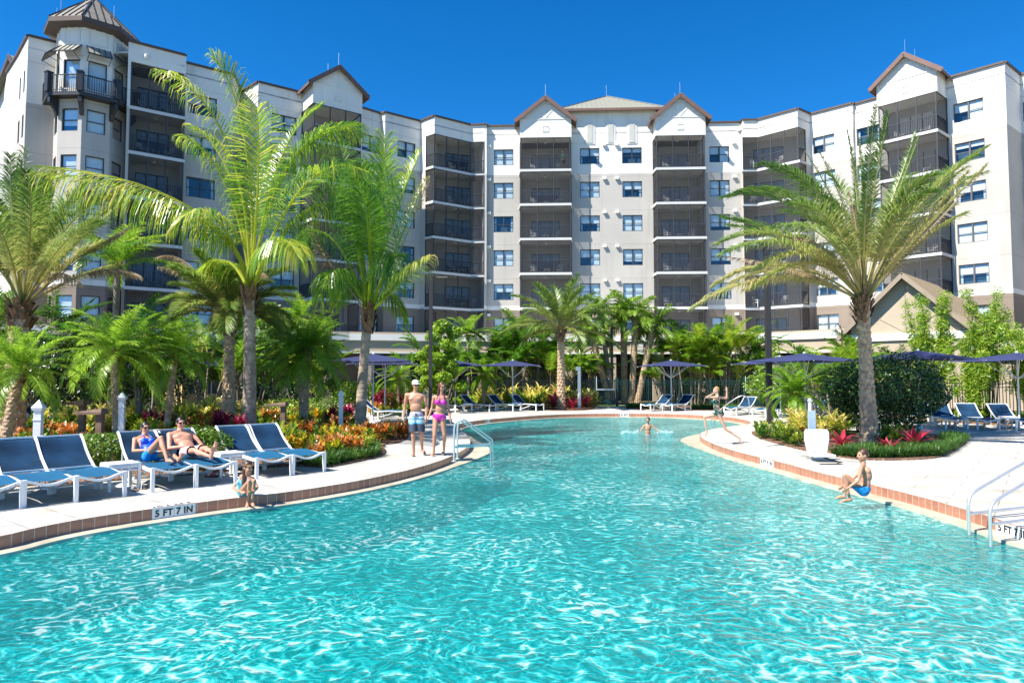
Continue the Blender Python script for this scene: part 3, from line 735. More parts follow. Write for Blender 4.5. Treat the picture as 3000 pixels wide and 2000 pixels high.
wI1 = (37.0, 48.68); run(wH1, wI1, [])
run(wI1, (44.5, 41.2), [2996], fm='frame_l', rows=range(2, 6))
run((44.5, 41.2), (52, 52), [])
walls = hw.build('wall', M['stucco'], hotel)
# flat roof and rear walls so the block is solid from any side
pl = [(-36.5, 48.3), pL0, pL1, tL, wB0, wB1, wC0, wC1, (-20.96, 51.7), wD0, wD1, wE1, wF0, wF1, cl[0], cl[1], cl[2], cl[3], cB, cC, cr[0], cr[1], cr[2], cr[3], (24.97, 56.15), wG1, wH0, wH1, wI1, (44.5, 41.2), (52, 52), (30, 74), (8, 80), (-16, 76), (-46, 60)]
mb = MB(); mb.prism(pl, ZT - .75, ZT - .65)
for i in range(len(pl)):
    if i >= 29 or i == len(pl) - 1:
        a, b_ = pl[i], pl[(i + 1) % len(pl)]; mb.quad((a[0], a[1], 0), (b_[0], b_[1], 0), (b_[0], b_[1], ZT), (a[0], a[1], ZT))
mb.build('flat_roof', M['slabw'], hotel)

# -- corner tower: octagonal bay, wrap balcony, awnings, peaked metal roof
tc_ = Vector((-27.8, 44.2, 0)); tr_ = 2.05
def oct_(r, off=-70.8): return [(tc_.x + r * cos(R(off + 45 * i)), tc_.y + r * sin(R(off + 45 * i))) for i in range(8)]
tw = MB(); ring = oct_(tr_)
twc = MB()
def keep(i): # faces looking towards the pool
    a, b_ = Vector(ring[i]), Vector(ring[(i + 1) % 8]); m_ = (a + b_) / 2 - Vector((tc_.x, tc_.y)); return m_
order = sorted(range(8), key=lambda i: keep(i).dot(Vector((tc_.x, tc_.y))))[:4]
for i in range(8):
    b0, a0 = ring[i], ring[(i + 1) % 8]
    F = Face(a0, b0)
    if F.n.dot(Vector(((a0[0] + b0[0]) / 2 - tc_.x, (a0[1] + b0[1]) / 2 - tc_.y, 0))) < 0: F = Face(b0, a0)
    hs = []
    if i in order:
        for k in range(0, 6):
            hh = 1.85 if k == 5 else 1.45
            hs.append(window(F, F.len / 2, FZ[k] + (.55 if k == 5 else .75), 1.05, hh, 1, kind=rw.choice(['full', 'full', 'full', 'most'])))
    wall_panel(tw, F, 0, 24.35, hs, .2)
    if i in order:
        # arched blank panel and awning
        t2 = MB(); arch = [(-.5, 0), (.5, 0), (.5, .75), (.3, .95), (0, 1.02), (-.3, .95), (-.5, .75)]
        for rr, ww in ((1.0, .05),):
            for j in range(7):
                p, q = arch[j], arch[(j + 1) % 7]; t2.bar(F.P(F.len / 2 + p[0], .02, 23.05 + p[1]), F.P(F.len / 2 + q[0], .02, 23.05 + q[1]), .05, .05)
        t2.build('arched_panel', M['cream'], hotel)
        aw = MB(); z_ = 22.85; hwid = .66
        p0, p1, p2, p3 = F.P(F.len / 2 - hwid, .06, z_), F.P(F.len / 2 + hwid, .06, z_), F.P(F.len / 2 + hwid, .78, z_ - .72), F.P(F.len / 2 - hwid, .78, z_ - .72)
        aw.quad(p0, p1, p2, p3); dn = Vector((0, 0, -.05)); aw.quad(p0 + dn, p3 + dn, p2 + dn, p1 + dn, mi=1)
        for j in range(5):
            t = j / 4; aw.bar(p0.lerp(p1, t), p3.lerp(p2, t), .04, .07, mi=1)
        aw.bar(p3, p2, .05, .08, mi=1)
        for t in (.04, .96): aw.tube([F.P(F.len / 2 + hwid * (2 * t - 1), .03, z_ - 1.0), p3.lerp(p2, t)], .02, 5, mi=1)
        aw.build('awning', [M['roof'], M['dark_metal']], hotel)
# wrap balcony
o1, o2 = oct_(tr_ + .15), oct_(tr_ + .68)
bb = MB(); zb = FZ[5] + .08
idx = [i for i in range(8) if keep(i).y - .5 * keep(i).x < 1.2]
for i in range(8):
    if i not in order: continue
    a, b_, c, d = o2[i], o2[(i + 1) % 8], oct_(tr_ - .1)[(i + 1) % 8], oct_(tr_ - .1)[i]
    bb.prism([a, b_, c, d], zb - .24, zb)
tb = bb.build('tower_balcony', M['dark_metal'], hotel, fixn=True)
used = set()
for i in order:
    a, b_ = o2[i], o2[(i + 1) % 8]
    rail_mesh([(a[0], a[1], zb), (b_[0], b_[1], zb)], 1.05, .13).build('railing', M['rail'], tb)
    for j in (i, (i + 1) % 8):
        if j in used: continue
        pj = oct_(1.0)[j]
        if (Vector(pj) - Vector((tc_.x, tc_.y))).dot(Vector((-tc_.x, -tc_.y)).normalized()) < .05: continue
        used.add(j); p = oct_(tr_ + .63)[j]; mb = MB(); an = atan2(p[1] - tc_.y, p[0] - tc_.x)
        mb.box((p[0], p[1], zb + .6), (.34, .34, 1.2), an); mb.box((p[0], p[1], zb + 1.23), (.4, .4, .08), an); mb.build('post', M['dark_metal'], tb)
        q = oct_(tr_ + .0)[j]; mb = MB(); qv, pv = Vector((q[0], q[1], 0)), Vector((p[0], p[1], 0))
        d_ = (pv - qv).normalized()
        prof = [(0.05, -.3), (.6, -.3), (.6, -.5), (.6, -.62), (.3, -.95), (.16, -1.3), (.05, -1.35)]
        sd = Vector((-d_.y, d_.x, 0)) * .11
        L1 = [qv + d_ * x + Vector((0, 0, zb + z)) + sd for x, z in prof]; L2 = [p_ - sd * 2 for p_ in L1]
        mb.add(L1, [tuple(range(7))]); mb.add(L2, [tuple(range(6, -1, -1))]); mb.add(L1 + L2, [(k, (k + 1) % 7, 7 + (k + 1) % 7, 7 + k) for k in range(7)])
        mb.build('bracket', M['dark_metal'], tb, fixn=True)
tw.build('tower_wall', M['stucco'], hotel)
re_ = oct_(tr_ + .75); ap = Vector((tc_.x, tc_.y, 27.05)); rz_ = 24.1
rf = MB(); ev = [Vector((p[0], p[1], rz_ + .3)) for p in re_]
rf.add(ev + [ap], [(i, (i + 1) % 8, 8) for i in range(8)])
for i in range(8):
    a, b_ = ev[i], ev[(i + 1) % 8]
    rf.bar(a + Vector((0, 0, .04)), ap + Vector((0, 0, .04)), .09, .07, mi=1)
    for t in (.2, .4, .6, .8):
        p = a.lerp(b_, t); h_ = 1 - abs(t - .5) * 2; e = a.lerp(b_, .5); q = p + (ap - e) * h_
        rf.bar(p + Vector((0, 0, .03)), q + Vector((0, 0, .03)), .05, .06, mi=1)
rr_ = rf.build('tower_roof', [mat('tower_roof_metal', (.20, .18, .14), .55, .1, 2), M['dark_metal']], hotel)
fa = MB(); wi = oct_(tr_ - .02)
for i in range(8):
    j = (i + 1) % 8; a, b_ = ev[i], ev[j]; dn = Vector((0, 0, -.3))
    fa.quad(a, b_, b_ + dn, a + dn); fa.quad(a + dn, b_ + dn, Vector((wi[j][0], wi[j][1], rz_ - .1)), Vector((wi[i][0], wi[i][1], rz_ - .1)))
fa.build('fascia', M['coping'], rr_)
rod = MB(); rod.tube([ap, ap + Vector((0, 0, .9))], .012, 5)
for i in order: rod.tube([ev[i] * .75 + ap * .25, ev[i] * .75 + ap * .25 + Vector((0, 0, .9))], .012, 5)
rod.build('lightning_rod', M['steel'], rr_)
# camera dome on the parapet wall right of the tower
mb = MB(); p = FB.P(FB.upx(403), .2, 22.95); mb.lathe([(.05, .2), (.13, .15), (.13, 0), (.09, -.1), (.02, -.13)], p, 10); mb.bar(p + Vector((0, 0, .15)), p - FB.n * .2 + Vector((0, 0, .15)), .06, .06); mb.build('security_camera', M['white_trim'], hotel)
# far-left gable wing behind the tower block
G = Face((-41.4, 53.2), (-34.9, 48.35)); mb = MB(); uk = G.upx(14); mb.add([G.P(0, 0, 0), G.P(G.len, 0, 0), G.P(G.len, 0, 23.3), G.P(uk, 0, 25.6), G.P(0, 0, 22.4)], [(0, 1, 2, 3, 4)]); mb.build('wall', M['stucco'], hotel)
rf = MB(); fa = MB()
for e in (G.P(G.len + .5, .5, 22.95), G.P(-.5, .5, 21.9)):
    a = G.P(uk, .5, 25.8); c_, d = a - G.n * 9, e - G.n * 9; rf.quad(a, e, d, c_)
    fa.bar(a + Vector((0, 0, -.14)), e + Vector((0, 0, -.14)), .06, .34)
    for t in [k / 12 for k in range(13)]: rf.bar(a.lerp(c_, t) + Vector((0, 0, .03)), e.lerp(d, t) + Vector((0, 0, .03)), .04, .06)
r_ = rf.build('roof', M['roof'], hotel); fa.build('fascia', M['coping'], r_)
run((-52, 50), (-41.0, 53.4), [], z1=19.6)
# ---- single-storey podium in front of the hotel
pod = empty('podium_building', (0, 0, 0), 0, 'low beige arcade with white fascia bands running along the foot of the hotel', 'building')
pp = [(-34, 40.5), (-23, 45.2), (-12, 50.2), (-4, 52.0), (6, 52.2), (16, 51.6), (20.4, 49.5), (26.0, 43.8)]
wl = MB(); bn = MB(); b2_ = MB(); col = MB(); dk = MB()
for i in range(len(pp) - 1):
    F = Face(pp[i], pp[i + 1])
    wall_panel(wl, F, 3.72, 4.55, [])
    bn.box(None, (F.len + .1, .2, .46), M=F.M4(F.len / 2, .06, 4.78)); b2_.box(None, (F.len + .05, .14, .14), M=F.M4(F.len / 2, .05, 3.66))
    wl.box(None, (F.len, .1, .18), M=F.M4(F.len / 2, 0.02, 5.09))
    dk.quad(F.P(0, -2.4, 0), F.P(F.len, -2.4, 0), F.P(F.len, -2.4, 3.6), F.P(0, -2.4, 3.6))
    kk = max(2, round(F.len / 3.1))
    for j in range(kk): 
        col = MB(); col.box(None, (.55, .5, 3.6), M=F.M4((j + .5) * F.len / kk, -.25, 1.8)); col.build('column', M['beige'], pod)
        dk.box(None, (.06, .05, 3.6), M=F.M4((j + 1) * F.len / kk, -2.3, 1.8), mi=1)
wl.build('wall', M['beige'], pod); bn.build('fascia_band', M['cream'], pod); b2_.build('soffit_trim', M['cream'], pod); dk.build('dark_glazing', [M['slid'], M['dark_metal']], pod)
mb = MB(); back_ = [(pp[-1][0] + 5, pp[-1][1] + 6), (22, 56), (14, 58), (-4, 59), (-14, 56), (-30, 47)]
mb.prism(pp + back_, 4.9, 4.96); mb.build('flat_roof', M['slabw'], pod)
lv = MB(); F = Face(pp[4], pp[5]); u = F.upx(1866)
for j in range(6): lv.box(None, (.95, .08, .07), M=F.M4(u, .03, 3.85 + j * .11))
lv.build('louvre', M['white_trim'], pod)
# ---- gabled pavilion at the right
pv = empty('gabled_pavilion', (0, 0, 0), 0, 'tan gabled pavilion with ribbed metal roof behind the right date palm', 'building')
gA, gB = at(2500, 1150, 0), at(2800, 1150, 0)
A = atY(2497, 1103, 44.5); B = atY(2838, 1103, 40.0); G = Face((A.x, A.y), (B.x, B.y)); cu = G.len / 2; apz = 8.05; evz = 4.9
wl = MB(); wl.add([G.P(0, 0, 2.9), G.P(G.len, 0, 2.9), G.P(G.len, 0, evz + .3), G.P(cu, 0, apz), G.P(0, 0, evz + .3)], [(0, 1, 2, 3, 4)])
for s_ in (0, G.len): wl.quad(G.P(s_, 0, 0), G.P(s_, -12, 0), G.P(s_, -12, evz), G.P(s_, 0, evz))
wall_panel(wl, G, 0, 2.9, [(G.len * .2, G.len * .8, .02, 2.5)], .3)
wl.build('wall', M['beige'], pv)
mb = MB(); mb.box(None, (G.len + .5, .12, .45), M=G.M4(cu, .08, 4.35)); mb.build('fascia_band', M['cream'], pv)
mb = MB(); 
for x in (-.6, 0, .6): mb.bar(G.P(cu, .02, 4.6), G.P(cu + x * 3.2, .02, 4.6 + (1 - abs(x)) * 3), .03, .03)
mb.build('gable_trim', M['beige'], pv)
rf = MB(); fa = MB(); run_ = cu + .7; rise = (apz - evz) * run_ / cu
for sgn in (-1, 1):
    p0, p1, q0, q1 = G.P(cu, .6, apz + .2), G.P(cu + sgn * run_, .6, apz + .2 - rise), G.P(cu, -13, apz + .2), G.P(cu + sgn * run_, -13, apz + .2 - rise)
    rf.quad(p0, p1, q1, q0)
    for j in range(34):
        t = j / 33; rf.bar(p0.lerp(q0, t) + Vector((0, 0, .03)), p1.lerp(q1, t) + Vector((0, 0, .03)), .04, .06)
    fa.bar(p0 + Vector((0, 0, -.13)), p1 + Vector((0, 0, -.13)), .06, .26); fa.bar(p1 + Vector((0, 0, -.1)), q1 + Vector((0, 0, -.1)), .06, .22)
M['roof_tan'] = mat('tan_metal_roof', (.24, .185, .12), .5, .08, 1, metal=.1); M['fascia_tan'] = mat('tan_fascia', (.30, .235, .165), .6, .05, 1)
r_ = rf.build('roof', M['roof_tan'], pv); fa.build('fascia', M['fascia_tan'], r_)
# right hand flat annex
ax = empty('flat_annex', (0, 0, 0), 0, 'plain tan flat-roofed wall with white fascia at the far right behind the bamboo', 'building')
F = Face((B.x + .3, B.y - .5), (31.5, 30.5)); mb = MB(); wall_panel(mb, F, 0, 3.3, []); mb.box(None, (F.len, .1, .6), M=F.M4(F.len / 2, -.1, 4.2)); mb.build('wall', M['beige'], ax)
mb = MB(); mb.box(None, (F.len + .4, .5, .5), M=F.M4(F.len / 2, .1, 3.6)); mb.build('fascia_band', M['cream'], ax)
# ---- yellow kiosk and grey gable at the left
M['yellow'] = mat('yellow_plaster', (.62, .42, .17), .85, .08, 1)
ks = empty('pool_kiosk', (0, 0, 0), 0, 'small yellow kiosk with window and notice behind the fence on the left', 'building')
A, B = atY(535, 1100, 41.5), atY(672, 1100, 43.5); G = Face((A.x, A.y), (B.x, B.y)); mb = MB()
wall_panel(mb, G, 0, 2.75, [(.25, .85, .9, 1.7), (1.55, 2.35, .8, 1.8)], .15); mb.quad(G.P(0, 0, 0), G.P(0, -3, 0), G.P(0, -3, 2.75), G.P(0, 0, 2.75)); mb.build('wall', M['yellow'], ks)
mb = MB()
for a, b_, c, d in [(.25, .85, .9, 1.7), (1.55, 2.35, .8, 1.8)]: mb.box(None, (b_ - a, .02, d - c), M=G.M4((a + b_) / 2, -.12, (c + d) / 2))
mb.build('window', M['inside'], ks)
mb = MB(); cu = G.len / 2
for sgn in (-1, 1): mb.quad(G.P(cu, .5, 4.5), G.P(cu + sgn * (cu + .8), .5, 2.9), G.P(cu + sgn * (cu + .8), -4, 2.9), G.P(cu, -4, 4.5))
mb.add([G.P(-.1, .02, 2.75), G.P(G.len + .1, .02, 2.75), G.P(cu, .02, 4.4)], [(0, 1, 2)], 1); mb.build('roof', [M['taupe'], M['taupe']], ks)
mb = MB(); 
for sgn in (-1, 1): mb.bar(G.P(cu, .52, 4.5), G.P(cu + sgn * (cu + .8), .52, 2.9), .05, .16)
mb.build('bargeboard', M['slabw'], ks)
mb = MB(); mb.box(None, (.035 * 10, .03, .3), M=G.M4(1.2, .03, 1.55)); mb.build('notice', M['white_trim'], ks)
mb = MB(); mb.box(None, (G.len + .2, .14, .16), M=G.M4(cu, .06, .95)) if False else mb.box(None, (.16, .16, 2.6), M=G.M4(1.12, .08, 1.3)); mb.build('pilaster', M['taupe'], ks)
# ---- garden furniture on balconies: white chairs and low tables, seen small
def chair_mesh():
    mb = MB(); mb.box((0, 0, .42), (.46, .46, .04)); 
    for x in (-.21, .21):
        for y in (-.2, .2): mb.box((x, y, .21 if y > 0 else .33), (.035, .035, .42 if y > 0 else .66))
        mb.box((x, -.0, .64), (.04, .44, .03))
    for z in (.62, .72, .82, .9): mb.box((0, .22, z), (.46, .03, .06))
    return mb.mesh('balcony_chair', M['white_metal'])
def btable_mesh():
    mb = MB(); mb.box((0, 0, .46), (.5, .5, .03))
    for x in (-.2, .2):
        for y in (-.2, .2): mb.box((x, y, .23), (.035, .035, .45))
    return mb.mesh('balcony_table', M['white_metal'])
cm, tm_ = chair_mesh(), btable_mesh()
FLN = ['first', 'second', 'third', 'fourth', 'fifth', 'top']
for (cen, F, z0), k, lab in chairs:
    r1 = rw.uniform(-.2, .2); base = F.P(F.len / 2, 0, 0)
    dpt = (Vector((cen.x, cen.y, 0)) - base).dot(F.n)
    dpt = max(.55, dpt)
    for j, (s_, me_) in enumerate(((-1, cm), (1, cm), (0, tm_))):
        p = base + F.u * (s_ * (F.len * .24 + r1 * .4) + r1 * .5) + F.n * (dpt + rw.uniform(-.1, .1)); p.z = z0
        o = link('balcony_chair' if s_ else 'balcony_table', me_, None, p, F.ang + (-s_ * R(rw.uniform(20, 75)) + pi * 0 if s_ else rw.uniform(0, .4)))
        fl = FLN[k] + (' floor' if k == 5 else ' balcony up')
        side = 'left' if s_ < 0 else 'right'
        tag(o, (f'{side} white chair, {fl} ' if s_ else f'low white table, {fl} ') + lab, 'chair' if s_ else 'table', 'chairs on the hotel balconies' if s_ else 'tables on the hotel balconies')
# ================================================================ PALMS AND PLANTS
G_COCO = [(0, (.03, .10, .010)), (.35, (.09, .22, .016)), (.6, (.22, .34, .025)), (.8, (.46, .46, .05)), (1, (.50, .38, .15))]
G_DATE = [(0, (.04, .09, .018)), (.35, (.09, .18, .028)), (.6, (.19, .27, .05)), (.8, (.38, .36, .12)), (1, (.52, .39, .19))]
G_PYG = [(0, (.045, .12, .010)), (.4, (.13, .26, .018)), (.7, (.27, .42, .035)), (1, (.50, .55, .14))]
G_DEAD = [(0, (.20, .13, .07)), (.5, (.34, .24, .14)), (1, (.46, .36, .24))]
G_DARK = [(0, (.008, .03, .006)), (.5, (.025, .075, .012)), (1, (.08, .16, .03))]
G_MID = [(0, (.035, .095, .01)), (.5, (.11, .22, .018)), (1, (.28, .38, .04))]
G_LIME = [(0, (.07, .18, .012)), (.5, (.20, .36, .02)), (1, (.46, .52, .06))]
M['coco_leaf'] = leafmat('coconut_leaf', G_COCO, .32, .42, 1.9)
M['date_leaf'] = leafmat('date_leaf', G_DATE, .38, .4, 1.6)
M['pyg_leaf'] = leafmat('pygmy_leaf', G_PYG, .3, .45, 1.7)
M['dead_leaf'] = leafmat('dry_leaf', G_DEAD, .8, .25, 1.2)
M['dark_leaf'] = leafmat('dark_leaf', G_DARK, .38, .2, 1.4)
M['mid_leaf'] = leafmat('mid_leaf', G_MID, .4, .35, 1.6)
M['lime_leaf'] = leafmat('lime_leaf', G_LIME, .4, .4, 1.5)
M['boot'] = mat('fibre_boots', (.20, .115, .06), .95, .4, 7, .8, 20)
M['date_bark'] = mat('date_bark', (.45, .32, .20), .95, .45, 9, .8, 25)
M['coco_bark'] = mat('coco_bark', (.32, .25, .18), .9, .4, 5, .9, 12)

def bez(p0, p1, p2, p3, t):
    s = 1 - t; return p0 * (s ** 3) + p1 * (3 * s * s * t) + p2 * (3 * s * t * t) + p3 * (t ** 3)
def frond(mb, rng, P, n=44, ll=.9, lw=.045, droop=.35, ang0=62, ang1=28, bare=.16, v0=.35, v1=.7, vee=.35, rr=.03, vr=.08, rcol=.75, seg=2, clump=0.0, prof=None, up=None):
    """feather frond along the bezier P (4 points): stem plus two rows of drooping leaflets"""
    pts = [bez(*P, t / 14) for t in range(15)]
    mb.tube(pts, [rr * (1 - .85 * t / 14) for t in range(15)], 4, a=rcol, cap=False)
    g = Vector((0, 0, -1)); U = up or Vector((0, 0, 1))
    for i in range(n):
        t = bare + (1 - bare) * (i + rng.random() * .5) / n; t = min(t, .999)
        p = bez(*P, t); T = (bez(*P, min(t + .02, 1)) - bez(*P, max(t - .02, 0))).normalized()
        side = T.cross(U)
        if side.length < .15: side = T.cross(Vector((.3, -1, .1)))
        side.normalize(); nrm = side.cross(T).normalized()
        f = (t - bare) / (1 - bare)
        Lf = ll * (prof(f) if prof else (sin(pi * (.18 + .74 * f)) ** .7)) * rng.uniform(.85, 1.1)
        for s_ in (-1, 1):
            a = R(ang0 + (ang1 - ang0) * f + rng.uniform(-7, 7))
            d = (T * cos(a) + side * s_ * sin(a) + nrm * (vee + rng.uniform(-.12, .12) + (clump * rng.uniform(-1, 1)))).normalized()
            w = T * (lw * .5) if abs(d.dot(T)) < .85 else nrm * (lw * .5)
            wv = (w - d * w.dot(d)); wv = wv.normalized() * lw * .5
            if seg == 2:
                m_ = p + d * Lf * .5 + g * (droop * Lf * .12); d2 = (d + g * droop * rng.uniform(.7, 1.5)).normalized(); e = m_ + d2 * Lf * .5
                va = v0 + (v1 - v0) * f + rng.uniform(-vr, vr)
                mb.add([p - wv * .6, p + wv * .6, m_ + wv, m_ - wv, e], [(0, 1, 2, 3), (3, 2, 4)], 0, va)
            elif seg == 3:
                va = v0 + (v1 - v0) * f + rng.uniform(-vr, vr)
                d1 = (d + g * droop * .25).normalized(); m1 = p + d1 * Lf * .35
                d2 = (d + g * droop * rng.uniform(.8, 1.2)).normalized(); m2 = m1 + d2 * Lf * .35
                d3 = (d * .6 + g * droop * rng.uniform(1.6, 2.6)).normalized(); e = m2 + d3 * Lf * .33
                mb.add([p - wv * .6, p + wv * .6, m1 + wv, m1 - wv, m2 + wv * .85, m2 - wv * .85, e], [(0, 1, 2, 3), (3, 2, 4, 5), (5, 4, 6)], 0, va)
            else:
                e = p + (d + g * droop * .4).normalized() * Lf; mb.add([p - wv, p + wv, e], [(0, 1, 2)], 0, v0 + (v1 - v0) * f + rng.uniform(-vr, vr))
def arch(c, az, el, Lf, drop, rng=None):
    """bezier for a frond leaving centre c at azimuth az, elevation el, of length Lf, its tip bent down by drop"""
    h = Vector((cos(az), sin(az), 0)); z = Vector((0, 0, 1))
    d0 = h * cos(el) + z * sin(el)
    el2 = el - drop * .55; d1 = h * cos(el2) + z * sin(el2); el3 = el - drop * 1.25; d2 = h * cos(el3) + z * sin(el3)
    a = c + h * .06; return (a, a + d0 * Lf * .36, a + d0 * Lf * .36 + d1 * Lf * .34, a + d0 * Lf * .36 + d1 * Lf * .34 + d2 * Lf * .34)
def date_trunk(base, top, r0, r1, nscale=9, pitch=.19, flare=1.15, amp=.34):
    """trunk with the diamond pattern of cut leaf bases"""
    mb = MB(); Lh = (top - base).length; rows = int(Lh / .045); nseg = nscale * 3
    vs = []
    for i in range(rows + 1):
        t = i / rows; c = base.lerp(top, t); h = t * Lh
        r = r0 + (r1 - r0) * min(1, t * 1.6) + (r0 * (flare - 1)) * max(0, 1 - t * 6)
        for k in range(nseg):
            ph = 2 * pi * k / nseg; row = h / pitch; ri = math.floor(row); fr_ = row - ri
            x = (ph / (2 * pi) * nscale + (.5 if ri % 2 else 0)) % 1
            b_ = max(0, 1 - abs(x - .5) * 1.8) * (fr_ ** .6) * (1 if fr_ < .85 else .35)
            rr_ = r * (1 - amp * .4 + amp * b_)
            vs.append(c + Vector((cos(ph), sin(ph), 0)) * rr_)
    fs = [(i * nseg + k, i * nseg + (k + 1) % nseg, (i + 1) * nseg + (k + 1) % nseg, (i + 1) * nseg + k) for i in range(rows) for k in range(nseg)]
    mb.add(vs, fs); return mb
def ring_trunk(base, mid, top, r0, r1, pitch=.14):
    mb = MB(); n_ = 60; pts = []; rad = []
    Lh = (top - base).length; n_ = int(Lh / .035)
    for i in range(n_ + 1):
        t = i / n_; p = (base * (1 - t) + mid * t) * (1 - t) + (mid * (1 - t) + top * t) * t
        ph = (t * Lh / pitch) % 1; pts.append(p); rad.append((r0 + (r1 - r0) * min(1, t * 1.5) + r0 * .35 * max(0, 1 - t * 9)) * (1.03 if ph < .25 else .97) * (1 + .02 * sin(t * 40)))
    mb.tube(pts, rad, 14, cap=True); return mb
def boots(mb, rng, c, r, h, n=40, ln=.25, w=.1, a=.3, spread=.6):
    for i in range(n):
        az = rng.uniform(0, 2 * pi); z = -h * rng.random(); p = c + Vector((cos(az) * r, sin(az) * r, z))
        o = Vector((cos(az), sin(az), 0)); s_ = Vector((-sin(az), cos(az), 0)) * w * .5; l_ = ln * rng.uniform(.6, 1.2)
        e = p + (o * spread + Vector((0, 0, 1))).normalized() * l_
        mb.add([p - s_, p + s_, e + s_ * .5, e - s_ * .5, p + o * -.05], [(0, 1, 2, 3)], 0, a)
        mb.add([p - s_ - o * .03, p + s_ - o * .03, e + s_ * .5 + o * .03, e - s_ * .5 + o * .03], [(0, 1, 2, 3)], 0, a)
def FP(c, Yc, lst, zoom=1.0):
    """bezier from the crown centre c through two handles to a tip, given as image points (x, y, depth offset)"""
    return (c,) + tuple(atY(x, y, Yc + d) for x, y, d in lst)

D = 2000 / 1568 * 1.0          # the traced points below are in the 2352-wide view
def dp(pts, Yc): return tuple(atY(x * 1.2755, y * 1.2755, Yc + d) for x, y, d in pts)
def twins(lst, seed, amp=22, every=1):
    rng = random.Random(seed); out = list(lst)
    for k, (pts, kk) in enumerate(lst):
        if k % every: continue
        sx, sy, sd = rng.uniform(-amp, amp), rng.uniform(-amp * .6, amp), rng.uniform(-1, 1)
        q = [pts[0]] + [(x + sx * f, y + sy * f + 6, d + sd * f) for (x, y, d), f in zip(pts[1:], (.5, 1.2, 1.9))]
        k2 = dict(kk); k2['droop'] = k2.get('droop', .7) * 1.25; out.append((q, k2))
    return out
# ---- coconut palm A (tall, left of centre)
def _b(d):
    if 'll' in d: d['ll'] = d['ll'] * 1.22
    return d
def coco(name, base, mid, topp, Yc, fronds, r0, r1, label, seed, dead=(), kw={}):
    rng = random.Random(seed); o = empty(name, base, 0, label, 'palm tree', 'palms round the pool')
    loc = Vector(base); off = lambda p: p - loc
    ring_trunk(off(base), off(mid), off(topp), r0, r1).build('trunk', M['coco_bark'], o, smooth=True)
    mb = MB()
    for (pts, kk) in twins(fronds, seed + 5, 24, 3):
        P = tuple(off(p) for p in dp(pts, Yc)); k2 = dict(n=78, ll=1.05, lw=.027, droop=1.0, v0=.42, v1=.62, bare=.26, vr=.30, rr=.055, rcol=.72, seg=3); k2.update(_b(dict(kk))); k2.update(kw); frond(mb, rng, P, **k2)
    mb.build('crown', M['coco_leaf'], o)
    bm_ = MB(); c = off(topp); boots(bm_, rng, c + Vector((0, 0, .1)), r1 * 1.0, .7, 26, .5, .16, .3, .25); bm_.build('fibre_sheath', M['boot'], o)
    if dead:
        dm = MB()
        for pts, kk in dead:
            P = tuple(off(p) for p in dp(pts, Yc)); k2 = dict(n=34, ll=.55, lw=.04, droop=1.2, v0=.2, v1=.8, vr=.3, vee=0, bare=.45, rr=.03, rcol=.8); k2.update(kk); frond(dm, rng, P, **k2)
        dm.build('dead_frond', M['dead_leaf'], o)
    return o
YA = 20.0
cA_ = [  # start, handle, handle, tip
 ([(574, 660, 0), (556, 520, -.5), (380, 400, -1.5), (85, 380, -2.5)], dict(ll=1.25, n=88, droop=1.9, vee=.1, v0=.45, v1=.7)),
 ([(578, 650, 0), (588, 420, 0), (560, 210, -.5), (490, 135, -1.0)], dict(ll=1.0, droop=.35, v0=.45, v1=.6)),
 ([(574, 650, 0), (575, 400, -.4), (500, 200, -1.2), (365, 165, -2.0)], dict(ll=.85, droop=1.0, v0=.5, v1=.7)),
 ([(580, 650, 0), (610, 430, .4), (690, 270, .5), (830, 290, 1.0)], dict(ll=1.2, n=92, droop=1.1, v0=.32, v1=.45)),
 ([(582, 655, 0), (640, 480, -.4), (730, 330, -1.2), (840, 395, -2.0)], dict(ll=1.2, n=92, droop=1.5, v0=.36, v1=.55)),
 ([(580, 650, 0), (604, 480, .8), (640, 300, 1.5), (735, 245, 2.0)], dict(ll=.9, droop=.6, v0=.35, v1=.5)),
 ([(576, 655, 0), (560, 470, .8), (520, 330, 1.6), (440, 290, 2.0)], dict(ll=1.0, droop=.9, v0=.45, v1=.6)),
 ([(572, 660, 0), (530, 520, -.8), (470, 430, -1.6), (400, 520, -2.2)], dict(ll=1.0, droop=1.6, v0=.5, v1=.72)),
 ([(582, 660, 0), (640, 540, .3), (700, 440, .8), (790, 480, 1.4)], dict(ll=1.2, droop=1.5, v0=.35, v1=.55)),
 ([(580, 665, 0), (620, 570, -.8), (660, 500, -1.5), (705, 590, -2.0)], dict(ll=1.1, droop=1.7, v0=.4, v1=.65)),
 ([(575, 650, 0), (590, 520, -1.2), (600, 330, -2.0), (590, 250, -3.0)], dict(ll=1.1, droop=.7, v0=.5, v1=.6)),
 ([(578, 650, 0), (560, 560, 1.5), (610, 400, 2.5), (630, 340, 3.4)], dict(ll=1.0, droop=.7, v0=.3, v1=.5)),
 ([(572, 670, 0), (545, 600, .8), (500, 560, 1.6), (450, 650, 2.0)], dict(ll=.9, droop=1.7, v0=.42, v1=.7)),
]
bA = Vector((-11.13 * YA / 29.17, YA, 0)); bA = atY(733, 1110, YA); bA.z = 0
tA = atY(731, 875, YA); mA = bA.lerp(tA, .5) + Vector((.02, 0, 0))
coco('coconut_palm', bA, mA, tA, YA, cA_, .22, .165, 'tallest coconut palm with yellow-green fronds, behind the gap between sunbather and empty loungers', 11)
YB = 21.5
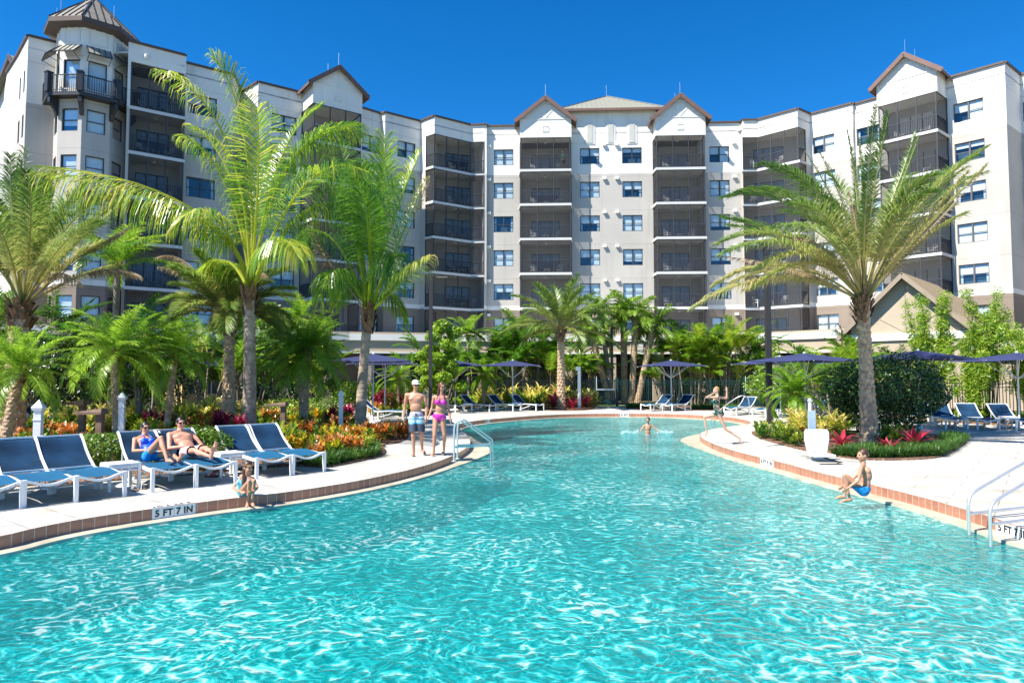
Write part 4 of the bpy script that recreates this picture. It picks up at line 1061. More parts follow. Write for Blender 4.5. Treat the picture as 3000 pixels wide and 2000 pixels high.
cB_ = [
 ([(846, 700, 0), (852, 560, 0), (880, 420, -.4), (886, 315, -.8)], dict(ll=1.0, droop=.25, v0=.45, v1=.62)),
 ([(842, 700, 0), (820, 540, -.4), (790, 420, -.8), (700, 385, -1.4)], dict(ll=1.25, n=92, droop=1.2, v0=.25, v1=.4)),
 ([(840, 700, 0), (800, 580, .5), (740, 480, 1.0), (690, 560, 1.6)], dict(ll=1.2, n=90, droop=1.5, v0=.25, v1=.45)),
 ([(846, 700, 0), (830, 520, .8), (800, 400, 1.4), (780, 330, 2.0)], dict(ll=1.0, droop=.5, v0=.2, v1=.4)),
 ([(850, 700, 0), (880, 560, .3), (920, 450, .6), (965, 350, 1.0)], dict(ll=.95, droop=.5, v0=.45, v1=.75)),
 ([(852, 705, 0), (895, 600, .6), (935, 520, 1.0), (975, 415, 1.4)], dict(ll=.7, droop=.9, v0=.45, v1=.95)),
 ([(853, 715, 0), (900, 670, -.3), (930, 620, -.8), (975, 600, -1.2)], dict(ll=.75, droop=.9, v0=.5, v1=.95)),
 ([(852, 710, 0), (890, 600, -.8), (920, 520, -1.4), (900, 640, -2.0)], dict(ll=1.1, droop=1.7, v0=.28, v1=.5)),
 ([(842, 705, 0), (800, 640, -.6), (760, 560, -1.2), (735, 690, -2.0)], dict(ll=1.0, droop=1.7, v0=.32, v1=.6)),
 ([(846, 705, 0), (860, 560, -1.2), (850, 440, -2.0), (830, 380, -2.6)], dict(ll=1.2, droop=.9, v0=.22, v1=.4)),
 ([(846, 705, 0), (870, 540, 1.4), (905, 430, 2.2), (930, 400, 3.0)], dict(ll=1.0, droop=.9, v0=.3, v1=.5)),
 ([(850, 715, 0), (870, 670, .6), (900, 650, 1.0), (930, 740, 1.4)], dict(ll=.8, droop=1.5, v0=.35, v1=.7)),
 ([(843, 710, 0), (815, 640, 1.0), (800, 600, 1.6), (770, 700, 2.2)], dict(ll=.9, droop=1.5, v0=.3, v1=.6)),
]
bB = atY(1056, 1110, YB); bB.z = 0; tB = atY(1078, 930, YB); mB = bB.lerp(tB, .5) + Vector((-.06, 0, 0))
coco('coconut_palm', bB, mB, tB, YB, cB_, .19, .15, 'coconut palm with deep green upright fronds, left of the couple', 12, kw=dict(vr=.22),
     dead=[([(856, 700, .4), (905, 600, .8), (950, 520, 1.0), (985, 405, 1.4)], dict(bare=.75, n=24, ll=.5)), ([(840, 715, 0), (790, 640, .5), (740, 600, .9), (715, 520, 1.2)], dict(bare=.5, ll=.7))])
# ---- date palms
def date_palm(base, top, r0, r1, Yc, fronds, label, seed, kw={}, dead=(), scales=9, group='palms round the pool', name='date_palm'):
    rng = random.Random(seed); o = empty(name, base, 0, label, 'palm tree', group); loc = Vector(base)
    date_trunk(Vector((0, 0, -.05)), top - loc, r0, r1, scales).build('trunk', M['date_bark'], o, smooth=False)
    mb = MB(); c = top - loc
    for P, kk in fronds:
        P = tuple(p - loc for p in P); k2 = dict(n=150, ll=.68, lw=.026, droop=.45, v0=.78, v1=.3, bare=.22, vr=.16, rr=.035, rcol=.86, ang0=50, ang1=26, vee=.3, clump=.25); k2.update(kw); k2.update(kk); frond(mb, rng, P, **k2)
    mb.build('crown', M['date_leaf'], o)
    bm_ = MB(); boots(bm_, rng, c + Vector((0, 0, .05)), r1 * 1.05, .75, 60, .32, .12, .3, .5); bm_.build('leaf_bases', M['boot'], o)
    if dead:
        dm = MB()
        for P, kk in dead:
            P = tuple(p - loc for p in P); k2 = dict(n=60, ll=.34, lw=.035, droop=2.2, v0=.1, v1=.9, vr=.3, vee=0, bare=.3, rr=.03, rcol=.8); k2.update(kk); frond(dm, rng, P, **k2)
        dm.build('dead_frond', M['dead_leaf'], o)
    return o
YR = 19.1
bR = at(2548, 1298); tR_ = atY(2527, 875, YR)
def q4(Yc, *p): return dp(p, Yc)
fR = []
for pts, kk in twins([
 ([(1980, 680, 0), (1950, 560, -.3), (1870, 390, -.8), (1745, 378, -1.2)], dict(v0=.7, v1=.15)),
 ([(1978, 680, 0), (1930, 540, .4), (1800, 410, .9), (1660, 455, 1.3)], dict(v0=.75, v1=.3)),
 ([(1975, 685, 0), (1920, 580, -.6), (1790, 490, -1.2), (1650, 560, -1.8)], dict(v0=.8, v1=.55)),
 ([(1975, 685, 0), (1900, 590, .3), (1780, 520, .7), (1660, 500, 1.1)], dict(v0=.7, v1=.35)),
 ([(1972, 688, 0), (1900, 620, -.2), (1760, 570, -.5), (1640, 655, -.8)], dict(v0=.9, v1=.8, droop=.7)),
 ([(1972, 690, 0), (1900, 640, .8), (1790, 590, 1.4), (1680, 650, 2.0)], dict(v0=.9, v1=.85, droop=.8)),
 ([(1980, 680, 0), (1975, 540, 0), (1920, 420, -.3), (1880, 345, -.5)], dict(v0=.6, v1=.2, ll=.2, n=50)),
 ([(1984, 680, 0), (1975, 540, .5), (1970, 420, .8), (1945, 300, 1.0)], dict(v0=.5, v1=.15, ll=.22)),
 ([(1986, 680, 0), (1990, 540, -.4), (2010, 400, -.8), (2042, 258, -1.2)], dict(v0=.7, v1=.3, ll=.42)),
 ([(1988, 680, 0), (2010, 540, .2), (2060, 440, .4), (2105, 300, .6)], dict(v0=.6, v1=.3, ll=.32)),
 ([(1990, 682, 0), (2040, 540, -.2), (2130, 430, -.4), (2262, 342, -.8)], dict(v0=.75, v1=.55)),
 ([(1990, 684, 0), (2050, 560, .5), (2130, 400, .9), (2240, 360, 1.3)], dict(v0=.8, v1=.3)),
 ([(1992, 686, 0), (2060, 590, -.6), (2160, 490, -1.0), (2265, 380, -1.5)], dict(v0=.9, v1=.75, ll=.36)),
 ([(1990, 688, 0), (2040, 610, .7), (2100, 520, 1.4), (2190, 470, 2.0)], dict(v0=.9, v1=.6)),
 ([(1988, 680, 0), (2020, 540, -1.0), (2060, 440, -1.8), (2150, 400, -2.6)], dict(v0=.8, v1=.45)),
 ([(1980, 680, 0), (1950, 560, -1.2), (1900, 460, -2.0), (1820, 470, -2.8)], dict(v0=.8, v1=.45)),
 ([(1980, 680, 0), (1940, 560, 1.2), (1880, 450, 2.0), (1760, 430, 2.8)], dict(v0=.75, v1=.3)),
 ([(1986, 680, 0), (2010, 560, 1.4), (2040, 430, 2.2), (2100, 400, 3.0)], dict(v0=.75, v1=.35)),
 ([(1978, 684, 0), (1930, 600, -1.2), (1850, 540, -2.0), (1740, 620, -2.6)], dict(v0=.9, v1=.7, droop=.6)),
 ([(1984, 680, 0), (1985, 560, 1.6), (1960, 440, 2.6), (1900, 400, 3.2)], dict(v0=.8, v1=.4)),
], 77, 26): fR.append((dp(pts, YR), kk))
date_palm(bR, tR_, .25, .175, YR, fR, 'big date palm with diamond-scaled trunk, in the bed on the right beside the pool lift', 21,
          dead=[(dp([(1990, 680, 0), (2010, 600, -.3), (2040, 520, -.6), (2062, 490, -.8)], YR), dict(ll=.3, n=50, v0=.6, v1=1, bare=.4)), (dp([(1978, 684, 0), (1940, 600, -.6), (1880, 540, -1.0), (1815, 545, -1.3)], YR), dict(bare=.45)),
                (dp([(1970, 690, 0), (1900, 640, .2), (1800, 600, .3), (1665, 590, .4)], YR), dict(bare=.35, ll=.3)), (dp([(1992, 686, 0), (2060, 600, .2), (2150, 520, .4), (2262, 385, .5)], YR), dict(bare=.3, ll=.22, droop=1)), (dp([(1984, 680, 0), (1975, 600, .2), (1965, 480, .4), (1950, 440, .4)], YR), dict(bare=.5, ll=.25))])
def rand_date(c, rng, n=26, Lf=2.4, kk={}, elmin=0, elmax=78):
    fr_ = []
    for i in range(n):
        az = 2.4 * i + rng.uniform(-.3, .3); e = elmin + (elmax - elmin) * ((i + .5) / n) ** .9
        k2 = dict(v0=.85 - .25 * i / n, v1=.65 - .45 * i / n); k2.update(kk)
        fr_.append((arch(c, az, R(e), Lf * rng.uniform(.85, 1.1), R(rng.uniform(35, 60)) * (1.15 - .5 * i / n)), k2))
    return fr_
# far left date palm
YL = 19.5; c = atY(62, 905, YL); bL_ = atY(38, 1180, YL); bL_.z = 0
fL = []
for pts, kk in twins([
 ([(50, 700, 0), (40, 560, 0), (20, 460, -.3), (25, 355, -.5)], {}), ([(52, 700, 0), (80, 540, .4), (110, 430, .8), (125, 395, 1)], dict(ll=.4)),
 ([(52, 700, 0), (100, 580, -.4), (170, 480, -.8), (250, 450, -1.3)], {}), ([(54, 702, 0), (110, 610, .4), (180, 540, .9), (262, 470, 1.3)], dict(v0=.85, v1=.6)),
 ([(50, 700, 0), (20, 560, .4), (-40, 450, .9), (-120, 420, 1.3)], {}), ([(48, 700, 0), (10, 600, -.4), (-60, 520, -.8), (-160, 540, -1.3)], {}),
 ([(52, 700, 0), (70, 560, -.8), (80, 440, -1.4), (60, 395, -2)], {}), ([(52, 700, 0), (80, 580, 1.2), (120, 480, 2), (200, 420, 2.8)], {}),
 ([(54, 700, 0), (100, 620, -.9), (150, 540, -1.6), (240, 510, -2.3)], dict(v0=.85, v1=.5)), ([(50, 700, 0), (20, 600, 1.2), (-20, 520, 2), (-90, 470, 2.8)], {}),
 ([(50, 700, 0), (30, 580, -1.2), (-10, 480, -2), (-60, 440, -2.6)], {}), ([(52, 700, 0), (60, 580, 1.4), (50, 440, 2.2), (40, 400, 3)], {}),
 ([(54, 704, 0), (120, 640, .2), (170, 590, .5), (235, 560, .8)], dict(v0=.95, v1=.7)),
], 78, 26): fL.append((dp(pts, YL), kk))
date_palm(bL_, c, .33, .26, YL, fL, 'stout date palm at the far left edge with arching dry fronds', 22, dead=[(dp([(54, 705, 0), (90, 640, -.2), (130, 600, -.4), (185, 650, -.6)], YL), dict(bare=.45, ll=.42)), (dp([(54, 705, 0), (150, 640, .5), (250, 590, .9), (325, 635, 1.2)], YL), dict(bare=.5, ll=.42)), (dp([(54, 700, 0), (100, 600, .2), (90, 560, .3), (70, 520, .4)], YL), dict(bare=.3, ll=.25)), (dp([(54, 703, 0), (150, 620, .9), (220, 560, 1.4), (300, 520, 1.8)], YL), dict(bare=.6, ll=.3))])
# mid-left date palm
YM = 22.5; c = atY(672, 925, YM); bM_ = atY(672, 1150, YM); bM_.z = 0; rg = random.Random(4)
fM = rand_date(c, rg, 30, 2.2, dict(v1=.45), 10)
date_palm(bM_, c, .25, .17, YM, fM, 'date palm with scaly brown trunk, just left of the tallest palm', 23, dead=[(dp([(526, 715, 0), (470, 640, .2), (420, 570, .4), (362, 590, .6)], YM), {}), (dp([(526, 718, 0), (480, 660, -.3), (420, 615, -.5), (365, 612, -.8)], YM), {}), (dp([(528, 715, 0), (560, 650, -.3), (600, 600, -.5), (615, 640, -.8)], YM), {})])
# centre date palm
YC = 39.0; c = atY(1643, 968, YC); bC_ = atY(1643, 1103, YC); bC_.z = 0; rg = random.Random(8)
date_palm(bC_, c, .27, .20, YC, rand_date(c, rg, 28, 3.3, dict(n=70, ll=.7, lw=.05, v1=.5), 5, 86), 'date palm standing alone in the bed left of the white shower post', 24)

# ---- generic palms by rosette
def rosette_palm(base, top, r, n, Lf, leaf, label, seed, kw={}, trunk='pyg', name='pygmy_date_palm', lean=0, elmin=-25, elmax=86, dropr=(35, 70), parent=None, group='palms round the pool', extra=None):
    rng = random.Random(seed); o = empty(name, base, 0, label, 'palm tree', group) if parent is None else parent
    loc = Vector(base) if parent is None else Vector((0, 0, 0)); loc = Vector(base)
    def trunk_(b_, t_, rr_):
        if trunk == 'pyg': return date_trunk(b_, t_, rr_, rr_ * 1.1, 6, .09, 1.2, .3)
        return ring_trunk(b_, b_.lerp(t_, .5), t_, rr_, rr_ * .8, .2)
    tops = [top] + (extra or [])
    mb = MB(); bt = MB()
    for ti, tp in enumerate(tops):
        b0 = Vector((0, 0, -.05)) if ti == 0 else Vector(((tp.x - loc.x) * .15, (tp.y - loc.y) * .15, -.05))
        trunk_(b0, tp - loc, r).build('trunk', M['date_bark'] if trunk == 'pyg' else M['trunk_grey'], o, smooth=trunk != 'pyg')
        for i in range(n):
            az = 2.4 * i + rng.uniform(-.35, .35) + ti; f = (i + .5) / n; e = elmin + (elmax - elmin) * f ** .9
            k2 = dict(n=46, ll=Lf * .20, lw=.028, droop=.45, v0=.4, v1=.62, vr=.2, bare=.12, rr=.014, rcol=.8, seg=2, vee=.15); k2.update(kw)
            frond(mb, rng, arch(tp - loc, az, R(e), Lf * rng.uniform(.85, 1.1) * (1 - .25 * f), R(rng.uniform(*dropr)) * (1.2 - .5 * f)), **k2)
        boots(bt, rng, tp - loc + Vector((0, 0, .02)), r * 1.1, .35, 30, .16, .05, .3, .6)
    mb.build('crown', M[leaf], o); bt.build('leaf_bases', M['boot'], o)
    return o
def px_palm(px, py_top, Y, py_base=None, px_base=None, **kw):
    t = atY(px, py_top, Y); b_ = atY(px_base or px, 1110, Y); b_.z = 0
    return b_, t
J = 1.2755
for i, (px, py, pxb, Y, rr_, n_, Lf, lab, ex) in enumerate([
    (262 * J, 812 * J, 262 * J + 12, 18.0, .085, 36, 1.9, 'pygmy date palm behind the two empty loungers at the far left, glossy arching fronds', []),
    (45 * J, 850 * J, 12 * J, 16.5, .12, 32, 1.6, 'pygmy date palm with thick rough trunk leaning at the left edge', []),
    (402 * J, 815 * J, 382 * J, 19.5, .085, 30, 1.6, 'slim pygmy date palm leaning right, behind the sunbathing man', []),
    (708 * J, 800 * J, 700 * J, 24.0, .11, 36, 1.95, 'bushy twin-stemmed pygmy date palm between the two coconut palms', [atY(690 * J, 826 * J, 24.2)]),
    (1822 * J, 905 * J, 1822 * J, 24.5, .08, 38, 1.4, 'low feathery pygmy date palm beside the dark lamp post on the right', []),
    (915 * J, 868 * J, 915 * J, 36.0, .1, 26, 1.5, 'small palm in the shade under the arcade left of the couple', []),
    (1110 * J, 862 * J, 1112 * J, 40.0, .1, 24, 1.6, 'small bushy palm behind the fence left of the centre date palm', []),
]):
    b_ = atY(pxb, 1110, Y); b_.z = 0
    rosette_palm(b_, atY(px, py, Y), rr_, n_, Lf, 'pyg_leaf', lab, 40 + i, extra=ex, kw=dict(lw=.012 + Y * .0005))
# queen and fan-crowned palms of the middle cluster
for i, (px, py, pxb, Y, n_, Lf, lab) in enumerate([
    (1378 * J, 716 * J, 1408 * J, 46, 14, 2.6, 'first tall palm from the left in the middle cluster behind the fence'),
    (1432 * J, 722 * J, 1434 * J, 47, 14, 2.6, 'second tall palm from the left in the middle cluster, straight trunk'),
    (1460 * J, 728 * J, 1450 * J, 46, 14, 2.6, 'third tall palm from the left in the middle cluster, leaning right'),
    (1500 * J, 752 * J, 1462 * J, 45.5, 14, 2.5, 'rightmost leaning palm of the middle cluster, dark drooping crown'),
    (1358 * J, 768 * J, 1402 * J, 46, 13, 2.1, 'short palm leaning left at the foot of the middle cluster'),
]):
    b_ = atY(pxb, 1110, Y); b_.z = 0
    rosette_palm(b_, atY(px, py, Y), .2, n_, Lf, 'mid_leaf' if i != 1 else 'pyg_leaf', lab, 60 + i, name='queen_palm', trunk='pyg' if i else 'ring', elmin=-12, elmax=80, dropr=(45, 80), kw=dict(n=34, ll=.75, lw=.07, droop=.6, v0=.45, v1=.7, vr=.25, rr=.03, clump=.3), group='tall palms of the middle cluster')
# areca clumps: many thin canes with golden fronds
def areca(px, Y, h, n, label, seed, spread=.9, gold=.75, Lf=2.2, leaf='coco_leaf'):
    rng = random.Random(seed); b_ = atY(px, 1110, Y); b_.z = 0; o = empty('areca_palm', b_, 0, label, 'palm tree', 'clumping palms along the fence'); mb = MB(); cn = MB()
    for i in range(n):
        az = rng.uniform(0, 2 * pi); r_ = spread * sqrt(rng.random()); p = Vector((cos(az) * r_, sin(az) * r_, 0)); hh = h * rng.uniform(.25, .6)
        q = p * 1.7 + Vector((0, 0, hh)); cn.tube([p, (p + q) / 2 + Vector((0, 0, .1)), q], .04, 5, a=.7)
        for j in range(5):
            a2 = az + rng.uniform(-1.4, 1.4); P = arch(q, a2, R(rng.uniform(48, 86)), Lf * rng.uniform(.8, 1.1), R(rng.uniform(30, 80)))
            frond(mb, rng, P, n=26, ll=.55, lw=.055, droop=.5, v0=gold, v1=gold - .2, bare=.25, rr=.02, vr=.15, rcol=.85)
    cn.build('cane', M['trunk_grey'], o); mb.build('crown', M[leaf], o); return o
areca(1662 * J, 44.5, 6.6, 16, 'golden areca palm clump behind the running girl', 71)
areca(1590 * J, 45, 6.0, 11, 'areca clump just left of the golden one, behind the navy parasol', 72, .8, .6)
areca(1535 * J, 46, 5.4, 10, 'low areca clump behind the lone centre-right parasol', 73, .8, .55, 1.8)
areca(1325 * J, 47, 6.6, 11, 'dense areca clump just right of the centre date palm trunk', 74, 1.0, .35, 2.0)
areca(1215 * J, 47, 7.2, 12, 'dense areca clump left of the centre date palm', 75, 1.1, .4, 2.0)
areca(1150 * J, 46, 6.8, 10, 'shorter areca clump behind the parasol near the couple', 76, 1.0, .45, 1.8)
areca(1690 * J, 47, 6.6, 10, 'tall pale palm clump at the foot of the right corner balconies', 77, 1.2, .5, 2.6)
areca(1915 * J, 33, 3.8, 9, 'yellow-green areca clump above the dark round bush', 78, 1.2, .7, 2.0)
areca(2060 * J, 36, 4.4, 11, 'feathery palm clump in front of the gabled pavilion', 79, 1.6, .4, 2.4, 'mid_leaf')
areca(455 * J, 30, 5.2, 8, 'tall areca clump behind the mid-left date palm', 80, 1.2, .5, 2.6)
areca(275 * J, 27, 5.4, 8, 'tall green palm clump in front of the corner tower', 81, 1.0, .3, 2.6)
areca(560 * J, 34, 5.0, 10, 'palm clump in front of the arcade behind the tallest palm', 82, 1.0, .3, 2.2, 'mid_leaf')
areca(330 * J, 24, 3.6, 8, 'low shaded palm clump left of the yellow kiosk', 83, .8, .35, 1.8, 'mid_leaf')
areca(70 * J, 26, 3.6, 6, 'yellow palm clump at the left edge behind the stout date palm', 84, .8, .65, 1.8)

# ---- broadleaf trees and bushes built leaf by leaf
def leaf_cloud(mb, rng, c, rad, n, size, v=(.1, .9), shell=.55, hang=0.0, squash=1.0, lumps=7, aspect=.5):
    lp = [(Vector((rng.gauss(0, 1), rng.gauss(0, 1), rng.gauss(0, 1))).normalized(), rng.uniform(.75, 1.12)) for _ in range(lumps)]
    for i in range(n):
        d = Vector((rng.gauss(0, 1), rng.gauss(0, 1), rng.gauss(0, 1))).normalized()
        k = 1.0
        for l_, s_ in lp:
            dt = d.dot(l_)
            if dt > .75: k = max(k * .9, s_ * (0.6 + .5 * dt)) if s_ > .9 else k * .88
        r_ = k * (shell + (1 - shell) * rng.random() ** .5)
        p = c + Vector((d.x * rad[0] * r_, d.y * rad[1] * r_, d.z * rad[2] * r_))
        nn = (d * .7 + Vector((rng.gauss(0, .6), rng.gauss(0, .6), rng.gauss(.5, .6)))).normalized()
        t = nn.cross(Vector((rng.gauss(0, 1), rng.gauss(0, 1), rng.gauss(0, 1) - hang))).normalized(); s2 = nn.cross(t)
        sz = size * rng.uniform(.6, 1.3)
        mb.add([p - t * sz * .5, p + s2 * sz * aspect * .5, p + t * sz * .5, p - s2 * sz * aspect * .5], [(0, 1, 2, 3)], 0, rng.uniform(*v))
def bush(name, base, rad, n, size, leaf, label, seed, cz=None, v=(.1, .9), cat='bush', group=None, stems=5, **kw):
    rng = random.Random(seed); o = empty(name, base, 0, label, cat, group); mb = MB(); c = Vector((0, 0, cz if cz is not None else rad[2] * .95))
    leaf_cloud(mb, rng, c, rad, n, size, v, **kw); mb.build('foliage', M[leaf], o)
    st = MB()
    for i in range(stems):
        a = 2 * pi * i / stems + rng.random(); e = c + Vector((cos(a) * rad[0] * .55, sin(a) * rad[1] * .55, rad[2] * .2)); st.tube([Vector((cos(a) * .06, sin(a) * .06, -.03)), e * .5 + Vector((0, 0, .05)), e], [.04, .03, .012], 5)
    st.build('stem', M['trunk_grey'], o); return o
b_ = atY(2575, 1110, 22.3); b_.z = 0
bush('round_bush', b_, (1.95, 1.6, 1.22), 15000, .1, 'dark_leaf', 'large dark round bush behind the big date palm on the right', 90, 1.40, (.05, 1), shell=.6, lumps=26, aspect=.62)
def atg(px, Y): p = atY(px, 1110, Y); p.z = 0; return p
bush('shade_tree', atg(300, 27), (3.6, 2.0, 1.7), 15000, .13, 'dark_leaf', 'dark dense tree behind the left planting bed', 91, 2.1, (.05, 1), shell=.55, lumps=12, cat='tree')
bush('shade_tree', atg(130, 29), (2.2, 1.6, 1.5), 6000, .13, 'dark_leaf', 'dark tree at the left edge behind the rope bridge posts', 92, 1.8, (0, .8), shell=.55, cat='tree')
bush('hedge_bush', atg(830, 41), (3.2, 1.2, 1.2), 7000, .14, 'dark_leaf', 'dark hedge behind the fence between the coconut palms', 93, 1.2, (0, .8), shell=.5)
bush('hedge_bush', atg(1050, 42.5), (2.0, 1.2, .8), 3500, .16, 'lime_leaf', 'mid green hedge behind the fence left of the couple', 94, .8, shell=.5)
bush('hedge_bush', atg(1240, 48.5), (3.0, 1.0, .9), 3500, .16, 'mid_leaf', 'green hedge behind the fence behind the walking couple', 95, .8, shell=.5)
bush('hedge_bush', atg(1560, 49), (4.2, 1.2, 1.2), 7000, .18, 'mid_leaf', 'tall green shrubbery behind the fence around the centre date palm', 96, 1.0, (.1, 1), shell=.5)
bush('hedge_bush', atg(2120, 46.5), (3.2, 1.2, 1.2), 6000, .18, 'mid_leaf', 'green shrubbery behind the fence right of the gate', 97, 1.2, (0, .85), shell=.5)
bush('hedge_bush', atg(2330, 36), (2.8, 1.2, 1.3), 6000, .15, 'mid_leaf', 'green shrubs under the right-hand parasols', 98, 1.3, (.1, 1), shell=.5)
bush('clipped_hedge', at(285, 1378), (.85, .42, .36), 5200, .07, 'mid_leaf', 'clipped green hedge between the empty loungers and the sunbathers', 99, .42, (.1, 1), shell=.7, lumps=4)
bush('clipped_hedge', at(545, 1378), (.95, .42, .42), 5200, .07, 'mid_leaf', 'clipped green hedge behind the side table next to the sunbathing man', 100, .42, (0, .9), shell=.7, lumps=4)
def small_tree(px, Y, h, label, seed, leaf='lime_leaf', clumps=12, size=.2, spread=1.0, n=420, v=(.2, 1), r=.45):
    rng = random.Random(seed); b_ = atg(px, Y); o = empty('broadleaf_tree', b_, 0, label, 'tree'); tr = MB(); mb = MB()
    tr.tube([(0, 0, -.03), (.05, 0, h * .5), (0, .05, h * .9)], [.06, .045, .015], 6)
    for i in range(clumps):
        z = h * (.3 + .72 * i / clumps); a = 2.4 * i; rr_ = spread * rng.uniform(.4, 1) * (1.05 - .6 * i / clumps); e = Vector((cos(a) * rr_, sin(a) * rr_, z))
        tr.tube([(0, 0, z - .4), e * .6 + Vector((0, 0, z * .35)), e], [.025, .018, .008], 4)
        leaf_cloud(mb, rng, e, (r, r, r * .7), n, size, v, shell=.3, lumps=3, hang=.8)
    tr.build('trunk', M['trunk_grey'], o); mb.build('crown', M[leaf], o); return o
small_tree(1300, 36, 4.7, 'lime green broadleaf tree behind the dark lamp post left of the woman', 101, clumps=16, spread=1.15)
small_tree(1255, 39, 3.6, 'smaller lime green tree beside the broadleaf tree behind the man', 102, clumps=9)
small_tree(2270, 39, 3.7, 'thin yellow-green sapling between the lamp post and the arcade', 103, clumps=8, n=90)
def bamboo(px, Y, h, n, label, seed, w=1.0):
    rng = random.Random(seed); b_ = atg(px, Y); o = empty('bamboo_clump', b_, 0, label, 'bamboo', 'bamboo clumps behind the right fence'); mb = MB(); cn = MB()
    for i in range(n):
        a = rng.uniform(0, 2 * pi); r_ = .45 * w * rng.random(); p = Vector((cos(a) * r_, sin(a) * r_, 0)); hh = h * rng.uniform(.6, 1.05); e = p + Vector((cos(a) * w * rng.uniform(.2, .9), sin(a) * w * .5, hh))
        m_ = p * .4 + e * .6 + Vector((-.1 * cos(a), 0, hh * .12)); cn.tube([p, m_, e], [.03, .022, .006], 5)
        for j in range(9):
            t = .25 + .75 * (j + rng.random()) / 9; q = (p * (1 - t) + m_ * t) * (1 - t) + (m_ * (1 - t) + e * t) * t
            leaf_cloud(mb, rng, q, (.34 * w, .34 * w, .3), 110, .17, (.1, 1), shell=.1, lumps=2, hang=1.2, aspect=.22)
    cn.build('cane', M['lime_leaf'], o); mb.build('foliage', M['lime_leaf'], o); return o
bamboo(2735, 30, 5.4, 13, 'leftmost bamboo clump of the three behind the right-hand fence', 111)
bamboo(2830, 29, 3.3, 8, 'short middle bamboo clump behind the two navy loungers at right', 112, .8)
bamboo(2890, 30.5, 5.6, 13, 'tall middle bamboo clump behind the right-hand loungers', 113)
bamboo(3010, 27, 4.0, 12, 'bamboo clump at the right edge of the picture', 114)

small_tree(800, 37, 5.6, 'leafy green tree behind the twin-stemmed palm, in front of the left wing', 121, 'mid_leaf', 16, .2, 1.5, 420, r=.6)
small_tree(930, 39, 5.0, 'mid green tree in front of the arcade left of the second coconut palm', 122, 'mid_leaf', 14, .2, 1.4, 400, r=.6)
small_tree(905, 30, 4.4, 'pale green sapling right behind the bushy twin-stemmed palm', 123, 'lime_leaf', 9, .16, .8, 150)
areca(640, 33, 5.2, 9, 'palm clump between the tallest palm and the yellow kiosk', 124, 1.2, .35, 2.4, 'mid_leaf')
areca(150, 30, 6.0, 10, 'tall palm clump at the foot of the corner tower', 125, 1.5, .3, 2.8, 'mid_leaf')
areca(-40, 28, 5.6, 8, 'palm clump cut off by the left picture edge', 126, 1.4, .35, 2.6, 'mid_leaf')
areca(1400, 48, 6.6, 10, 'palm clump right behind the far lounger left of the centre date palm', 127, 1.2, .4, 2.2)
areca(1475, 48, 7.4, 10, 'taller palm clump behind the parasol left of the centre date palm', 128, 1.4, .3, 2.4, 'mid_leaf')
areca(2160, 44.5, 6.2, 9, 'palm clump between the golden areca and the lamp post', 129, 1.1, .4, 2.2, 'mid_leaf')
areca(2420, 30, 3.2, 8, 'low feathery clump behind the round bush on its left side', 130, 1.0, .5, 1.9)

# trampled leaf litter and low shrubs under the left palms
for i, (px, Y, w_, h_, lf, lab) in enumerate([(850, 27, 1.5, .6, 'lime_leaf', 'low pale shrub at the foot of the bushy palm'), (960, 29, 1.2, .6, 'mid_leaf', 'low green shrub left of the second coconut palm')]):
    bush('low_shrub', atg(px, Y), (w_, .7, h_), 2200, .10, lf, lab, 200 + i, h_ * .8, (.1, 1), shell=.45, lumps=9)

rosette_palm(atg(1085 * J - 10, 46.5), atY(1075 * J, 770 * J, 46.5), .13, 15, 2.2, 'pyg_leaf', 'slender palm behind the fence between the lime tree and the far parasols', 140, name='queen_palm', trunk='ring', elmin=-15, kw=dict(n=30, ll=.6, lw=.05, vr=.25))
rosette_palm(atg(1185 * J, 47), atY(1180 * J, 755 * J, 47), .13, 15, 2.3, 'mid_leaf', 'slender palm behind the fence just left of the centre date palm', 141, name='queen_palm', trunk='ring', elmin=-15, kw=dict(n=30, ll=.6, lw=.05, vr=.25))
rosette_palm(atg(880, 36), atY(880, 935, 36), .12, 15, 2.2, 'coco_leaf', 'yellow-green palm crown right of the bushy twin-stemmed palm', 142, name='queen_palm', trunk='ring', elmin=-10, kw=dict(n=30, ll=.6, lw=.05, vr=.25))
rosette_palm(atg(330, 25), atY(345, 780, 25), .14, 15, 2.4, 'coco_leaf', 'young coconut palm with an upright fan of fronds in front of the tower balconies', 143, name='coconut_palm', trunk='ring', elmin=20, kw=dict(n=44, ll=.7, lw=.035, vr=.25, droop=.6))

bush('hedge_bush', atg(-260, 24), (3.5, 2.0, 1.8), 5000, .15, 'mid_leaf', 'green bushes beyond the left picture edge', 210, 1.5, (0, .9), shell=.5)
areca(-330, 20, 5.0, 8, 'palm clump beyond the left picture edge', 211, 1.4, .4, 2.4, 'mid_leaf')

areca(1270 * J, 46.5, 5.4, 10, 'palm clump between the shrubs just left of the centre date palm trunk', 150, 1.2, .5, 2.2)
areca(1560 * J, 48, 6.6, 10, 'tall green palm clump right of the middle palm cluster', 151, 1.4, .35, 2.4, 'mid_leaf')
areca(1000 * J, 46, 5.6, 8, 'palm clump behind the lime green tree', 152, 1.2, .5, 2.2)
areca(705 * J, 40, 6.4, 9, 'tall palm clump behind the bushy twin-stemmed palm', 153, 1.3, .45, 2.4)
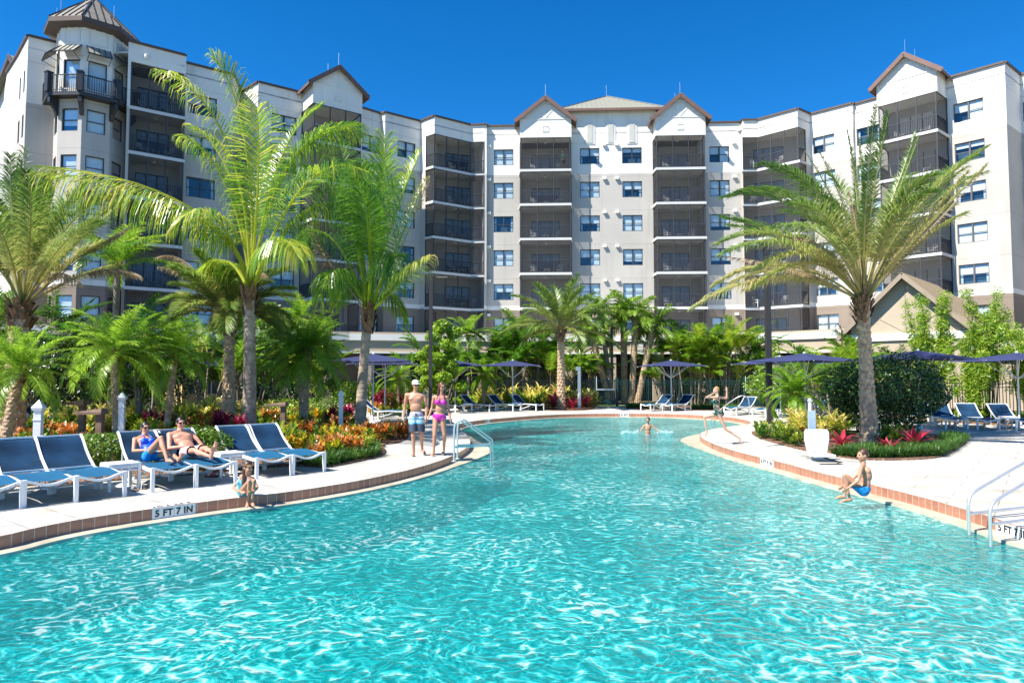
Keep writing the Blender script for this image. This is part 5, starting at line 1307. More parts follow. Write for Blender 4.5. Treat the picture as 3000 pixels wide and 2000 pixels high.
# ================================================================ BEDS AND BORDER PLANTS
m, nt, b = newmat('bark_mulch'); b.inputs['Roughness'].default_value = .95
tc = N(nt, 'ShaderNodeTexCoord'); vo = N(nt, 'ShaderNodeTexVoronoi', Scale=26); L(nt, tc.outputs['Object'], vo.inputs['Vector'])
r = ramp(nt, [(0, (.07, .03, .015)), (.5, (.17, .085, .045)), (1, (.34, .20, .12))]); sp = N(nt, 'ShaderNodeSeparateXYZ'); L(nt, vo.outputs['Color'], sp.inputs[0]); L(nt, sp.outputs[0], r.inputs[0]); L(nt, r.outputs[0], b.inputs['Base Color'])
bp = N(nt, 'ShaderNodeBump', Strength=.9, Distance=.03); L(nt, vo.outputs['Distance'], bp.inputs['Height']); L(nt, bp.outputs[0], b.inputs['Normal']); M['mulch'] = m
def bed(px, z=.03, rim=.0):
    P = [at(x, y, 0) if not isinstance(x, float) else Vector((x, y, 0)) for x, y in px]; P = [Vector((p.x, p.y, 0)) for p in P]; P = chaikin(P, 2, True)
    o = sheet('planting_bed', P, None, z, M['mulch']); tag(o, kind='structure')
    mb = MB(); n_ = len(P)
    for i in range(n_): mb.quad((P[i].x, P[i].y, z), (P[(i + 1) % n_].x, P[(i + 1) % n_].y, z), (P[(i + 1) % n_].x, P[(i + 1) % n_].y, -.01), (P[i].x, P[i].y, -.01))
    me = mb.mesh('rim', M['mulch']); b_ = bmesh.new(); b_.from_mesh(o.data); b_.from_mesh(me); b_.to_mesh(o.data); b_.free(); return P
bedL = bed([(-13.5, 13.0), (-400, 1440), (0, 1428), (300, 1412), (640, 1383), (868, 1362), (945, 1374), (1105, 1341), (1136, 1326), (1118, 1303), (1160, 1300), (1197, 1285), (1199, 1264), (1180, 1250), (1085, 1243), (1055, 1232), (1052, 1214), (1000, 1206), (700, 1200), (300, 1196), (-300, 1196), (-30.0, 32.0)])
bedR = bed([(2197, 1268), (2215, 1263), (2290, 1262), (2400, 1262), (2560, 1262), (2700, 1270), (2800, 1281), (2842, 1293), (2800, 1318), (2765, 1340), (2690, 1347), (2600, 1349), (2500, 1346), (2380, 1326), (2290, 1304), (2225, 1285)])
bedC = bed([(1500, 1196), (1560, 1188), (1640, 1185), (1730, 1188), (1748, 1196), (1720, 1202), (1640, 1204), (1560, 1201)])
bedF = bed([(1060, 1212), (1130, 1199), (1240, 1197), (1500, 1196), (1480, 1190), (1240, 1189), (1060, 1190), (1040, 1200)])
bedK = bed([(1830, 1197), (1900, 1200), (2140, 1204), (2130, 1190), (1950, 1187), (1840, 1190)])
bedQ = bed([(2600, 1228), (2760, 1236), (3000, 1250), (3200, 1256), (3200, 1225), (3000, 1215), (2750, 1208), (2600, 1214)])
# leaf colours of the crotons and cordylines
def plantmat(name, stops, rough=.3, trans=.3): return leafmat(name, stops, rough, trans, 1.4)
M['croton_red'] = plantmat('croton_red_orange', [(0, (.05, .08, .01)), (.3, (.16, .07, .015)), (.6, (.50, .12, .02)), (.85, (.66, .30, .04)), (1, (.75, .42, .22))])
M['croton_yel'] = plantmat('croton_yellow_green', [(0, (.04, .12, .01)), (.35, (.16, .28, .015)), (.65, (.65, .50, .02)), (1, (.75, .32, .03))])
M['croton_grn'] = plantmat('croton_green', [(0, (.015, .06, .01)), (.5, (.07, .19, .015)), (1, (.42, .42, .04))])
M['ti_red'] = plantmat('cordyline_crimson', [(0, (.06, .01, .02)), (.5, (.22, .015, .04)), (1, (.50, .03, .12))])
M['ti_gold'] = plantmat('cordyline_gold', [(0, (.06, .13, .01)), (.5, (.50, .52, .06)), (.8, (.80, .68, .22)), (1, (.8, .5, .35))])
M['brom'] = plantmat('bromeliad_leaf', [(0, (.05, .10, .02)), (.35, (.22, .04, .05)), (.7, (.42, .03, .06)), (1, (.62, .10, .12))], .22, .25)
M['grass'] = leafmat('liriope_blade', [(0, (.02, .07, .015)), (.5, (.06, .16, .02)), (1, (.20, .30, .06))], .4, .3, 1.5)
def leafblade(mb, p, az, el, Ln, w, bend, a, seg=4, fold=.12):
    """a curved, folded leaf"""
    h = Vector((cos(az), sin(az), 0)); s_ = Vector((-sin(az), cos(az), 0)); pts = []; q = Vector(p); e = el
    vs = []; prof = [.35, .85, 1, .8, .45, 0][:seg + 2] if seg >= 4 else [.4, 1, .75, 0]
    prof = [.35] + [sin(pi * (.2 + .8 * (i) / seg)) for i in range(1, seg)] + [0.03]
    for i in range(seg + 1):
        d = h * cos(e) + Vector((0, 0, sin(e))); nn = Vector((0, 0, cos(e))) - h * sin(e)
        vs += [q - s_ * w * prof[i] * .5 + nn * fold * w * prof[i], q - nn * 0, q + s_ * w * prof[i] * .5 + nn * fold * w * prof[i]]
        q = q + d * (Ln / seg); e -= bend / seg
    fs = []
    for i in range(seg):
        for k in (0, 1): fs.append((i * 3 + k, i * 3 + k + 1, i * 3 + k + 4, i * 3 + k + 3))
    mb.add(vs, fs, 0, a)
def rosette_mesh(name, rng, heads, nl, Ln, w, m, spread, h, el=(10, 80), bend=(.4, 1.2), v=(0, 1), seg=4):
    mb = MB()
    for k in range(heads):
        a0 = rng.uniform(0, 6.28); r_ = spread * sqrt(rng.random()) if heads > 1 else 0; c = Vector((cos(a0) * r_, sin(a0) * r_, h * rng.uniform(.55, 1)))
        hv = rng.uniform(*v)
        if h > .15: mb.tube([(c.x * .3, c.y * .3, -.02), (c.x, c.y, c.z)], [.012, .008], 4, a=0.1)
        for i in range(nl):
            f = (i + .5) / nl; leafblade(mb, c - Vector((0, 0, (1 - f) * h * .5)), 2.4 * i + rng.uniform(-.3, .3), R(el[0] + (el[1] - el[0]) * f + rng.uniform(-8, 8)), Ln * rng.uniform(.75, 1.15) * (1 - .25 * f), w * rng.uniform(.8, 1.15), rng.uniform(*bend), min(.99, max(.01, hv + rng.uniform(-.3, .3) + .25 * (f - .5))), seg)
    return mb.mesh(name, m)
rg = random.Random(17)
protos = {
 'cr': [rosette_mesh('croton', rg, 7, 13, .27, .075, M['croton_red'], .24, .42, v=(.3, .85), seg=3) for _ in range(3)],
 'cy': [rosette_mesh('croton', rg, 7, 13, .25, .07, M['croton_yel'], .24, .40, v=(.3, .85), seg=3) for _ in range(3)],
 'cg': [rosette_mesh('croton', rg, 8, 13, .24, .06, M['croton_grn'], .26, .40, v=(.15, .8), seg=3) for _ in range(3)],
 'tr': [rosette_mesh('cordyline', rg, 3, 15, .55, .11, M['ti_red'], .22, .65, el=(15, 82), v=(.45, .85)) for _ in range(3)],
 'tg': [rosette_mesh('cordyline', rg, 3, 15, .55, .10, M['ti_gold'], .24, .6, el=(10, 80), v=(.4, .85)) for _ in range(3)],
 'br': [rosette_mesh('bromeliad', rg, 1, 26, .75, .13, M['brom'], 0, .12, el=(8, 72), bend=(.3, .9), v=(.5, .7), seg=5) for _ in range(2)],
 'lm': [rosette_mesh('ground_shrub', rg, 9, 12, .16, .07, M['lime_leaf'], .3, .32, v=(.3, .8), seg=2) for _ in range(2)],
}
NAMES = {'cr': ('croton', 'croton plant'), 'cy': ('croton', 'croton plant'), 'cg': ('croton', 'croton plant'), 'tr': ('cordyline', 'cordyline plant'), 'tg': ('cordyline', 'cordyline plant'), 'br': ('bromeliad', 'bromeliad plant'), 'lm': ('ground_shrub', 'shrub')}
def inpoly(p, P):
    c = False; j = len(P) - 1
    for i in range(len(P)):
        if (P[i].y > p[1]) != (P[j].y > p[1]) and p[0] < (P[j].x - P[i].x) * (p[1] - P[i].y) / (P[j].y - P[i].y) + P[i].x: c = not c
        j = i
    return c
def plant(k, p, label, group, s=1.0, rng=rg, z=.03):
    o = link(NAMES[k][0], rng.choice(protos[k]), None, (p[0], p[1], z), rng.uniform(0, 6.28)); o.scale = (s * rng.uniform(.85, 1.2),) * 3
    return tag(o, label, NAMES[k][1], group)
patch_extra = []
MIX = {'cr': (('cy', .2), ('cg', .32)), 'cy': (('cr', .2), ('cg', .25)), 'tr': (('cg', .3), ('cy', .2)), 'tg': (('cg', .18), ('lm', .12)), 'cg': (), 'lm': ()}
WORD = {'lm': 'lime', 'cy': 'yellow', 'cg': 'green', 'cr': 'orange', 'tr': 'crimson'}
def patch(k, px, count, label, group, s=1.0, sep=.4, seed=1, z=.03):
    """plants of one kind inside an image polygon laid on the ground"""
    rng = random.Random(seed); P = [at(x, y, 0) for x, y in px]; xs = [p.x for p in P]; ys = [p.y for p in P]; got = []
    for _ in range(count * 60):
        q = (rng.uniform(min(xs), max(xs)), rng.uniform(min(ys), max(ys)))
        if inpoly(q, P) and all((q[0] - g[0]) ** 2 + (q[1] - g[1]) ** 2 > sep * sep for g in got):
            got.append(q); kk = k; u = rng.random()
            for a_, p_ in MIX[k]:
                if u < p_: kk = a_; break
                u -= p_
            if kk == k: plant(k, q, label, group, s, rng, z)
            else: plant(kk, q, WORD[kk] + ' plant scattered among the ' + group, WORD[kk] + ' plants among the ' + group, s * (1.0 if kk[0] == 'c' and k[0] == 'c' else 1.3 if k[0] == 't' else .8), rng, z)
            if len(got) >= count: break
# front orange border, left bed (from left to right)
patch('cr', [(905, 1366), (955, 1318), (1150, 1268), (1195, 1268), (1190, 1290), (1110, 1300), (1110, 1332), (1000, 1350)], 34, 'orange and red croton of the low front row left of the walking couple', 'orange crotons in the front row', .85, .34, 1)
patch('cy', [(800, 1345), (860, 1305), (1060, 1275), (1090, 1290), (960, 1330), (880, 1362)], 20, 'yellow and orange croton behind the rightmost empty lounger', 'yellow crotons behind the loungers', .9, .36, 2)
patch('cr', [(800, 1300), (820, 1270), (1010, 1252), (1060, 1262), (900, 1296)], 20, 'orange croton of the second row between the two coconut palms', 'orange crotons between the coconut palms', 1.0, .5, 3)
patch('cg', [(770, 1330), (800, 1300), (860, 1300), (840, 1340)], 6, 'green broad-leaved croton right behind the rightmost empty lounger', 'green crotons', 1.2, .4, 4)
patch('tr', [(880, 1262), (900, 1240), (1040, 1228), (1050, 1245), (960, 1258)], 9, 'crimson cordyline left of the second coconut palm', 'crimson cordylines left of the palm', .85, .6, 5)
patch('tr', [(1085, 1212), (1090, 1203), (1190, 1203), (1190, 1210)], 7, 'bright magenta cordyline under the parasols left of the walking man', 'magenta cordylines under the parasols', 1.25, .6, 6)
patch('cy', [(1080, 1222), (1085, 1211), (1200, 1211), (1195, 1222)], 12, 'yellow green croton under the parasols left of the walking man', 'yellow crotons under the parasols', 1.1, .5, 7)
patch('lm', [(770, 1250), (790, 1225), (900, 1222), (890, 1250)], 14, 'lime ground shrub behind the path light between the palms', 'lime shrubs between the palms', 1.3, .5, 8)
patch('tg', [(560, 1236), (590, 1218), (870, 1210), (860, 1232), (700, 1242)], 24, 'pale gold cordyline in the back row between the date palm and the bushy palm', 'gold cordylines in the back row', 1.0, .7, 9)
patch('tg', [(420, 1268), (430, 1236), (640, 1226), (680, 1252)], 26, 'gold striped cordyline behind the sunbathing couple', 'gold cordylines behind the sunbathers', 1.15, .5, 10)
patch('tg', [(100, 1292), (120, 1255), (400, 1245), (410, 1278)], 24, 'gold striped cordyline behind the white finial posts on the left', 'gold cordylines behind the left loungers', 1.1, .5, 11)
patch('cr', [(20, 1345), (60, 1300), (260, 1290), (300, 1320), (200, 1350)], 26, 'orange croton behind the empty loungers at the far left', 'orange crotons at the far left', .9, .45, 12)
patch('tr', [(380, 1320), (400, 1285), (560, 1275), (720, 1280), (700, 1305), (560, 1312)], 10, 'dark red cordyline right behind the heads of the sunbathers', 'red cordylines behind the sunbathers', .85, .6, 13)
patch('cg', [(330, 1300), (345, 1270), (480, 1262), (470, 1295)], 8, 'green croton beside the slim finial post behind the sunbathing woman', 'green crotons by the post', 1.2, .5, 14)
patch('lm', [(700, 1285), (720, 1262), (800, 1262), (810, 1285)], 8, 'yellow-green shrub at the foot of the tallest palm', 'yellow-green shrubs at the palm foot', 1.2, .5, 15)
patch('cg', [(-60, 1290), (-20, 1262), (120, 1250), (110, 1290)], 8, 'yellow-green croton at the left picture edge', 'crotons at the left edge', 1.2, .6, 16)
patch('tg', [(1500, 1196), (1500, 1191), (1740, 1190), (1740, 1194)], 20, 'variegated yellow plant in the row behind the centre date palm', 'variegated plants by the centre palm', 1.6, .5, 17)
patch('tg', [(1400, 1196), (1400, 1191), (1500, 1191), (1500, 1196)], 9, 'variegated yellow plant behind the far loungers', 'variegated plants behind the far loungers', 1.5, .5, 18)
patch('lm', [(1200, 1198), (1200, 1191), (1400, 1191), (1400, 1196)], 20, 'yellow-green shrub along the fence behind the walking couple', 'shrubs along the fence', 1.3, .6, 19)
patch('tg', [(2310, 1278), (2330, 1263), (2480, 1263), (2500, 1288), (2400, 1290)], 11, 'yellow-green cordyline in the right bed behind the pool lift', 'gold cordylines in the right bed', 1.05, .42, 20)
patch('cg', [(2215, 1280), (2225, 1268), (2300, 1270), (2380, 1296), (2370, 1320), (2290, 1300)], 16, 'small glossy green shrub at the tip of the right bed', 'green shrubs at the tip of the right bed', .8, .34, 21)
patch('lm', [(2660, 1226), (2700, 1218), (3000, 1232), (2990, 1244)], 14, 'lime shrub between the right-hand loungers and the fence', 'lime shrubs behind the right-hand loungers', 1.2, .6, 22)
patch('cg', [(2560, 1305), (2580, 1290), (2680, 1290), (2680, 1310)], 5, 'green shrub between the date palm and the big red bromeliad', 'green shrubs by the bromeliad', .9, .4, 23)
patch('cr', [(430, 1300), (450, 1270), (700, 1258), (740, 1282), (600, 1292)], 18, 'orange red croton behind the heads of the sunbathers', 'orange crotons behind the sunbathers', 1.1, .5, 31)
patch('cy', [(560, 1262), (640, 1246), (880, 1236), (860, 1256), (700, 1266)], 18, 'yellow croton in the middle of the bed between the tall palms', 'yellow crotons amid the tall palms', 1.1, .5, 32)
rb = random.Random(3)
for px, py, s, lab in [(2468, 1322, 1.0, 'red bromeliad between the lift seat and the big palm trunk'), (2684, 1322, 1.25, 'largest red bromeliad, right of the big palm trunk'), (2600, 1333, .75, 'small dark red bromeliad at the foot of the big palm'), (2352, 1278, .55, 'small crimson bromeliad behind the lamp post in the right bed'), (1622, 1199, 1.5, 'dark red bromeliad left of the centre date palm foot'), (1678, 1199, 1.1, 'small dark red bromeliad right of the centre date palm foot'), (1716, 1198, 1.4, 'dark red bromeliad just right of the white shower post')]:
    p = at(px, py, 0); plant('br', p, lab, None, s, rb)
# liriope: countless blades
def liriope(polys, per, seed, name, h=.30):
    rng = random.Random(seed); mb = MB()
    for px, cnt in polys:
        P = [at(x, y, 0) for x, y in px]; xs = [p.x for p in P]; ys = [p.y for p in P]; k = 0
        while k < cnt:
            q = (rng.uniform(min(xs), max(xs)), rng.uniform(min(ys), max(ys)))
            if not inpoly(q, P): continue
            k += 1; v = rng.uniform(.2, .8)
            for i in range(per): leafblade(mb, (q[0] + rng.gauss(0, .02), q[1] + rng.gauss(0, .02), .03), rng.uniform(0, 6.28), R(rng.uniform(40, 88)), h * rng.uniform(.7, 1.25), .013, rng.uniform(.9, 2.2), min(1, max(0, v + rng.uniform(-.25, .25))), 3, 0)
    return tag(mb.build(name, M['grass']), 'green tufts of grass-like border plants edging the planting beds', 'grass', kind='stuff')
liriope([([(872, 1360), (905, 1345), (1010, 1338), (1095, 1318), (1108, 1328), (1095, 1340), (945, 1370)], 420), ([(2440, 1335), (2520, 1325), (2760, 1318), (2830, 1295), (2790, 1318), (2755, 1338), (2600, 1345), (2500, 1343)], 560),
         ([(1835, 1196), (1835, 1190), (1935, 1190), (1935, 1198)], 260), ([(2030, 1200), (2030, 1193), (2170, 1195), (2170, 1203)], 260), ([(2750, 1290), (2790, 1280), (2838, 1292), (2800, 1305)], 90)], 26, 5, 'liriope_border')
# ================================================================ FURNITURE
def lounger_proto(width=.68):
    """local frame: foot end on the y=0 line (x to the sides), head towards +y, backrest raised"""
    o = empty('sun_lounger', (0, 0, 0)); w = width / 2
    seat_l = 1.28; zs = .36; ba = R(41); bl = .82
    fr = MB()
    # arched side rails of the seat
    for s_ in (-1, 1):
        pts = [Vector((s_ * w, seat_l * t, zs - .015 - .03 * sin(pi * t * 1.0) + .05 * sin(pi * t) ** 2)) for t in [i / 10 for i in range(11)]]
        for a, b_ in zip(pts, pts[1:]): fr.bar(a, b_ + (b_ - a) * .05, .035, .05)
    # sagging foot bar
    pts = [Vector((w * (2 * t - 1), 0.0, zs + .015 - .085 * sin(pi * t) ** 1.5)) for t in [i / 12 for i in range(13)]]
    for a, b_ in zip(pts, pts[1:]): fr.bar(a, b_ + (b_ - a) * .04, .045, .035)
    fr.bar((-w, seat_l * .97, zs - .03), (w, seat_l * .97, zs - .03), .03, .03)
    fr.build('frame', M['white_metal'], o)
    for x in (-w, w):
        for y, hh in ((0.0, zs + .03), (seat_l * .86, zs - .02)):
            mb = MB(); mb.box((x + (.022 if x < 0 else -.022) * 0, y, hh / 2), (.055, .05, hh)); mb.build('leg', M['white_metal'], o)
    # rear skid
    sk = MB()
    for s_ in (-1, 1):
        pts = [Vector((s_ * (w - .03), seat_l * .35 + t * 1.15, .05 + .24 * (1 - t) ** 2)) for t in [i / 6 for i in range(7)]]
        for a, b_ in zip(pts, pts[1:]): sk.bar(a, b_, .03, .035)
    sk.bar((-w, seat_l * .35 + 1.12, .05), (w, seat_l * .35 + 1.12, .05), .035, .035); sk.build('skid', M['white_metal'], o)
    # seat sling, slightly domed
    sl_ = MB(); nx, ny = 4, 8
    for i in range(ny):
        for j in range(nx):
            q = []
            for (a, b_) in ((j, i), (j + 1, i), (j + 1, i + 1), (j, i + 1)):
                u = a / nx; t = b_ / ny; q.append(((u - .5) * (width - .05), .06 + (seat_l - .08) * t, zs + .0 + .045 * sin(pi * t) ** 2 - .02 * sin(pi * u)))
            sl_.quad(*q)
    sl_.build('seat_sling', M['sling'], o, smooth=True)
    def bk(x, t, off=0.0):
        c_ = .05 * sin(pi * t) + (.05 * max(0, t - .85) / .15 if t > .85 else 0)
        return Vector((x, seat_l * .96 + cos(ba) * bl * t + sin(ba) * (c_ + off), zs + sin(ba) * bl * t - cos(ba) * (c_ + off)))
    bf = MB()
    for s_ in (-1, 1):
        pts = [bk(s_ * w, t / 8) for t in range(9)]
        for a, b_ in zip(pts, pts[1:]): bf.bar(a, b_ + (b_ - a) * .06, .03, .04)
    bf.bar(bk(-w, 1), bk(w, 1), .03, .03); bf.bar(bk(-w, .03), bk(w, .03), .03, .03)
    for s_ in (-1, 1): bf.bar(bk(s_ * w, .45, .03), (s_ * w, seat_l * 1.25, .07), .02, .025)
    bf.build('backrest_frame', M['white_metal'], o)
    bs = MB()
    for i in range(8):
        for j in range(4):
            q = []
            for a, b_ in ((j, i), (j + 1, i), (j + 1, i + 1), (j, i + 1)):
                p = bk((a / 4 - .5) * (width - .05), .04 + .96 * b_ / 8, .012 * sin(pi * a / 4)); q.append(p)
            bs.quad(*q)
    bs.build('backrest_sling', M['sling_back'], o, smooth=True)
    return o
LP = lounger_proto(); first = [True]
def lounger(a, b_, label, group='sun loungers round the pool'):
    """a, b_: image points where the left and right foot legs stand"""
    A, B = at(*a), at(*b_); d = B - A; ang = atan2(d.y, d.x); mid = (A + B) / 2; mid.z = 0
    o = place(LP, first[0], mid, ang, label, group); o['category'] = 'sun lounger'; first[0] = False; return o
def lounger2(px, py, ang, label, group='sun loungers round the pool', z=0):
    p = at(px, py); p.z = z; o = place(LP, first[0], p, R(ang), label, group); o['category'] = 'sun lounger'; first[0] = False; return o
lounger((-95, 1508), (60, 1488), 'empty blue sun lounger cut off by the left picture edge', 'near sun loungers')
lounger((72, 1487), (214, 1470), 'empty blue sun lounger second from the left, shadow bands on its backrest', 'near sun loungers')
lounger((230, 1470), (356, 1454), 'empty blue sun lounger directly left of the side table by the woman', 'near sun loungers')
lg4 = lounger((456, 1440), (563, 1428), 'blue sun lounger under the woman in the blue tankini', 'near sun loungers')
lg5 = lounger((581, 1427), (683, 1415), 'blue sun lounger under the man in floral shorts', 'near sun loungers')
lounger((757, 1402), (848, 1392), 'empty blue sun lounger behind the seated girl', 'near sun loungers')
lounger((862, 1391), (946, 1381), 'empty blue sun lounger nearest the walking couple', 'near sun loungers')
FG = 'far sun loungers'
lounger2(1443, 1205, 62, 'far navy lounger just right of the walking woman beside the small table', FG)
lounger2(1515, 1204, 50, 'far navy lounger with a light triangle on its backrest', FG); lounger2(1582, 1203, 50, 'far navy lounger left of the centre date palm', FG)
lounger2(1345, 1206, 60, 'far lounger partly hidden behind the walking woman', FG)
lounger2(1892, 1204, -52, 'far navy lounger at the foot of the lone centre-right parasol', FG); lounger2(1955, 1204, -52, 'far navy lounger left of the running girl', FG)
lounger2(2140, 1216, -50, 'lounger seen through the thin handrail right of the running girl', FG); lounger2(2225, 1222, -50, 'lounger half hidden by the low pygmy palm', FG); lounger2(2300, 1222, -48, 'flat lounger behind the pygmy palm', FG); lounger2(2380, 1216, -40, 'lounger behind the pool lift mast', FG)
lounger2(2690, 1243, -38, 'lounger emerging behind the dark round bush', FG); lounger2(2803, 1257, -14, 'bright blue lounger facing the pool right of the round bush', FG); lounger2(2896, 1259, -12, 'lounger with a dark triangular shadow on its backrest', FG); lounger2(3010, 1262, -8, 'lounger cut off by the right picture edge', FG)
lounger2(1185, 1227, 85, 'navy lounger in the shade behind the second coconut palm', FG)
lounger2(200, 1262, 70, 'grey sling lounger among the plants left of the path light posts', FG)
# small square side tables
def table_proto():
    o = empty('side_table', (0, 0, 0)); mb = MB(); mb.box((0, 0, .43), (.48, .48, .025)); 
    mb.build('table_top', M['white_metal'], o)
    mb = MB()
    for s_ in (-1, 1): mb.box((0, s_ * .215, .385), (.42, .03, .05)); mb.box((s_ * .215, 0, .385), (.03, .42, .05)); 
    for s_ in (-1, 1): mb.box((0, s_ * .215, .33), (.40, .02, .03))
    mb.build('apron', M['white_metal'], o)
    for x in (-.22, .22):
        for y in (-.22, .22): l_ = MB(); l_.box((x, y, .21), (.045, .045, .42)); l_.build('leg', M['white_metal'], o)
    return o
TP = table_proto(); tf = [True]
def table(px, py, ang, label):
    p = at(px, py); p.z = 0; o = place(TP, tf[0], p, R(ang), label, 'white side tables'); o['category'] = 'side table'; tf[0] = False; return o
table(351, 1432, 46, 'white side table between the third lounger and the sunbathing woman'); table(666, 1392, 46, 'white side table between the sunbathing man and the empty loungers')
table(1371, 1205, 0, 'white side table by the far lounger right of the woman'); table(1516, 1201, 0, 'white side table between the two far loungers left of the palm'); table(1950, 1201, 0, 'white side table under the lone centre-right parasol'); table(2770, 1248, -10, 'white side table right of the dark round bush'); table(2956, 1255, -8, 'white side table at the foot of the rightmost parasol')
# parasols
def parasol_proto():
    o = empty('parasol', (0, 0, 0)); s = 1.56; zr, zc = 2.47, 2.78
    mb = MB(); mb.tube([(0, 0, 0), (0, 0, zc)], .03, 8); mb.build('pole', M['white_metal'], o)
    mb = MB(); mb.lathe([(.30, .0), (.30, .05), (.08, .08), (.05, .25)], (0, 0, .002), 14); mb.build('base', M['white_metal'], o)
    mb = MB(); n_ = 6; top_ = Vector((0, 0, zc))
    cor = [Vector((s, s, zr)), Vector((-s, s, zr)), Vector((-s, -s, zr)), Vector((s, -s, zr))]
    for k in range(4):
        a, b_ = cor[k], cor[(k + 1) % 4]
        for i in range(n_):
            for j in range(n_):
                def pt(i_, j_):
                    t = i_ / n_; u = j_ / n_; e = a.lerp(b_, u); sag = .10 * sin(pi * u) * t; p = top_.lerp(e, t); p.z += -.05 * sin(pi * t) * 0 + sag * .9; return p + (Vector((0, 0, 0)) - e.lerp(Vector((0, 0, 0)), 0)) * (.05 * sin(pi * u) * t)
                mb.quad(pt(i, j), pt(i + 1, j), pt(i + 1, j + 1), pt(i, j + 1))
    mb.build('canopy', M['navy'], o, smooth=False)
    mb = MB(); mb.lathe([(.05, 0), (.06, .03), (.02, .07)], (0, 0, zc - .01), 8); mb.build('finial', M['white_metal'], o)
    for k in range(4):
        c_ = cor[k]; r_ = MB(); r_.bar(top_ - Vector((0, 0, .04)), c_ - Vector((0, 0, .03)), .02, .025)
        m_ = top_.lerp(c_, .55) - Vector((0, 0, .05)); r_.tube([(0, 0, 1.78), m_ * .5 + Vector((0, 0, 1.78 * .5 - .06)), m_], .013, 5)
        mid = (cor[k] + cor[(k + 1) % 4]) / 2; m2 = top_.lerp(mid, .6) - Vector((0, 0, .04)); r_.tube([(0, 0, 1.78), m2 * .5 + Vector((0, 0, .84)), m2], .011, 5)
        r_.build('rib', M['white_metal'], o)
    return o
PP = parasol_proto(); pf_ = [True]
def parasol(px, Y, ang, label, z=0, sc_=1.0):
    p = atY(px, 1110, Y); p.z = z; o = place(PP, pf_[0], p, R(ang), label, 'navy parasols', sc_); o['category'] = 'parasol'; pf_[0] = False
for a in [(1966, 38.5, 3, 'lone navy parasol right of the shower post'), (1502, 38.5, -4, 'navy parasol between the couple and the centre date palm'), (1334, 38.5, 6, 'navy parasol directly behind the walking woman'), (1093, 27.4, 8, 'large navy parasol beside the second coconut palm trunk'), (1128, 33.4, 2, 'navy parasol just behind the one by the second coconut palm'),
          (2285, 31.5, 12, 'navy parasol behind the lamp post on the right'), (2358, 26.6, 30, 'large navy parasol right of the lamp post'), (2692, 23.8, 38, 'navy parasol rising behind the dark round bush'), (2982, 26.0, 12, 'navy parasol at the right edge of the picture'), (3060, 30.0, 20, 'navy parasol at the right edge, mostly hidden behind the front one'), (620, 38.5, 5, 'navy parasol behind the two tall palm trunks on the left'), (-15, 30.5, 10, 'navy parasol at the left edge behind the stout date palm'), (440, 36, 0, 'navy parasol in front of the yellow kiosk, left part')]: parasol(*a)
# ---- fence
def fence_run(P, h=1.75, mat_='black_metal', label='', name='fence', sp=.115):
    o = empty(name, (P[0][0], P[0][1], 0), 0, label, 'fence'); o0 = Vector((P[0][0], P[0][1], 0)); pk = MB(); rl = MB(); pn = 0
    for a, b_ in zip(P, P[1:]):
        a, b_ = Vector((a[0], a[1], 0)) - o0, Vector((b_[0], b_[1], 0)) - o0; d = b_ - a; Ln = d.length; u = d / Ln; an = atan2(u.y, u.x)
        for z in (h - .17, h - .33, .12): rl.bar(a + Vector((0, 0, z)), b_ + Vector((0, 0, z)), .035, .035)
        k = int(Ln / sp)
        for i in range(k):
            p = a + u * (i + .5) * Ln / k; w = .011
            pk.add([p + Vector((x, y, z)) for z in (.04, h - .06) for x, y in ((-w, -w), (w, -w), (w, w), (-w, w))] + [p + Vector((0, 0, h))], [(0, 1, 5, 4), (1, 2, 6, 5), (2, 3, 7, 6), (3, 0, 4, 7), (4, 5, 8), (5, 6, 8), (6, 7, 8), (7, 4, 8)])
        n_ = max(1, round(Ln / 2.4))
        for i in range(n_ + 1):
            if i == n_ and b_ is not None and not (P[-1][0] - o0.x == b_.x and P[-1][1] - o0.y == b_.y): continue
            ps = MB(); p = a + d * i / n_; ps.box((p.x, p.y, (h + .03) / 2), (.065, .065, h + .03), an); ps.box((p.x, p.y, h + .04), (.09, .09, .03), an); ps.build('post', M[mat_], o)
    pk.build('picket', M[mat_], o); tag(o.children[-1] if False else [c for c in C.objects if c.parent == o][-1], kind='stuff'); rl.build('rail', M[mat_], o); return o
gx0, gx1 = at(1754, 1192), at(1812, 1192)
fence_run([(-30, 37), (-16, 41.2), (-6, 43.0), (gx0.x - .1, 43.3)], mat_='black_metal', label='long dark picket fence left of the gate')
fence_run([(gx1.x + .1, 43.2), (10.5, 42.9), (14.2, 42.2)], mat_='green_metal', label='green picket fence right of the gate')
fence_run([(15.4, 41.8), (18.2, 34), (19.8, 29.5), (24, 26.8), (34, 25.2)], mat_='black_metal', label='dark picket fence behind the right-hand loungers')
def gate(pa, Y, w, label, bar_=True):
    o = empty('gate', (pa, Y, 0), 0, label, 'gate')
    for x in (-.06, w + .06): 
        mb = MB(); mb.box((x, 0, .92), (.13, .13, 1.84)); mb.build('post', M['green_metal'], o)
    mb = MB()
    for x in (.06, w - .06): mb.box((x, 0, .9), (.06, .05, 1.6))
    for z in (.16, 1.62, 1.0): mb.box((w / 2, 0, z), (w - .1, .05, .07))
    mb.box((w / 2, 0, .3), (w - .1, .04, .22))
    for i in range(1, int(w / .1)): mb.box((i * .1, 0, .65), (.02, .02, .75))
    mb.build('gate_leaf', M['green_metal'], o)
    mb = MB(); mb.box((w / 2, -.05, 1.06), (w - .05, .07, .09)); mb.build('push_bar', M['steel'], o)
    mb = MB(); mb.tube([(.0, -.08, 1.0), (.0, -.08, 1.9)], .018, 6); mb.build('latch_rod', M['white_metal'], o)
gate(gx0.x, 43.3, gx1.x - gx0.x, 'green metal gate with a steel push bar right of the shower post')
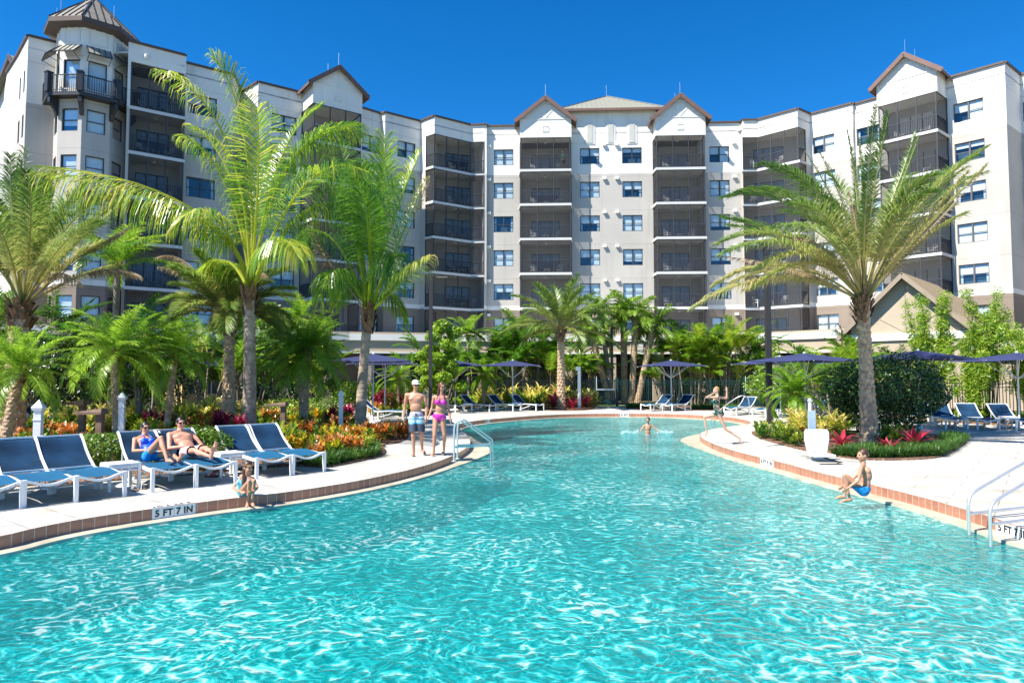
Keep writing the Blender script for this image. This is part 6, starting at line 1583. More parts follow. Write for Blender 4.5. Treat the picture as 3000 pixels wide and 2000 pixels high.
gate(14.35, 42.1, .95, 'green metal gate with a steel bar behind the handrail on the right')
# ---- lamp posts
def lamp_post(px, Y, h, w, label, side=1, head=.9):
    p = atY(px, 1110, Y); p.z = 0; o = empty('lamp_post', p, 0, label, 'lamp post'); mb = MB(); mb.box((0, 0, h / 2), (w, w, h)); mb.box((0, 0, .06), (w * 1.8, w * 1.8, .12)); mb.build('post', M['dark_metal'], o)
    if head:
        mb = MB(); mb.box((side * (head / 2 + .02), 0, h - .06), (head, .34, .07)); mb.box((side * .12, 0, h - .05), (.3, .1, .12)); mb.build('lamp_head', M['dark_metal'], o)
        mb = MB(); mb.box((side * (head * .6), 0, h - .1), (head * .6, .26, .012)); mb.build('lens', M['white_trim'], o)
lamp_post(1261, 34, 6.95, .17, 'dark lamp post rising behind the walking couple')
lamp_post(2253, 27.3, 7.3, .20, 'dark lamp post in the tip of the right bed', side=-1)
lamp_post(1793, 46, 5.2, .17, 'grey lamp post among the middle palm cluster', head=0)
# old-style bell lantern by the arcade
p = atY(2470, 1110, 40); p.z = 0; o = empty('street_lantern', p, 0, 'gooseneck bell lantern in front of the gabled pavilion', 'lantern'); mb = MB(); mb.tube([(0, 0, 0), (0, 0, 4.6)], .05, 8); mb.tube([(0, 0, 4.5), (-.1, 0, 4.85), (-.3, 0, 4.95), (-.42, 0, 4.75)], .03, 6); mb.build('post', M['dark_metal'], o)
mb = MB(); mb.lathe([(.04, .0), (.1, -.1), (.14, -.3), (.24, -.45)], (-.42, 0, 4.75), 10); mb.build('lamp_shade', mat('grey_lamp_metal', (.25, .25, .26), .4), o)
# ---- shower post
p = at(1697, 1199); p.z = 0; o = empty('shower_post', p, 0, 'tall white outdoor shower post on the far deck', 'shower'); mb = MB(); mb.box((0, 0, 1.22), (.17, .17, 2.44)); mb.build('post', M['white_metal'], o); mb = MB(); mb.box((-.12, -.02, 2.32), (.16, .2, .2)); mb.build('shower_head', M['white_metal'], o)
mb = MB(); mb.lathe([(.03, 0), (.035, -.04)], (0, 0, 0), 8); k_ = mb.build('push_button', M['steel'], o, loc=(0, -.09, 1.1)); k_.rotation_euler.x = pi / 2
# ---- white finial posts of the rope rail, and timber path lights
def finial(px, Y, h, label):
    p = atY(px, 1110, Y); p.z = 0; o = empty('finial_post', p, R(12), label, 'post', 'white finial posts'); mb = MB(); mb.box((0, 0, h / 2), (.13, .13, h)); mb.box((0, 0, h * .86), (.15, .15, .03)); mb.build('post', M['white_metal'], o)
    mb = MB(); a = .085
    vs = [(-a, -a, 0), (a, -a, 0), (a, a, 0), (-a, a, 0), (-a * 1.15, -a * 1.15, .06), (a * 1.15, -a * 1.15, .06), (a * 1.15, a * 1.15, .06), (-a * 1.15, a * 1.15, .06), (0, 0, .21)]
    mb.add([(x, y, z + h) for x, y, z in vs], [(0, 1, 5, 4), (1, 2, 6, 5), (2, 3, 7, 6), (3, 0, 4, 7), (4, 5, 8), (5, 6, 8), (6, 7, 8), (7, 4, 8)]); mb.build('finial', M['white_metal'], o)
finial(117, 13.2, 1.22, 'white finial post between the first two near loungers'); finial(360, 17.5, 1.28, 'white finial post right behind the leaning pygmy palm trunk'); finial(1000, 21.5, 1.25, 'white finial post left of the second coconut palm trunk')
M['timber'] = mat('weathered_timber', (.17, .11, .07), .85, .3, 6, .4, 20)
def pathlight(px, Y, h, label):
    p = atY(px, 1110, Y); p.z = 0; o = empty('path_light', p, 0, label, 'path light', 'brown path lights'); mb = MB(); mb.box((0, 0, h / 2), (.13, .13, h)); mb.build('post', M['timber'], o)
    mb = MB(); mb.prism([(-.5, -.14), (.1, -.14), (.1, .14), (-.5, .14)], h, h + .05); mb.add([(-.5, -.14, h + .05), (.1, -.14, h + .05), (.1, .14, h + .05), (-.5, .14, h + .05), (.08, -.1, h + .13), (.08, .1, h + .13)], [(0, 1, 4), (2, 3, 5), (0, 4, 5, 3), (1, 2, 5, 4)]); mb.build('hood', M['timber'], o)
pathlight(832, 19, 1.05, 'brown path light with a slanted hood between the two coconut palms'); pathlight(297, 15.0, 1.05, 'nearer brown timber post behind the clipped hedge'); pathlight(245, 17.5, 1.15, 'farther brown timber post left of the dark one')
# ---- handrails
def rail_pair(name, o, pts_list):
    for pts in pts_list:
        mb = MB(); P = chaikin([Vector(p) for p in pts], 3); mb.tube(P, .021, 10); mb.build(name, M['steel'], o, smooth=True)
hl = at(1330, 1352); hl.z = 0
o = empty('handrail', hl, 0, 'stainless steel handrail into the water beside the walking woman', 'handrail')
e_ = at(1437, 1368, ZW) - hl
f2 = Vector((.04, .42, 0))
for off in (Vector((0, 0, 0)), f2):
    ex = e_ + off
    rail_pair('rail', o, [[off, off + Vector((0, 0, .5)), off + Vector((0, 0, .76)), off + Vector((.06, .0, .90)), off + Vector((.20, .0, .88)), off.lerp(ex, .94) + Vector((0, 0, .60)), Vector((ex.x, ex.y, .38)), Vector((ex.x, ex.y, -.6))], [off + Vector((0, 0, .32)), Vector((ex.x, ex.y, .30))]])
    mb = MB(); mb.lathe([(.06, 0), (.06, .02), (.03, .03)], off + Vector((0, 0, .004)), 12); mb.build('flange', M['steel'], o)
# right edge pair
hr = at(2840, 1565, ZW); o = empty('handrail', (hr.x, hr.y, 0), 0, 'pair of stainless steel handrails at the lower right corner', 'handrail')
for off, zz in ((Vector((0, 0, 0)), .0), (at(2903, 1600, ZW) - hr, 0.0)):
    off.z = 0; dx = Vector((1.15, .35, 0))
    rail_pair('rail', o, [[off + Vector((0, 0, -.7)), off + Vector((0, 0, .10)), off + Vector((0, 0, .22)), off + Vector((.05, .02, .34)), off + dx * .3 + Vector((0, 0, .46)), off + dx + Vector((0, 0, .78)), off + dx * 1.12 + Vector((0, 0, .74)), off + dx * 1.12], [off + Vector((0.0, 0, .08)), off + dx * 1.1 + Vector((0, 0, .12))]])
# thin far ladder rail
hf = at(2196, 1223); o = empty('handrail', (hf.x, hf.y, 0), 0, 'thin far handrail sloping down behind the running girl', 'handrail')
ex = at(2076, 1232, ZW) - hf
rail_pair('rail', o, [[Vector((0, 0, 0)), Vector((0, 0, .8)), Vector((-.12, 0, 1.0)), Vector((-.5, 0, 1.0)), Vector((ex.x * .9, ex.y, .05)), Vector((ex.x, ex.y, -.5))]])
# ---- pool lift
pl_ = at(2388, 1346); o = empty('pool_lift', (pl_.x, pl_.y, 0), 0, 'white pool lift seat hanging on a steel mast at the right pool edge', 'pool lift')
zt = 1.32
M['lift_white'] = mat('white_moulded_plastic', (.82, .83, .83), .3, .02, 2)
mb = MB(); mb.tube([(0, .2, 0), (0, .2, 1.30)], .045, 12); mb.lathe([(.05, 0), (.07, .05), (.03, .1)], (0, .2, 1.28), 10); mb.build('mast', M['steel'], o, smooth=True)
mb = MB(); mb.box((0, .13, .72), (.16, .05, .75)); mb.build('actuator', mat('blue_grey_cover', (.35, .45, .55), .4), o)
mb = MB(); mb.box((0, .2, .03), (.4, .4, .06)); mb.build('base_plate', M['steel'], o)
bk_ = MB(); prof = [(-.22, .03), (.20, .03), (.26, .30), (.26, .47), (.22, .53), (-.24, .53), (-.28, .47), (-.28, .30)]
vsF = [(x, -.14 - .03 * (1 - (x / .28) ** 2), z + .02) for x, z in prof]; vsB = [(x * .96, -.07, z + .02) for x, z in prof]
bk_.add(vsF, [tuple(range(8))]); bk_.add(vsB, [tuple(range(7, -1, -1))]); bk_.add(vsF + vsB, [(i, (i + 1) % 8, 8 + (i + 1) % 8, 8 + i) for i in range(8)]); so_ = bk_.build('seat_back', M['lift_white'], o, fixn=True)
md = so_.modifiers.new('bev', 'BEVEL'); md.width = .014; md.segments = 2
st = MB(); st.box((0, -.32, .0), (.48, .42, .06)); st_ = st.build('seat', M['lift_white'], o); md = st_.modifiers.new('bev', 'BEVEL'); md.width = .025; md.segments = 3
mb = MB(); mb.bar((0, -.1, -.04), (.35, -.55, -.14), .03, .03); mb.bar((.35, -.5, -.14), (.1, -.72, -.16), .03, .03); mb.box((.0, -.75, -.15), (.50, .2, .02)); mb.build('footrest', M['dark_metal'], o)
mb = MB(); mb.box((0, -.12, .0), (.12, .3, .05)); mb.box((0, .0, .0), (.07, .3, .07)); mb.build('bracket', M['steel'], o)
for ch in [c for c in C.objects if c.parent == o and c.name.split('.')[0] in ('seat_back', 'seat', 'footrest', 'bracket')]: ch.location.z = .14
# sandals and shoes under the side tables
def sandal(px, py, rz, m_, label, group):
    p = at(px, py); p.z = .002; o = empty('sandal', p, rz, label, 'sandal', group); mb = MB(); sole = [(-.035, -.12), (.03, -.12), (.045, .0), (.05, .07), (.02, .13), (-.03, .13), (-.05, .06), (-.04, 0)]; mb.prism(sole, 0, .022); mb.build('sole', M['timber'] if m_ is M['white_metal'] else M['dark_metal'], o)
    mb = MB(); 
    for y, h_ in ((.05, .06), (.09, .05), (-.06, .09)): mb.tube([(-.05, y, .01), (-.03, y, h_), (.03, y, h_), (.05, y, .01)], .008, 5)
    mb.build('strap', m_, o)
sandal(395, 1437, .7, M['white_metal'], 'white strappy sandal on the deck below the side table', 'white sandals'); sandal(407, 1433, 1.6, M['white_metal'], 'white strappy sandal on the deck below the side table', 'white sandals')
M['red'] = mat('red_rubber', (.45, .03, .03), .5); sandal(618, 1397, 1.2, M['red'], 'dark red flip-flop under the table by the sunbathing man', 'red flip-flops'); sandal(634, 1395, 1.5, M['red'], 'dark red flip-flop under the table by the sunbathing man', 'red flip-flops')
# ================================================================ PEOPLE
def skinmat(name, col):
    m, nt, b = newmat(name); b.inputs['Roughness'].default_value = .48; b.inputs['Subsurface Weight'].default_value = .12; b.inputs['Subsurface Radius'].default_value = (.02, .008, .005)
    tc = N(nt, 'ShaderNodeTexCoord'); no = N(nt, 'ShaderNodeTexNoise', Scale=7, Detail=4); L(nt, tc.outputs['Object'], no.inputs['Vector'])
    r = ramp(nt, [(.3, tuple(c * .88 for c in col)), (.7, (min(1, col[0] * 1.12), col[1] * 1.04, col[2] * 1.0))]); L(nt, no.outputs['Fac'], r.inputs[0]); L(nt, r.outputs[0], b.inputs['Base Color']); return m
SK = {'tan': skinmat('tan_skin', (.52, .27, .165)), 'fair': skinmat('fair_skin', (.62, .38, .26)), 'brown': skinmat('brown_skin', (.42, .21, .12)), 'pink': skinmat('pinkish_skin', (.58, .29, .19))}
HAIR = {'dark': mat('dark_brown_hair', (.025, .014, .009), .45, .4, 30), 'auburn': mat('auburn_hair', (.11, .035, .015), .4, .4, 30), 'blond': mat('blond_hair', (.42, .23, .09), .45, .4, 30), 'brown': mat('brown_hair', (.07, .03, .016), .45, .4, 30), 'black': mat('black_hair', (.010, .008, .008), .4, .3, 30)}
M['lens'] = mat('sunglass_lens', (.01, .01, .012), .1, 0)
M['lip'] = mat('lips', (.38, .11, .09), .4, 0); M['teeth'] = mat('teeth', (.75, .73, .68), .3, 0); M['eye'] = mat('eye_dark', (.02, .012, .01), .2, 0)
def remesh(mb, name, m, vox, smooth=3, parent=None, tri=False):
    me = mb.mesh(name + '_src', m); o = bpy.data.objects.new(name, me); C.objects.link(o)
    md = o.modifiers.new('r', 'REMESH'); md.mode = 'VOXEL'; md.voxel_size = vox; md.use_smooth_shade = True
    s_ = o.modifiers.new('s', 'SMOOTH'); s_.iterations = smooth; s_.factor = .5
    dg = bpy.context.evaluated_depsgraph_get(); dg.update(); nm = bpy.data.meshes.new_from_object(o.evaluated_get(dg)); o.modifiers.clear(); o.data = nm; nm.name = name
    bpy.data.meshes.remove(me); nm.materials.clear(); nm.materials.append(m)
    nm.polygons.foreach_set('use_smooth', [True] * len(nm.polygons))
    if parent is not None: o.parent = parent
    return o
def ell(mb, c, X, Y, Z, n=14):
    """ellipsoid with half-axis vectors X, Y, Z"""
    vs = []; fs = []; c = Vector(c)
    for i in range(n + 1):
        th = pi * i / n
        for k in range(n):
            ph = 2 * pi * k / n; vs.append(c + X * (sin(th) * cos(ph)) + Y * (sin(th) * sin(ph)) + Z * cos(th))
    for i in range(n):
        for k in range(n): fs.append((i * n + k, i * n + (k + 1) % n, (i + 1) * n + (k + 1) % n, (i + 1) * n + k))
    mb.add(vs, fs)
def cap_(mb, p, q, r1, r2, n=12):
    p, q = Vector(p), Vector(q); d = (q - p).normalized()
    pts = [p - d * r1 * k for k in (.98, .8, .45)] + [p, p.lerp(q, .5), q] + [q + d * r2 * k for k in (.45, .8, .98)]
    rad = [r1 * .18, r1 * .6, r1 * .89, r1, (r1 + r2) / 2, r2, r2 * .89, r2 * .6, r2 * .18]
    mb.tube(pts, rad, n)
def frame(up, front):
    U = up.normalized(); F_ = (front - U * front.dot(U)).normalized(); Rr = F_.cross(U); return U, F_, Rr    # Rr: the figure's own right side
def figure(label, J, s, skin, look, hair, wear, female=False, loc=None, belly=0, child=False, name='person', long_=None, vox=.011, torso_front=None, curl=(.5, .5)):
    """J: world joint positions. s: body scale (1 = 1.8 m adult)."""
    J = {k: Vector(v) for k, v in J.items()}; loc = Vector(loc if loc is not None else J['pelvis']); J = {k: v - loc for k, v in J.items()}
    mb = MB(); tu, tf, tr__ = frame(J['neck'] - J['pelvis'], Vector(torso_front))
    sw = (J['shR'] - J['shL']); up = tu
    ch = J.get('chest', J['pelvis'].lerp(J['neck'], .68)); wa = J.get('waist', J['pelvis'].lerp(ch, .5))
    wd = s * (.145 if female or child else .168)
    cu, cf, cr_ = frame(J['neck'] - wa, Vector(torso_front))
    # torso volumes
    ell(mb, ch - cu * .01 * s, cr_ * wd * 1.0, cf * s * (.105 if not female else .095), cu * s * .165)
    ell(mb, ch + cu * .07 * s, cr_ * wd * 1.08, cf * s * .09, cu * s * .10)
    ell(mb, wa + cf * .012 * s * (1 + belly), cr_ * s * (.118 if female else .142 if not child else .115), cf * s * (.088 + .022 * belly), cu * s * .15)
    ell(mb, J['pelvis'] + cu * .02 * s, tr__ * s * (.158 if female else .155 if not child else .13), tf * s * .105, tu * s * .12)
    for k in ('L', 'R'):
        sg = 1 if k == 'R' else -1
        ell(mb, J['hip' + k] - tf * .035 * s + tu * .0, tr__ * s * .09, tf * s * .10, tu * s * .10)   # buttock
        if female: ell(mb, ch + cr_ * sg * .072 * s + cf * .07 * s - cu * .0 * s, cr_ * .062 * s, cf * .062 * s, cu * .06 * s)
        elif not child: ell(mb, ch + cr_ * sg * .075 * s + cf * .055 * s + cu * .03 * s, cr_ * .085 * s, cf * .05 * s, cu * .06 * s)
        # shoulders and arms
        S_, E, Wr = J['sh' + k], J['el' + k], J['wr' + k]; a = .86 if female else .80 if child else 1.0
        cap_(mb, ch + cu * .10 * s + cr_ * sg * .06 * s, S_, .062 * s * a, .056 * s * a)
        cap_(mb, J['neck'] - cu * .01 * s, S_ - cu * .01 * s, .045 * s, .048 * s * a)
        cap_(mb, S_, E, .052 * s * a, .037 * s * a); ell(mb, S_.lerp(E, .45), *[v * s * a for v in (cr_ * .047, cf * .05, (E - S_).normalized() * .09)])
        cap_(mb, E, E.lerp(Wr, .35), .038 * s * a, .040 * s * a); cap_(mb, E.lerp(Wr, .35), Wr, .040 * s * a, .025 * s * a)
        # hand: palm and five fingers
        Hd = J.get('ha' + k, Wr + (Wr - E).normalized() * .1 * s); hdir = (Hd - Wr).normalized(); pn = Vector(J.get('pn' + k, -tr__ * sg + Vector((0, 0, .001)))); pn = (pn - hdir * pn.dot(hdir)); pn = pn.normalized() if pn.length > .01 else tf
        wv = hdir.cross(pn).normalized(); hs_ = s * (.9 if female or child else 1.0)
        ell(mb, Wr + hdir * .05 * hs_, hdir * .055 * hs_, wv * .041 * hs_, pn * .018 * hs_)
        cl = curl[0] if k == 'L' else curl[1]
        tsg = 1 if wv.dot(tf) > 0 else -1
        for fi, (off, ln) in enumerate(((-.030, .058), (-.010, .070), (.010, .075), (.030, .066))):
            b0 = Wr + hdir * .092 * hs_ + wv * off * tsg * hs_ * 1.02; d = (hdir + pn * cl * .35).normalized(); p1 = b0 + d * ln * .5 * hs_; d = (hdir * (1 - .5 * cl) + pn * cl * 1.1).normalized(); p2 = p1 + d * ln * .55 * hs_
            cap_(mb, b0, p1, .0098 * hs_, .0088 * hs_, 8); cap_(mb, p1, p2, .0088 * hs_, .0072 * hs_, 8)
        t0 = Wr + hdir * .035 * hs_ + wv * .036 * tsg * hs_; t1 = t0 + (hdir * .7 + wv * .75 * tsg + pn * .25).normalized() * .045 * hs_; cap_(mb, t0, t1, .0125 * hs_, .0105 * hs_, 8); cap_(mb, t1, t1 + (hdir + wv * .2 * tsg + pn * .3).normalized() * .03 * hs_, .0105 * hs_, .0085 * hs_, 8)
        # legs
        Hp, K, A = J['hip' + k], J['kn' + k], J['an' + k]; g = 1.0 if not child else .84
        fd = Vector(J['to' + k]) - A; lf = (K - Hp).cross(tr__).normalized()
        cap_(mb, Hp, Hp.lerp(K, .45), .084 * s * g, .073 * s * g); cap_(mb, Hp.lerp(K, .45), K, .073 * s * g, .053 * s * g)
        ell(mb, K, *[v * s * g for v in (Vector((.052, 0, 0)), Vector((0, .054, 0)), Vector((0, 0, .056)))])
        sd = (A - K).normalized(); calf = K.lerp(A, .32); bkd = -(fd - sd * fd.dot(sd)).normalized()
        cap_(mb, K, A, .050 * s * g, .031 * s * g); ell(mb, calf + bkd * .014 * s, sd * .115 * s, bkd * .050 * s * g, sd.cross(bkd) * .05 * s * g)
        T = Vector(J['to' + k]); fdn = (T - A).normalized(); 
        heel = A + sd * .045 * s - fdn * .03 * s; fw = fdn.cross(sd); fw = fw.normalized() if fw.length > .05 else tr__
        cap_(mb, heel, T.lerp(A, .45) + sd * .01 * s, .030 * s, .034 * s); cap_(mb, T.lerp(A, .5), T, .034 * s, .019 * s); ell(mb, T - fdn * .02 * s, fdn * .045 * s, fw * .042 * s, fdn.cross(fw) * .017 * s)
        for ti in range(5): cap_(mb, T + fw * (ti - 2) * .015 * s, T + fdn * (.03 - abs(ti - 1) * .004) * s + fw * (ti - 2) * .016 * s, .009 * s, .008 * s, 6)
    # neck and head
    hc = J['head']; hs2 = (1.0 if not child else 1.0) * max(s, .86 if child else s); hu, hf, hr_ = frame((hc - J['neck']).normalized() * .5 + Vector((0, 0, .9)), Vector(look))
    cap_(mb, J['neck'] - cu * .02 * s, hc - hu * .05 * hs2 - hf * .012 * hs2, .052 * s, .050 * s)
    ell(mb, hc + hu * .02 * hs2 - hf * .012 * hs2, hr_ * .073 * hs2, hf * .092 * hs2, hu * .092 * hs2)
    ell(mb, hc - hu * .035 * hs2 + hf * .018 * hs2, hr_ * .060 * hs2, hf * .070 * hs2, hu * .072 * hs2)
    ell(mb, hc - hu * .088 * hs2 + hf * .052 * hs2, hr_ * .028 * hs2, hf * .028 * hs2, hu * .024 * hs2)      # chin
    cap_(mb, hc + hu * .012 * hs2 + hf * .083 * hs2, hc - hu * .024 * hs2 + hf * .102 * hs2, .009 * hs2, .0135 * hs2, 8)   # nose
    ell(mb, hc + hu * .022 * hs2 + hf * .075 * hs2, hr_ * .045 * hs2, hf * .014 * hs2, hu * .010 * hs2)      # brow
    for sg in (-1, 1):
        ell(mb, hc + hr_ * sg * .076 * hs2 - hu * .008 * hs2 - hf * .006 * hs2, hr_ * .009 * hs2, hf * .018 * hs2, hu * .028 * hs2)
        ell(mb, hc + hr_ * sg * .034 * hs2 - hu * .022 * hs2 + hf * .062 * hs2, hr_ * .022 * hs2, hf * .022 * hs2, hu * .02 * hs2)
    body = remesh(mb, name, SK[skin], vox * max(.75, s), 3); body.location = loc
    tag(body, label, 'person')
    # face parts
    lp_ = MB(); ell(lp_, hc - hu * .055 * hs2 + hf * .083 * hs2, hr_ * .022 * hs2, hf * .009 * hs2, hu * .008 * hs2, 8); lp_.build('mouth', M['lip'], body, smooth=True)
    if 'smile' in wear:
        t_ = MB(); ell(t_, hc - hu * .053 * hs2 + hf * .0885 * hs2, hr_ * .017 * hs2, hf * .005 * hs2, hu * .004 * hs2, 8); t_.build('teeth', M['teeth'], body)
    if 'shades' in wear:
        g_ = MB()
        for sg in (-1, 1):
            ell(g_, hc + hr_ * sg * .033 * hs2 + hu * .004 * hs2 + hf * .088 * hs2, hr_ * .030 * hs2, hf * .010 * hs2, hu * .019 * hs2, 10); g_.bar(hc + hr_ * sg * .058 * hs2 + hu * .010 * hs2 + hf * .085 * hs2, hc + hr_ * sg * .082 * hs2 + hu * .010 * hs2, .006, .008)
        g_.build('sunglasses', M['lens'], body, smooth=True)
    else:
        for sg in (-1, 1):
            g_ = MB(); ell(g_, hc + hr_ * sg * .033 * hs2 + hu * .004 * hs2 + hf * .080 * hs2, hr_ * .013 * hs2, hf * .006 * hs2, hu * .007 * hs2, 8); g_.build('eye', M['eye'], body, smooth=True)
    # hair
    if hair:
        hm = MB(); ell(hm, hc + hu * .032 * hs2 - hf * .022 * hs2, hr_ * .082 * hs2, hf * .096 * hs2, hu * .094 * hs2)
        if long_ == 'long':
            for sg, f0 in ((-1, -.02), (1, -.02), (0, -.075), (-.6, -.06), (.6, -.06)):
                a = hc + hr_ * sg * .066 * hs2 + hf * f0 * hs2; b_ = J['neck'] + cr_ * sg * .085 * s + cf * (.02 if sg else -.10) * s - cu * .02 * s; e = b_ - Vector((0, 0, .15 * s)) + cf * (.07 if abs(sg) == 1 else -.02) * s + cr_ * sg * .03 * s
                cap_(hm, a, b_, .034 * s, .032 * s); cap_(hm, b_, e, .032 * s, .016 * s)
        if long_ == 'side':
            for sg, f0 in ((-1, -.03), (0, -.075), (-.5, -.06), (.6, -.06)):
                a = hc + hr_ * sg * .066 * hs2 + hf * f0 * hs2; b_ = J['neck'] + cr_ * (.055 + sg * .02) * s + cf * .03 * s; e = b_ - Vector((0, 0, .30 * s)) + cf * .08 * s
                cap_(hm, a, b_, .036 * s, .034 * s); cap_(hm, b_, e, .034 * s, .018 * s)
        if long_ == 'pony':
            a = hc - hf * .10 * hs2; cap_(hm, a, a - hu * .12 * s - hf * .02 * s, .036 * s, .026 * s)
        if long_ == 'braid':
            a = hc - hf * .07 * hs2 - hu * .03 * s; b_ = J['neck'] + cf * .06 * s; cap_(hm, a, b_, .036 * s, .026 * s); cap_(hm, b_, b_ - cu * .16 * s + cf * .03 * s, .026 * s, .014 * s)
        remesh(hm, 'hair', HAIR[hair], .011, 2, body)
        ho = [c for c in C.objects if c.parent == body and c.name.startswith('hair')][-1]
        # keep the face clear
        me = ho.data; b_ = bmesh.new(); b_.from_mesh(me)
        dl = [f for f in b_.faces if (lambda c_: c_.dot(hf) > .045 * hs2 and c_.dot(hu) < .055 * hs2 and c_.dot(hu) > -.12 * hs2 and abs(c_.dot(hr_)) < .066 * hs2)(f.calc_center_median() - hc)]
        bmesh.ops.delete(b_, geom=dl, context='FACES'); b_.to_mesh(me); b_.free()
    ctx = dict(body=body, J=J, s=s, ch=ch, wa=wa, cu=cu, cf=cf, cr=cr_, tu=tu, tf=tf, tr=tr__, hc=hc, hu=hu, hf=hf, hr=hr_, hs=hs2)
    return ctx
def garment(ctx, name, m, pred, off=.006, z=None):
    """cloth lifted off the body surface wherever pred(point) holds"""
    me = ctx['body'].data; b_ = bmesh.new(); b_.from_mesh(me); b_.verts.ensure_lookup_table()
    b_.normal_update()
    dl = [f for f in b_.faces if not pred(f.calc_center_median())]; 
    nr = {v: v.normal.copy() for v in b_.verts}
    bmesh.ops.delete(b_, geom=dl, context='FACES')
    for v in b_.verts: v.co += v.normal * off
    nm = bpy.data.meshes.new(name); b_.to_mesh(nm); b_.free(); nm.materials.append(m); o = link(name, nm, ctx['body'])
    md = o.modifiers.new('th', 'SOLIDIFY'); md.thickness = .004; md.offset = 1; return o
def shorts(ctx, m, frac=.72, r=1.25, name='shorts', flare=1.1, waist=.09):
    J, s, tu, tf, tr_ = ctx['J'], ctx['s'], ctx['tu'], ctx['tf'], ctx['tr']; mb = MB()
    ell(mb, J['pelvis'] + tu * .015 * s, tr_ * s * .165, tf * s * .122, tu * s * .12)
    for k in 'LR':
        H_, K = J['hip' + k], J['kn' + k]; e = H_.lerp(K, frac); ell(mb, H_ - tf * .03 * s, tr_ * s * .098, tf * s * .115, tu * s * .11); 
        d = (e - H_).normalized(); mb.tube([H_ - d * .03, H_.lerp(e, .5), e], [.096 * s * r * .9, .082 * s * r, .075 * s * r * flare], 16)
    o = remesh(mb, name, m, .011, 2, ctx['body']); me = o.data; b_ = bmesh.new(); b_.from_mesh(me)
    top = J['pelvis'] + tu * waist * s; dl = [f for f in b_.faces if (f.calc_center_median() - top).dot(tu) > 0]; bmesh.ops.delete(b_, geom=dl, context='FACES')
    for k in 'LR':
        H_, K = J['hip' + k], J['kn' + k]; d = (K - H_).normalized(); e = H_.lerp(K, frac - .02)
        dl = [f for f in b_.faces if (f.calc_center_median() - e).dot(d) > 0 and (f.calc_center_median() - e).length < .2 * s]; bmesh.ops.delete(b_, geom=dl, context='FACES')
    b_.to_mesh(me); b_.free(); return o
def clothmat(name, stops, axis='Z', z0=0, z1=1, rough=.75, noise_=0, scale=20):
    m, nt, b = newmat(name); b.inputs['Roughness'].default_value = rough; tc = N(nt, 'ShaderNodeTexCoord')
    if noise_:
        no = N(nt, 'ShaderNodeTexNoise', Scale=scale, Detail=2); L(nt, tc.outputs['Object'], no.inputs['Vector']); r = ramp(nt, stops); L(nt, no.outputs['Fac'], r.inputs[0])
    else:
        sx = N(nt, 'ShaderNodeSeparateXYZ'); L(nt, tc.outputs['Object'], sx.inputs[0]); mr = N(nt, 'ShaderNodeMapRange'); mr.inputs['From Min'].default_value = z0; mr.inputs['From Max'].default_value = z1; L(nt, sx.outputs[axis], mr.inputs['Value']); r = ramp(nt, stops)
        no = N(nt, 'ShaderNodeTexNoise', Scale=5); L(nt, tc.outputs['Object'], no.inputs['Vector']); ad = N(nt, 'ShaderNodeMath', operation='MULTIPLY_ADD'); ad.inputs[1].default_value = .12; L(nt, no.outputs['Fac'], ad.inputs[0]); L(nt, mr.outputs[0], ad.inputs[2]); L(nt, ad.outputs[0], r.inputs[0])
    L(nt, r.outputs[0], b.inputs['Base Color']); return m
PX = lambda Y: (lambda x, y, d=0.0: atY(x, y, Y + d))
cam_f = Vector((0, -1, 0))
# ---- walking man
q = PX(16.26)
Jm = dict(pelvis=q(1220, 1216), neck=q(1217, 1150), head=q(1218, 1127.5, -.02), shL=q(1244, 1157), shR=q(1192, 1157), elL=q(1249, 1192, .03), wrL=q(1249, 1221, -.04), haL=q(1248, 1233, -.06), elR=q(1186, 1192, .04), wrR=q(1182.5, 1223, .0), haR=q(1183.5, 1236, -.02),
          hipL=q(1231, 1224), hipR=q(1209, 1224), knL=q(1234, 1273, .02), knR=q(1210.5, 1275, -.08), anL=q(1237, 1316.5, .30), anR=q(1212, 1326, -.02), toL=q(1244.5, 1327.5, .14), toR=q(1207.5, 1333.5, -.2))
cm_ = figure('walking man in white cap, sunglasses and blue board shorts, holding the woman\'s hand', Jm, 1.0, 'tan', (.55, -1, 0), 'brown', ('shades',), torso_front=(.03, -1, 0), belly=.6, curl=(.9, .6))
zb_ = cm_['J']['pelvis'].z
sm = clothmat('surf_shorts', [(0, (.035, .05, .075)), (.40, (.045, .06, .09)), (.43, (.10, .42, .55)), (.56, (.55, .75, .72)), (.62, (.08, .30, .55)), (.68, (.45, .6, .65)), (.8, (.42, .40, .48)), (1, (.5, .47, .52))], 'Z', zb_ - .40, zb_ + .16)
shorts(cm_, sm, .83, 1.22, 'board_shorts', 1.12, .10)
mb = MB(); p0 = cm_['J']['pelvis'] + cm_['tf'] * .128 + Vector((0, 0, .05)); mb.tube([p0 + Vector((-.03, 0, 0)), p0, p0 + Vector((.03, 0, 0))], .006, 5); mb.tube([p0, p0 + Vector((-.015, -.01, -.09))], .006, 5); mb.tube([p0, p0 + Vector((.02, -.01, -.08))], .006, 5); mb.build('drawstring', M['ink'], cm_['body'])
hc, hu, hf, hr_ = cm_['hc'], cm_['hu'], cm_['hf'], cm_['hr']
mb = MB(); ell(mb, hc + hu * .042 - hf * .014, hr_ * .087, hf * .105, hu * .088); o = remesh(mb, 'cap', M['white_trim'], .01, 2, cm_['body']); b_ = bmesh.new(); b_.from_mesh(o.data); bmesh.ops.delete(b_, geom=[f for f in b_.faces if (f.calc_center_median() - hc).dot(hu) < .022], context='FACES'); b_.to_mesh(o.data); b_.free()
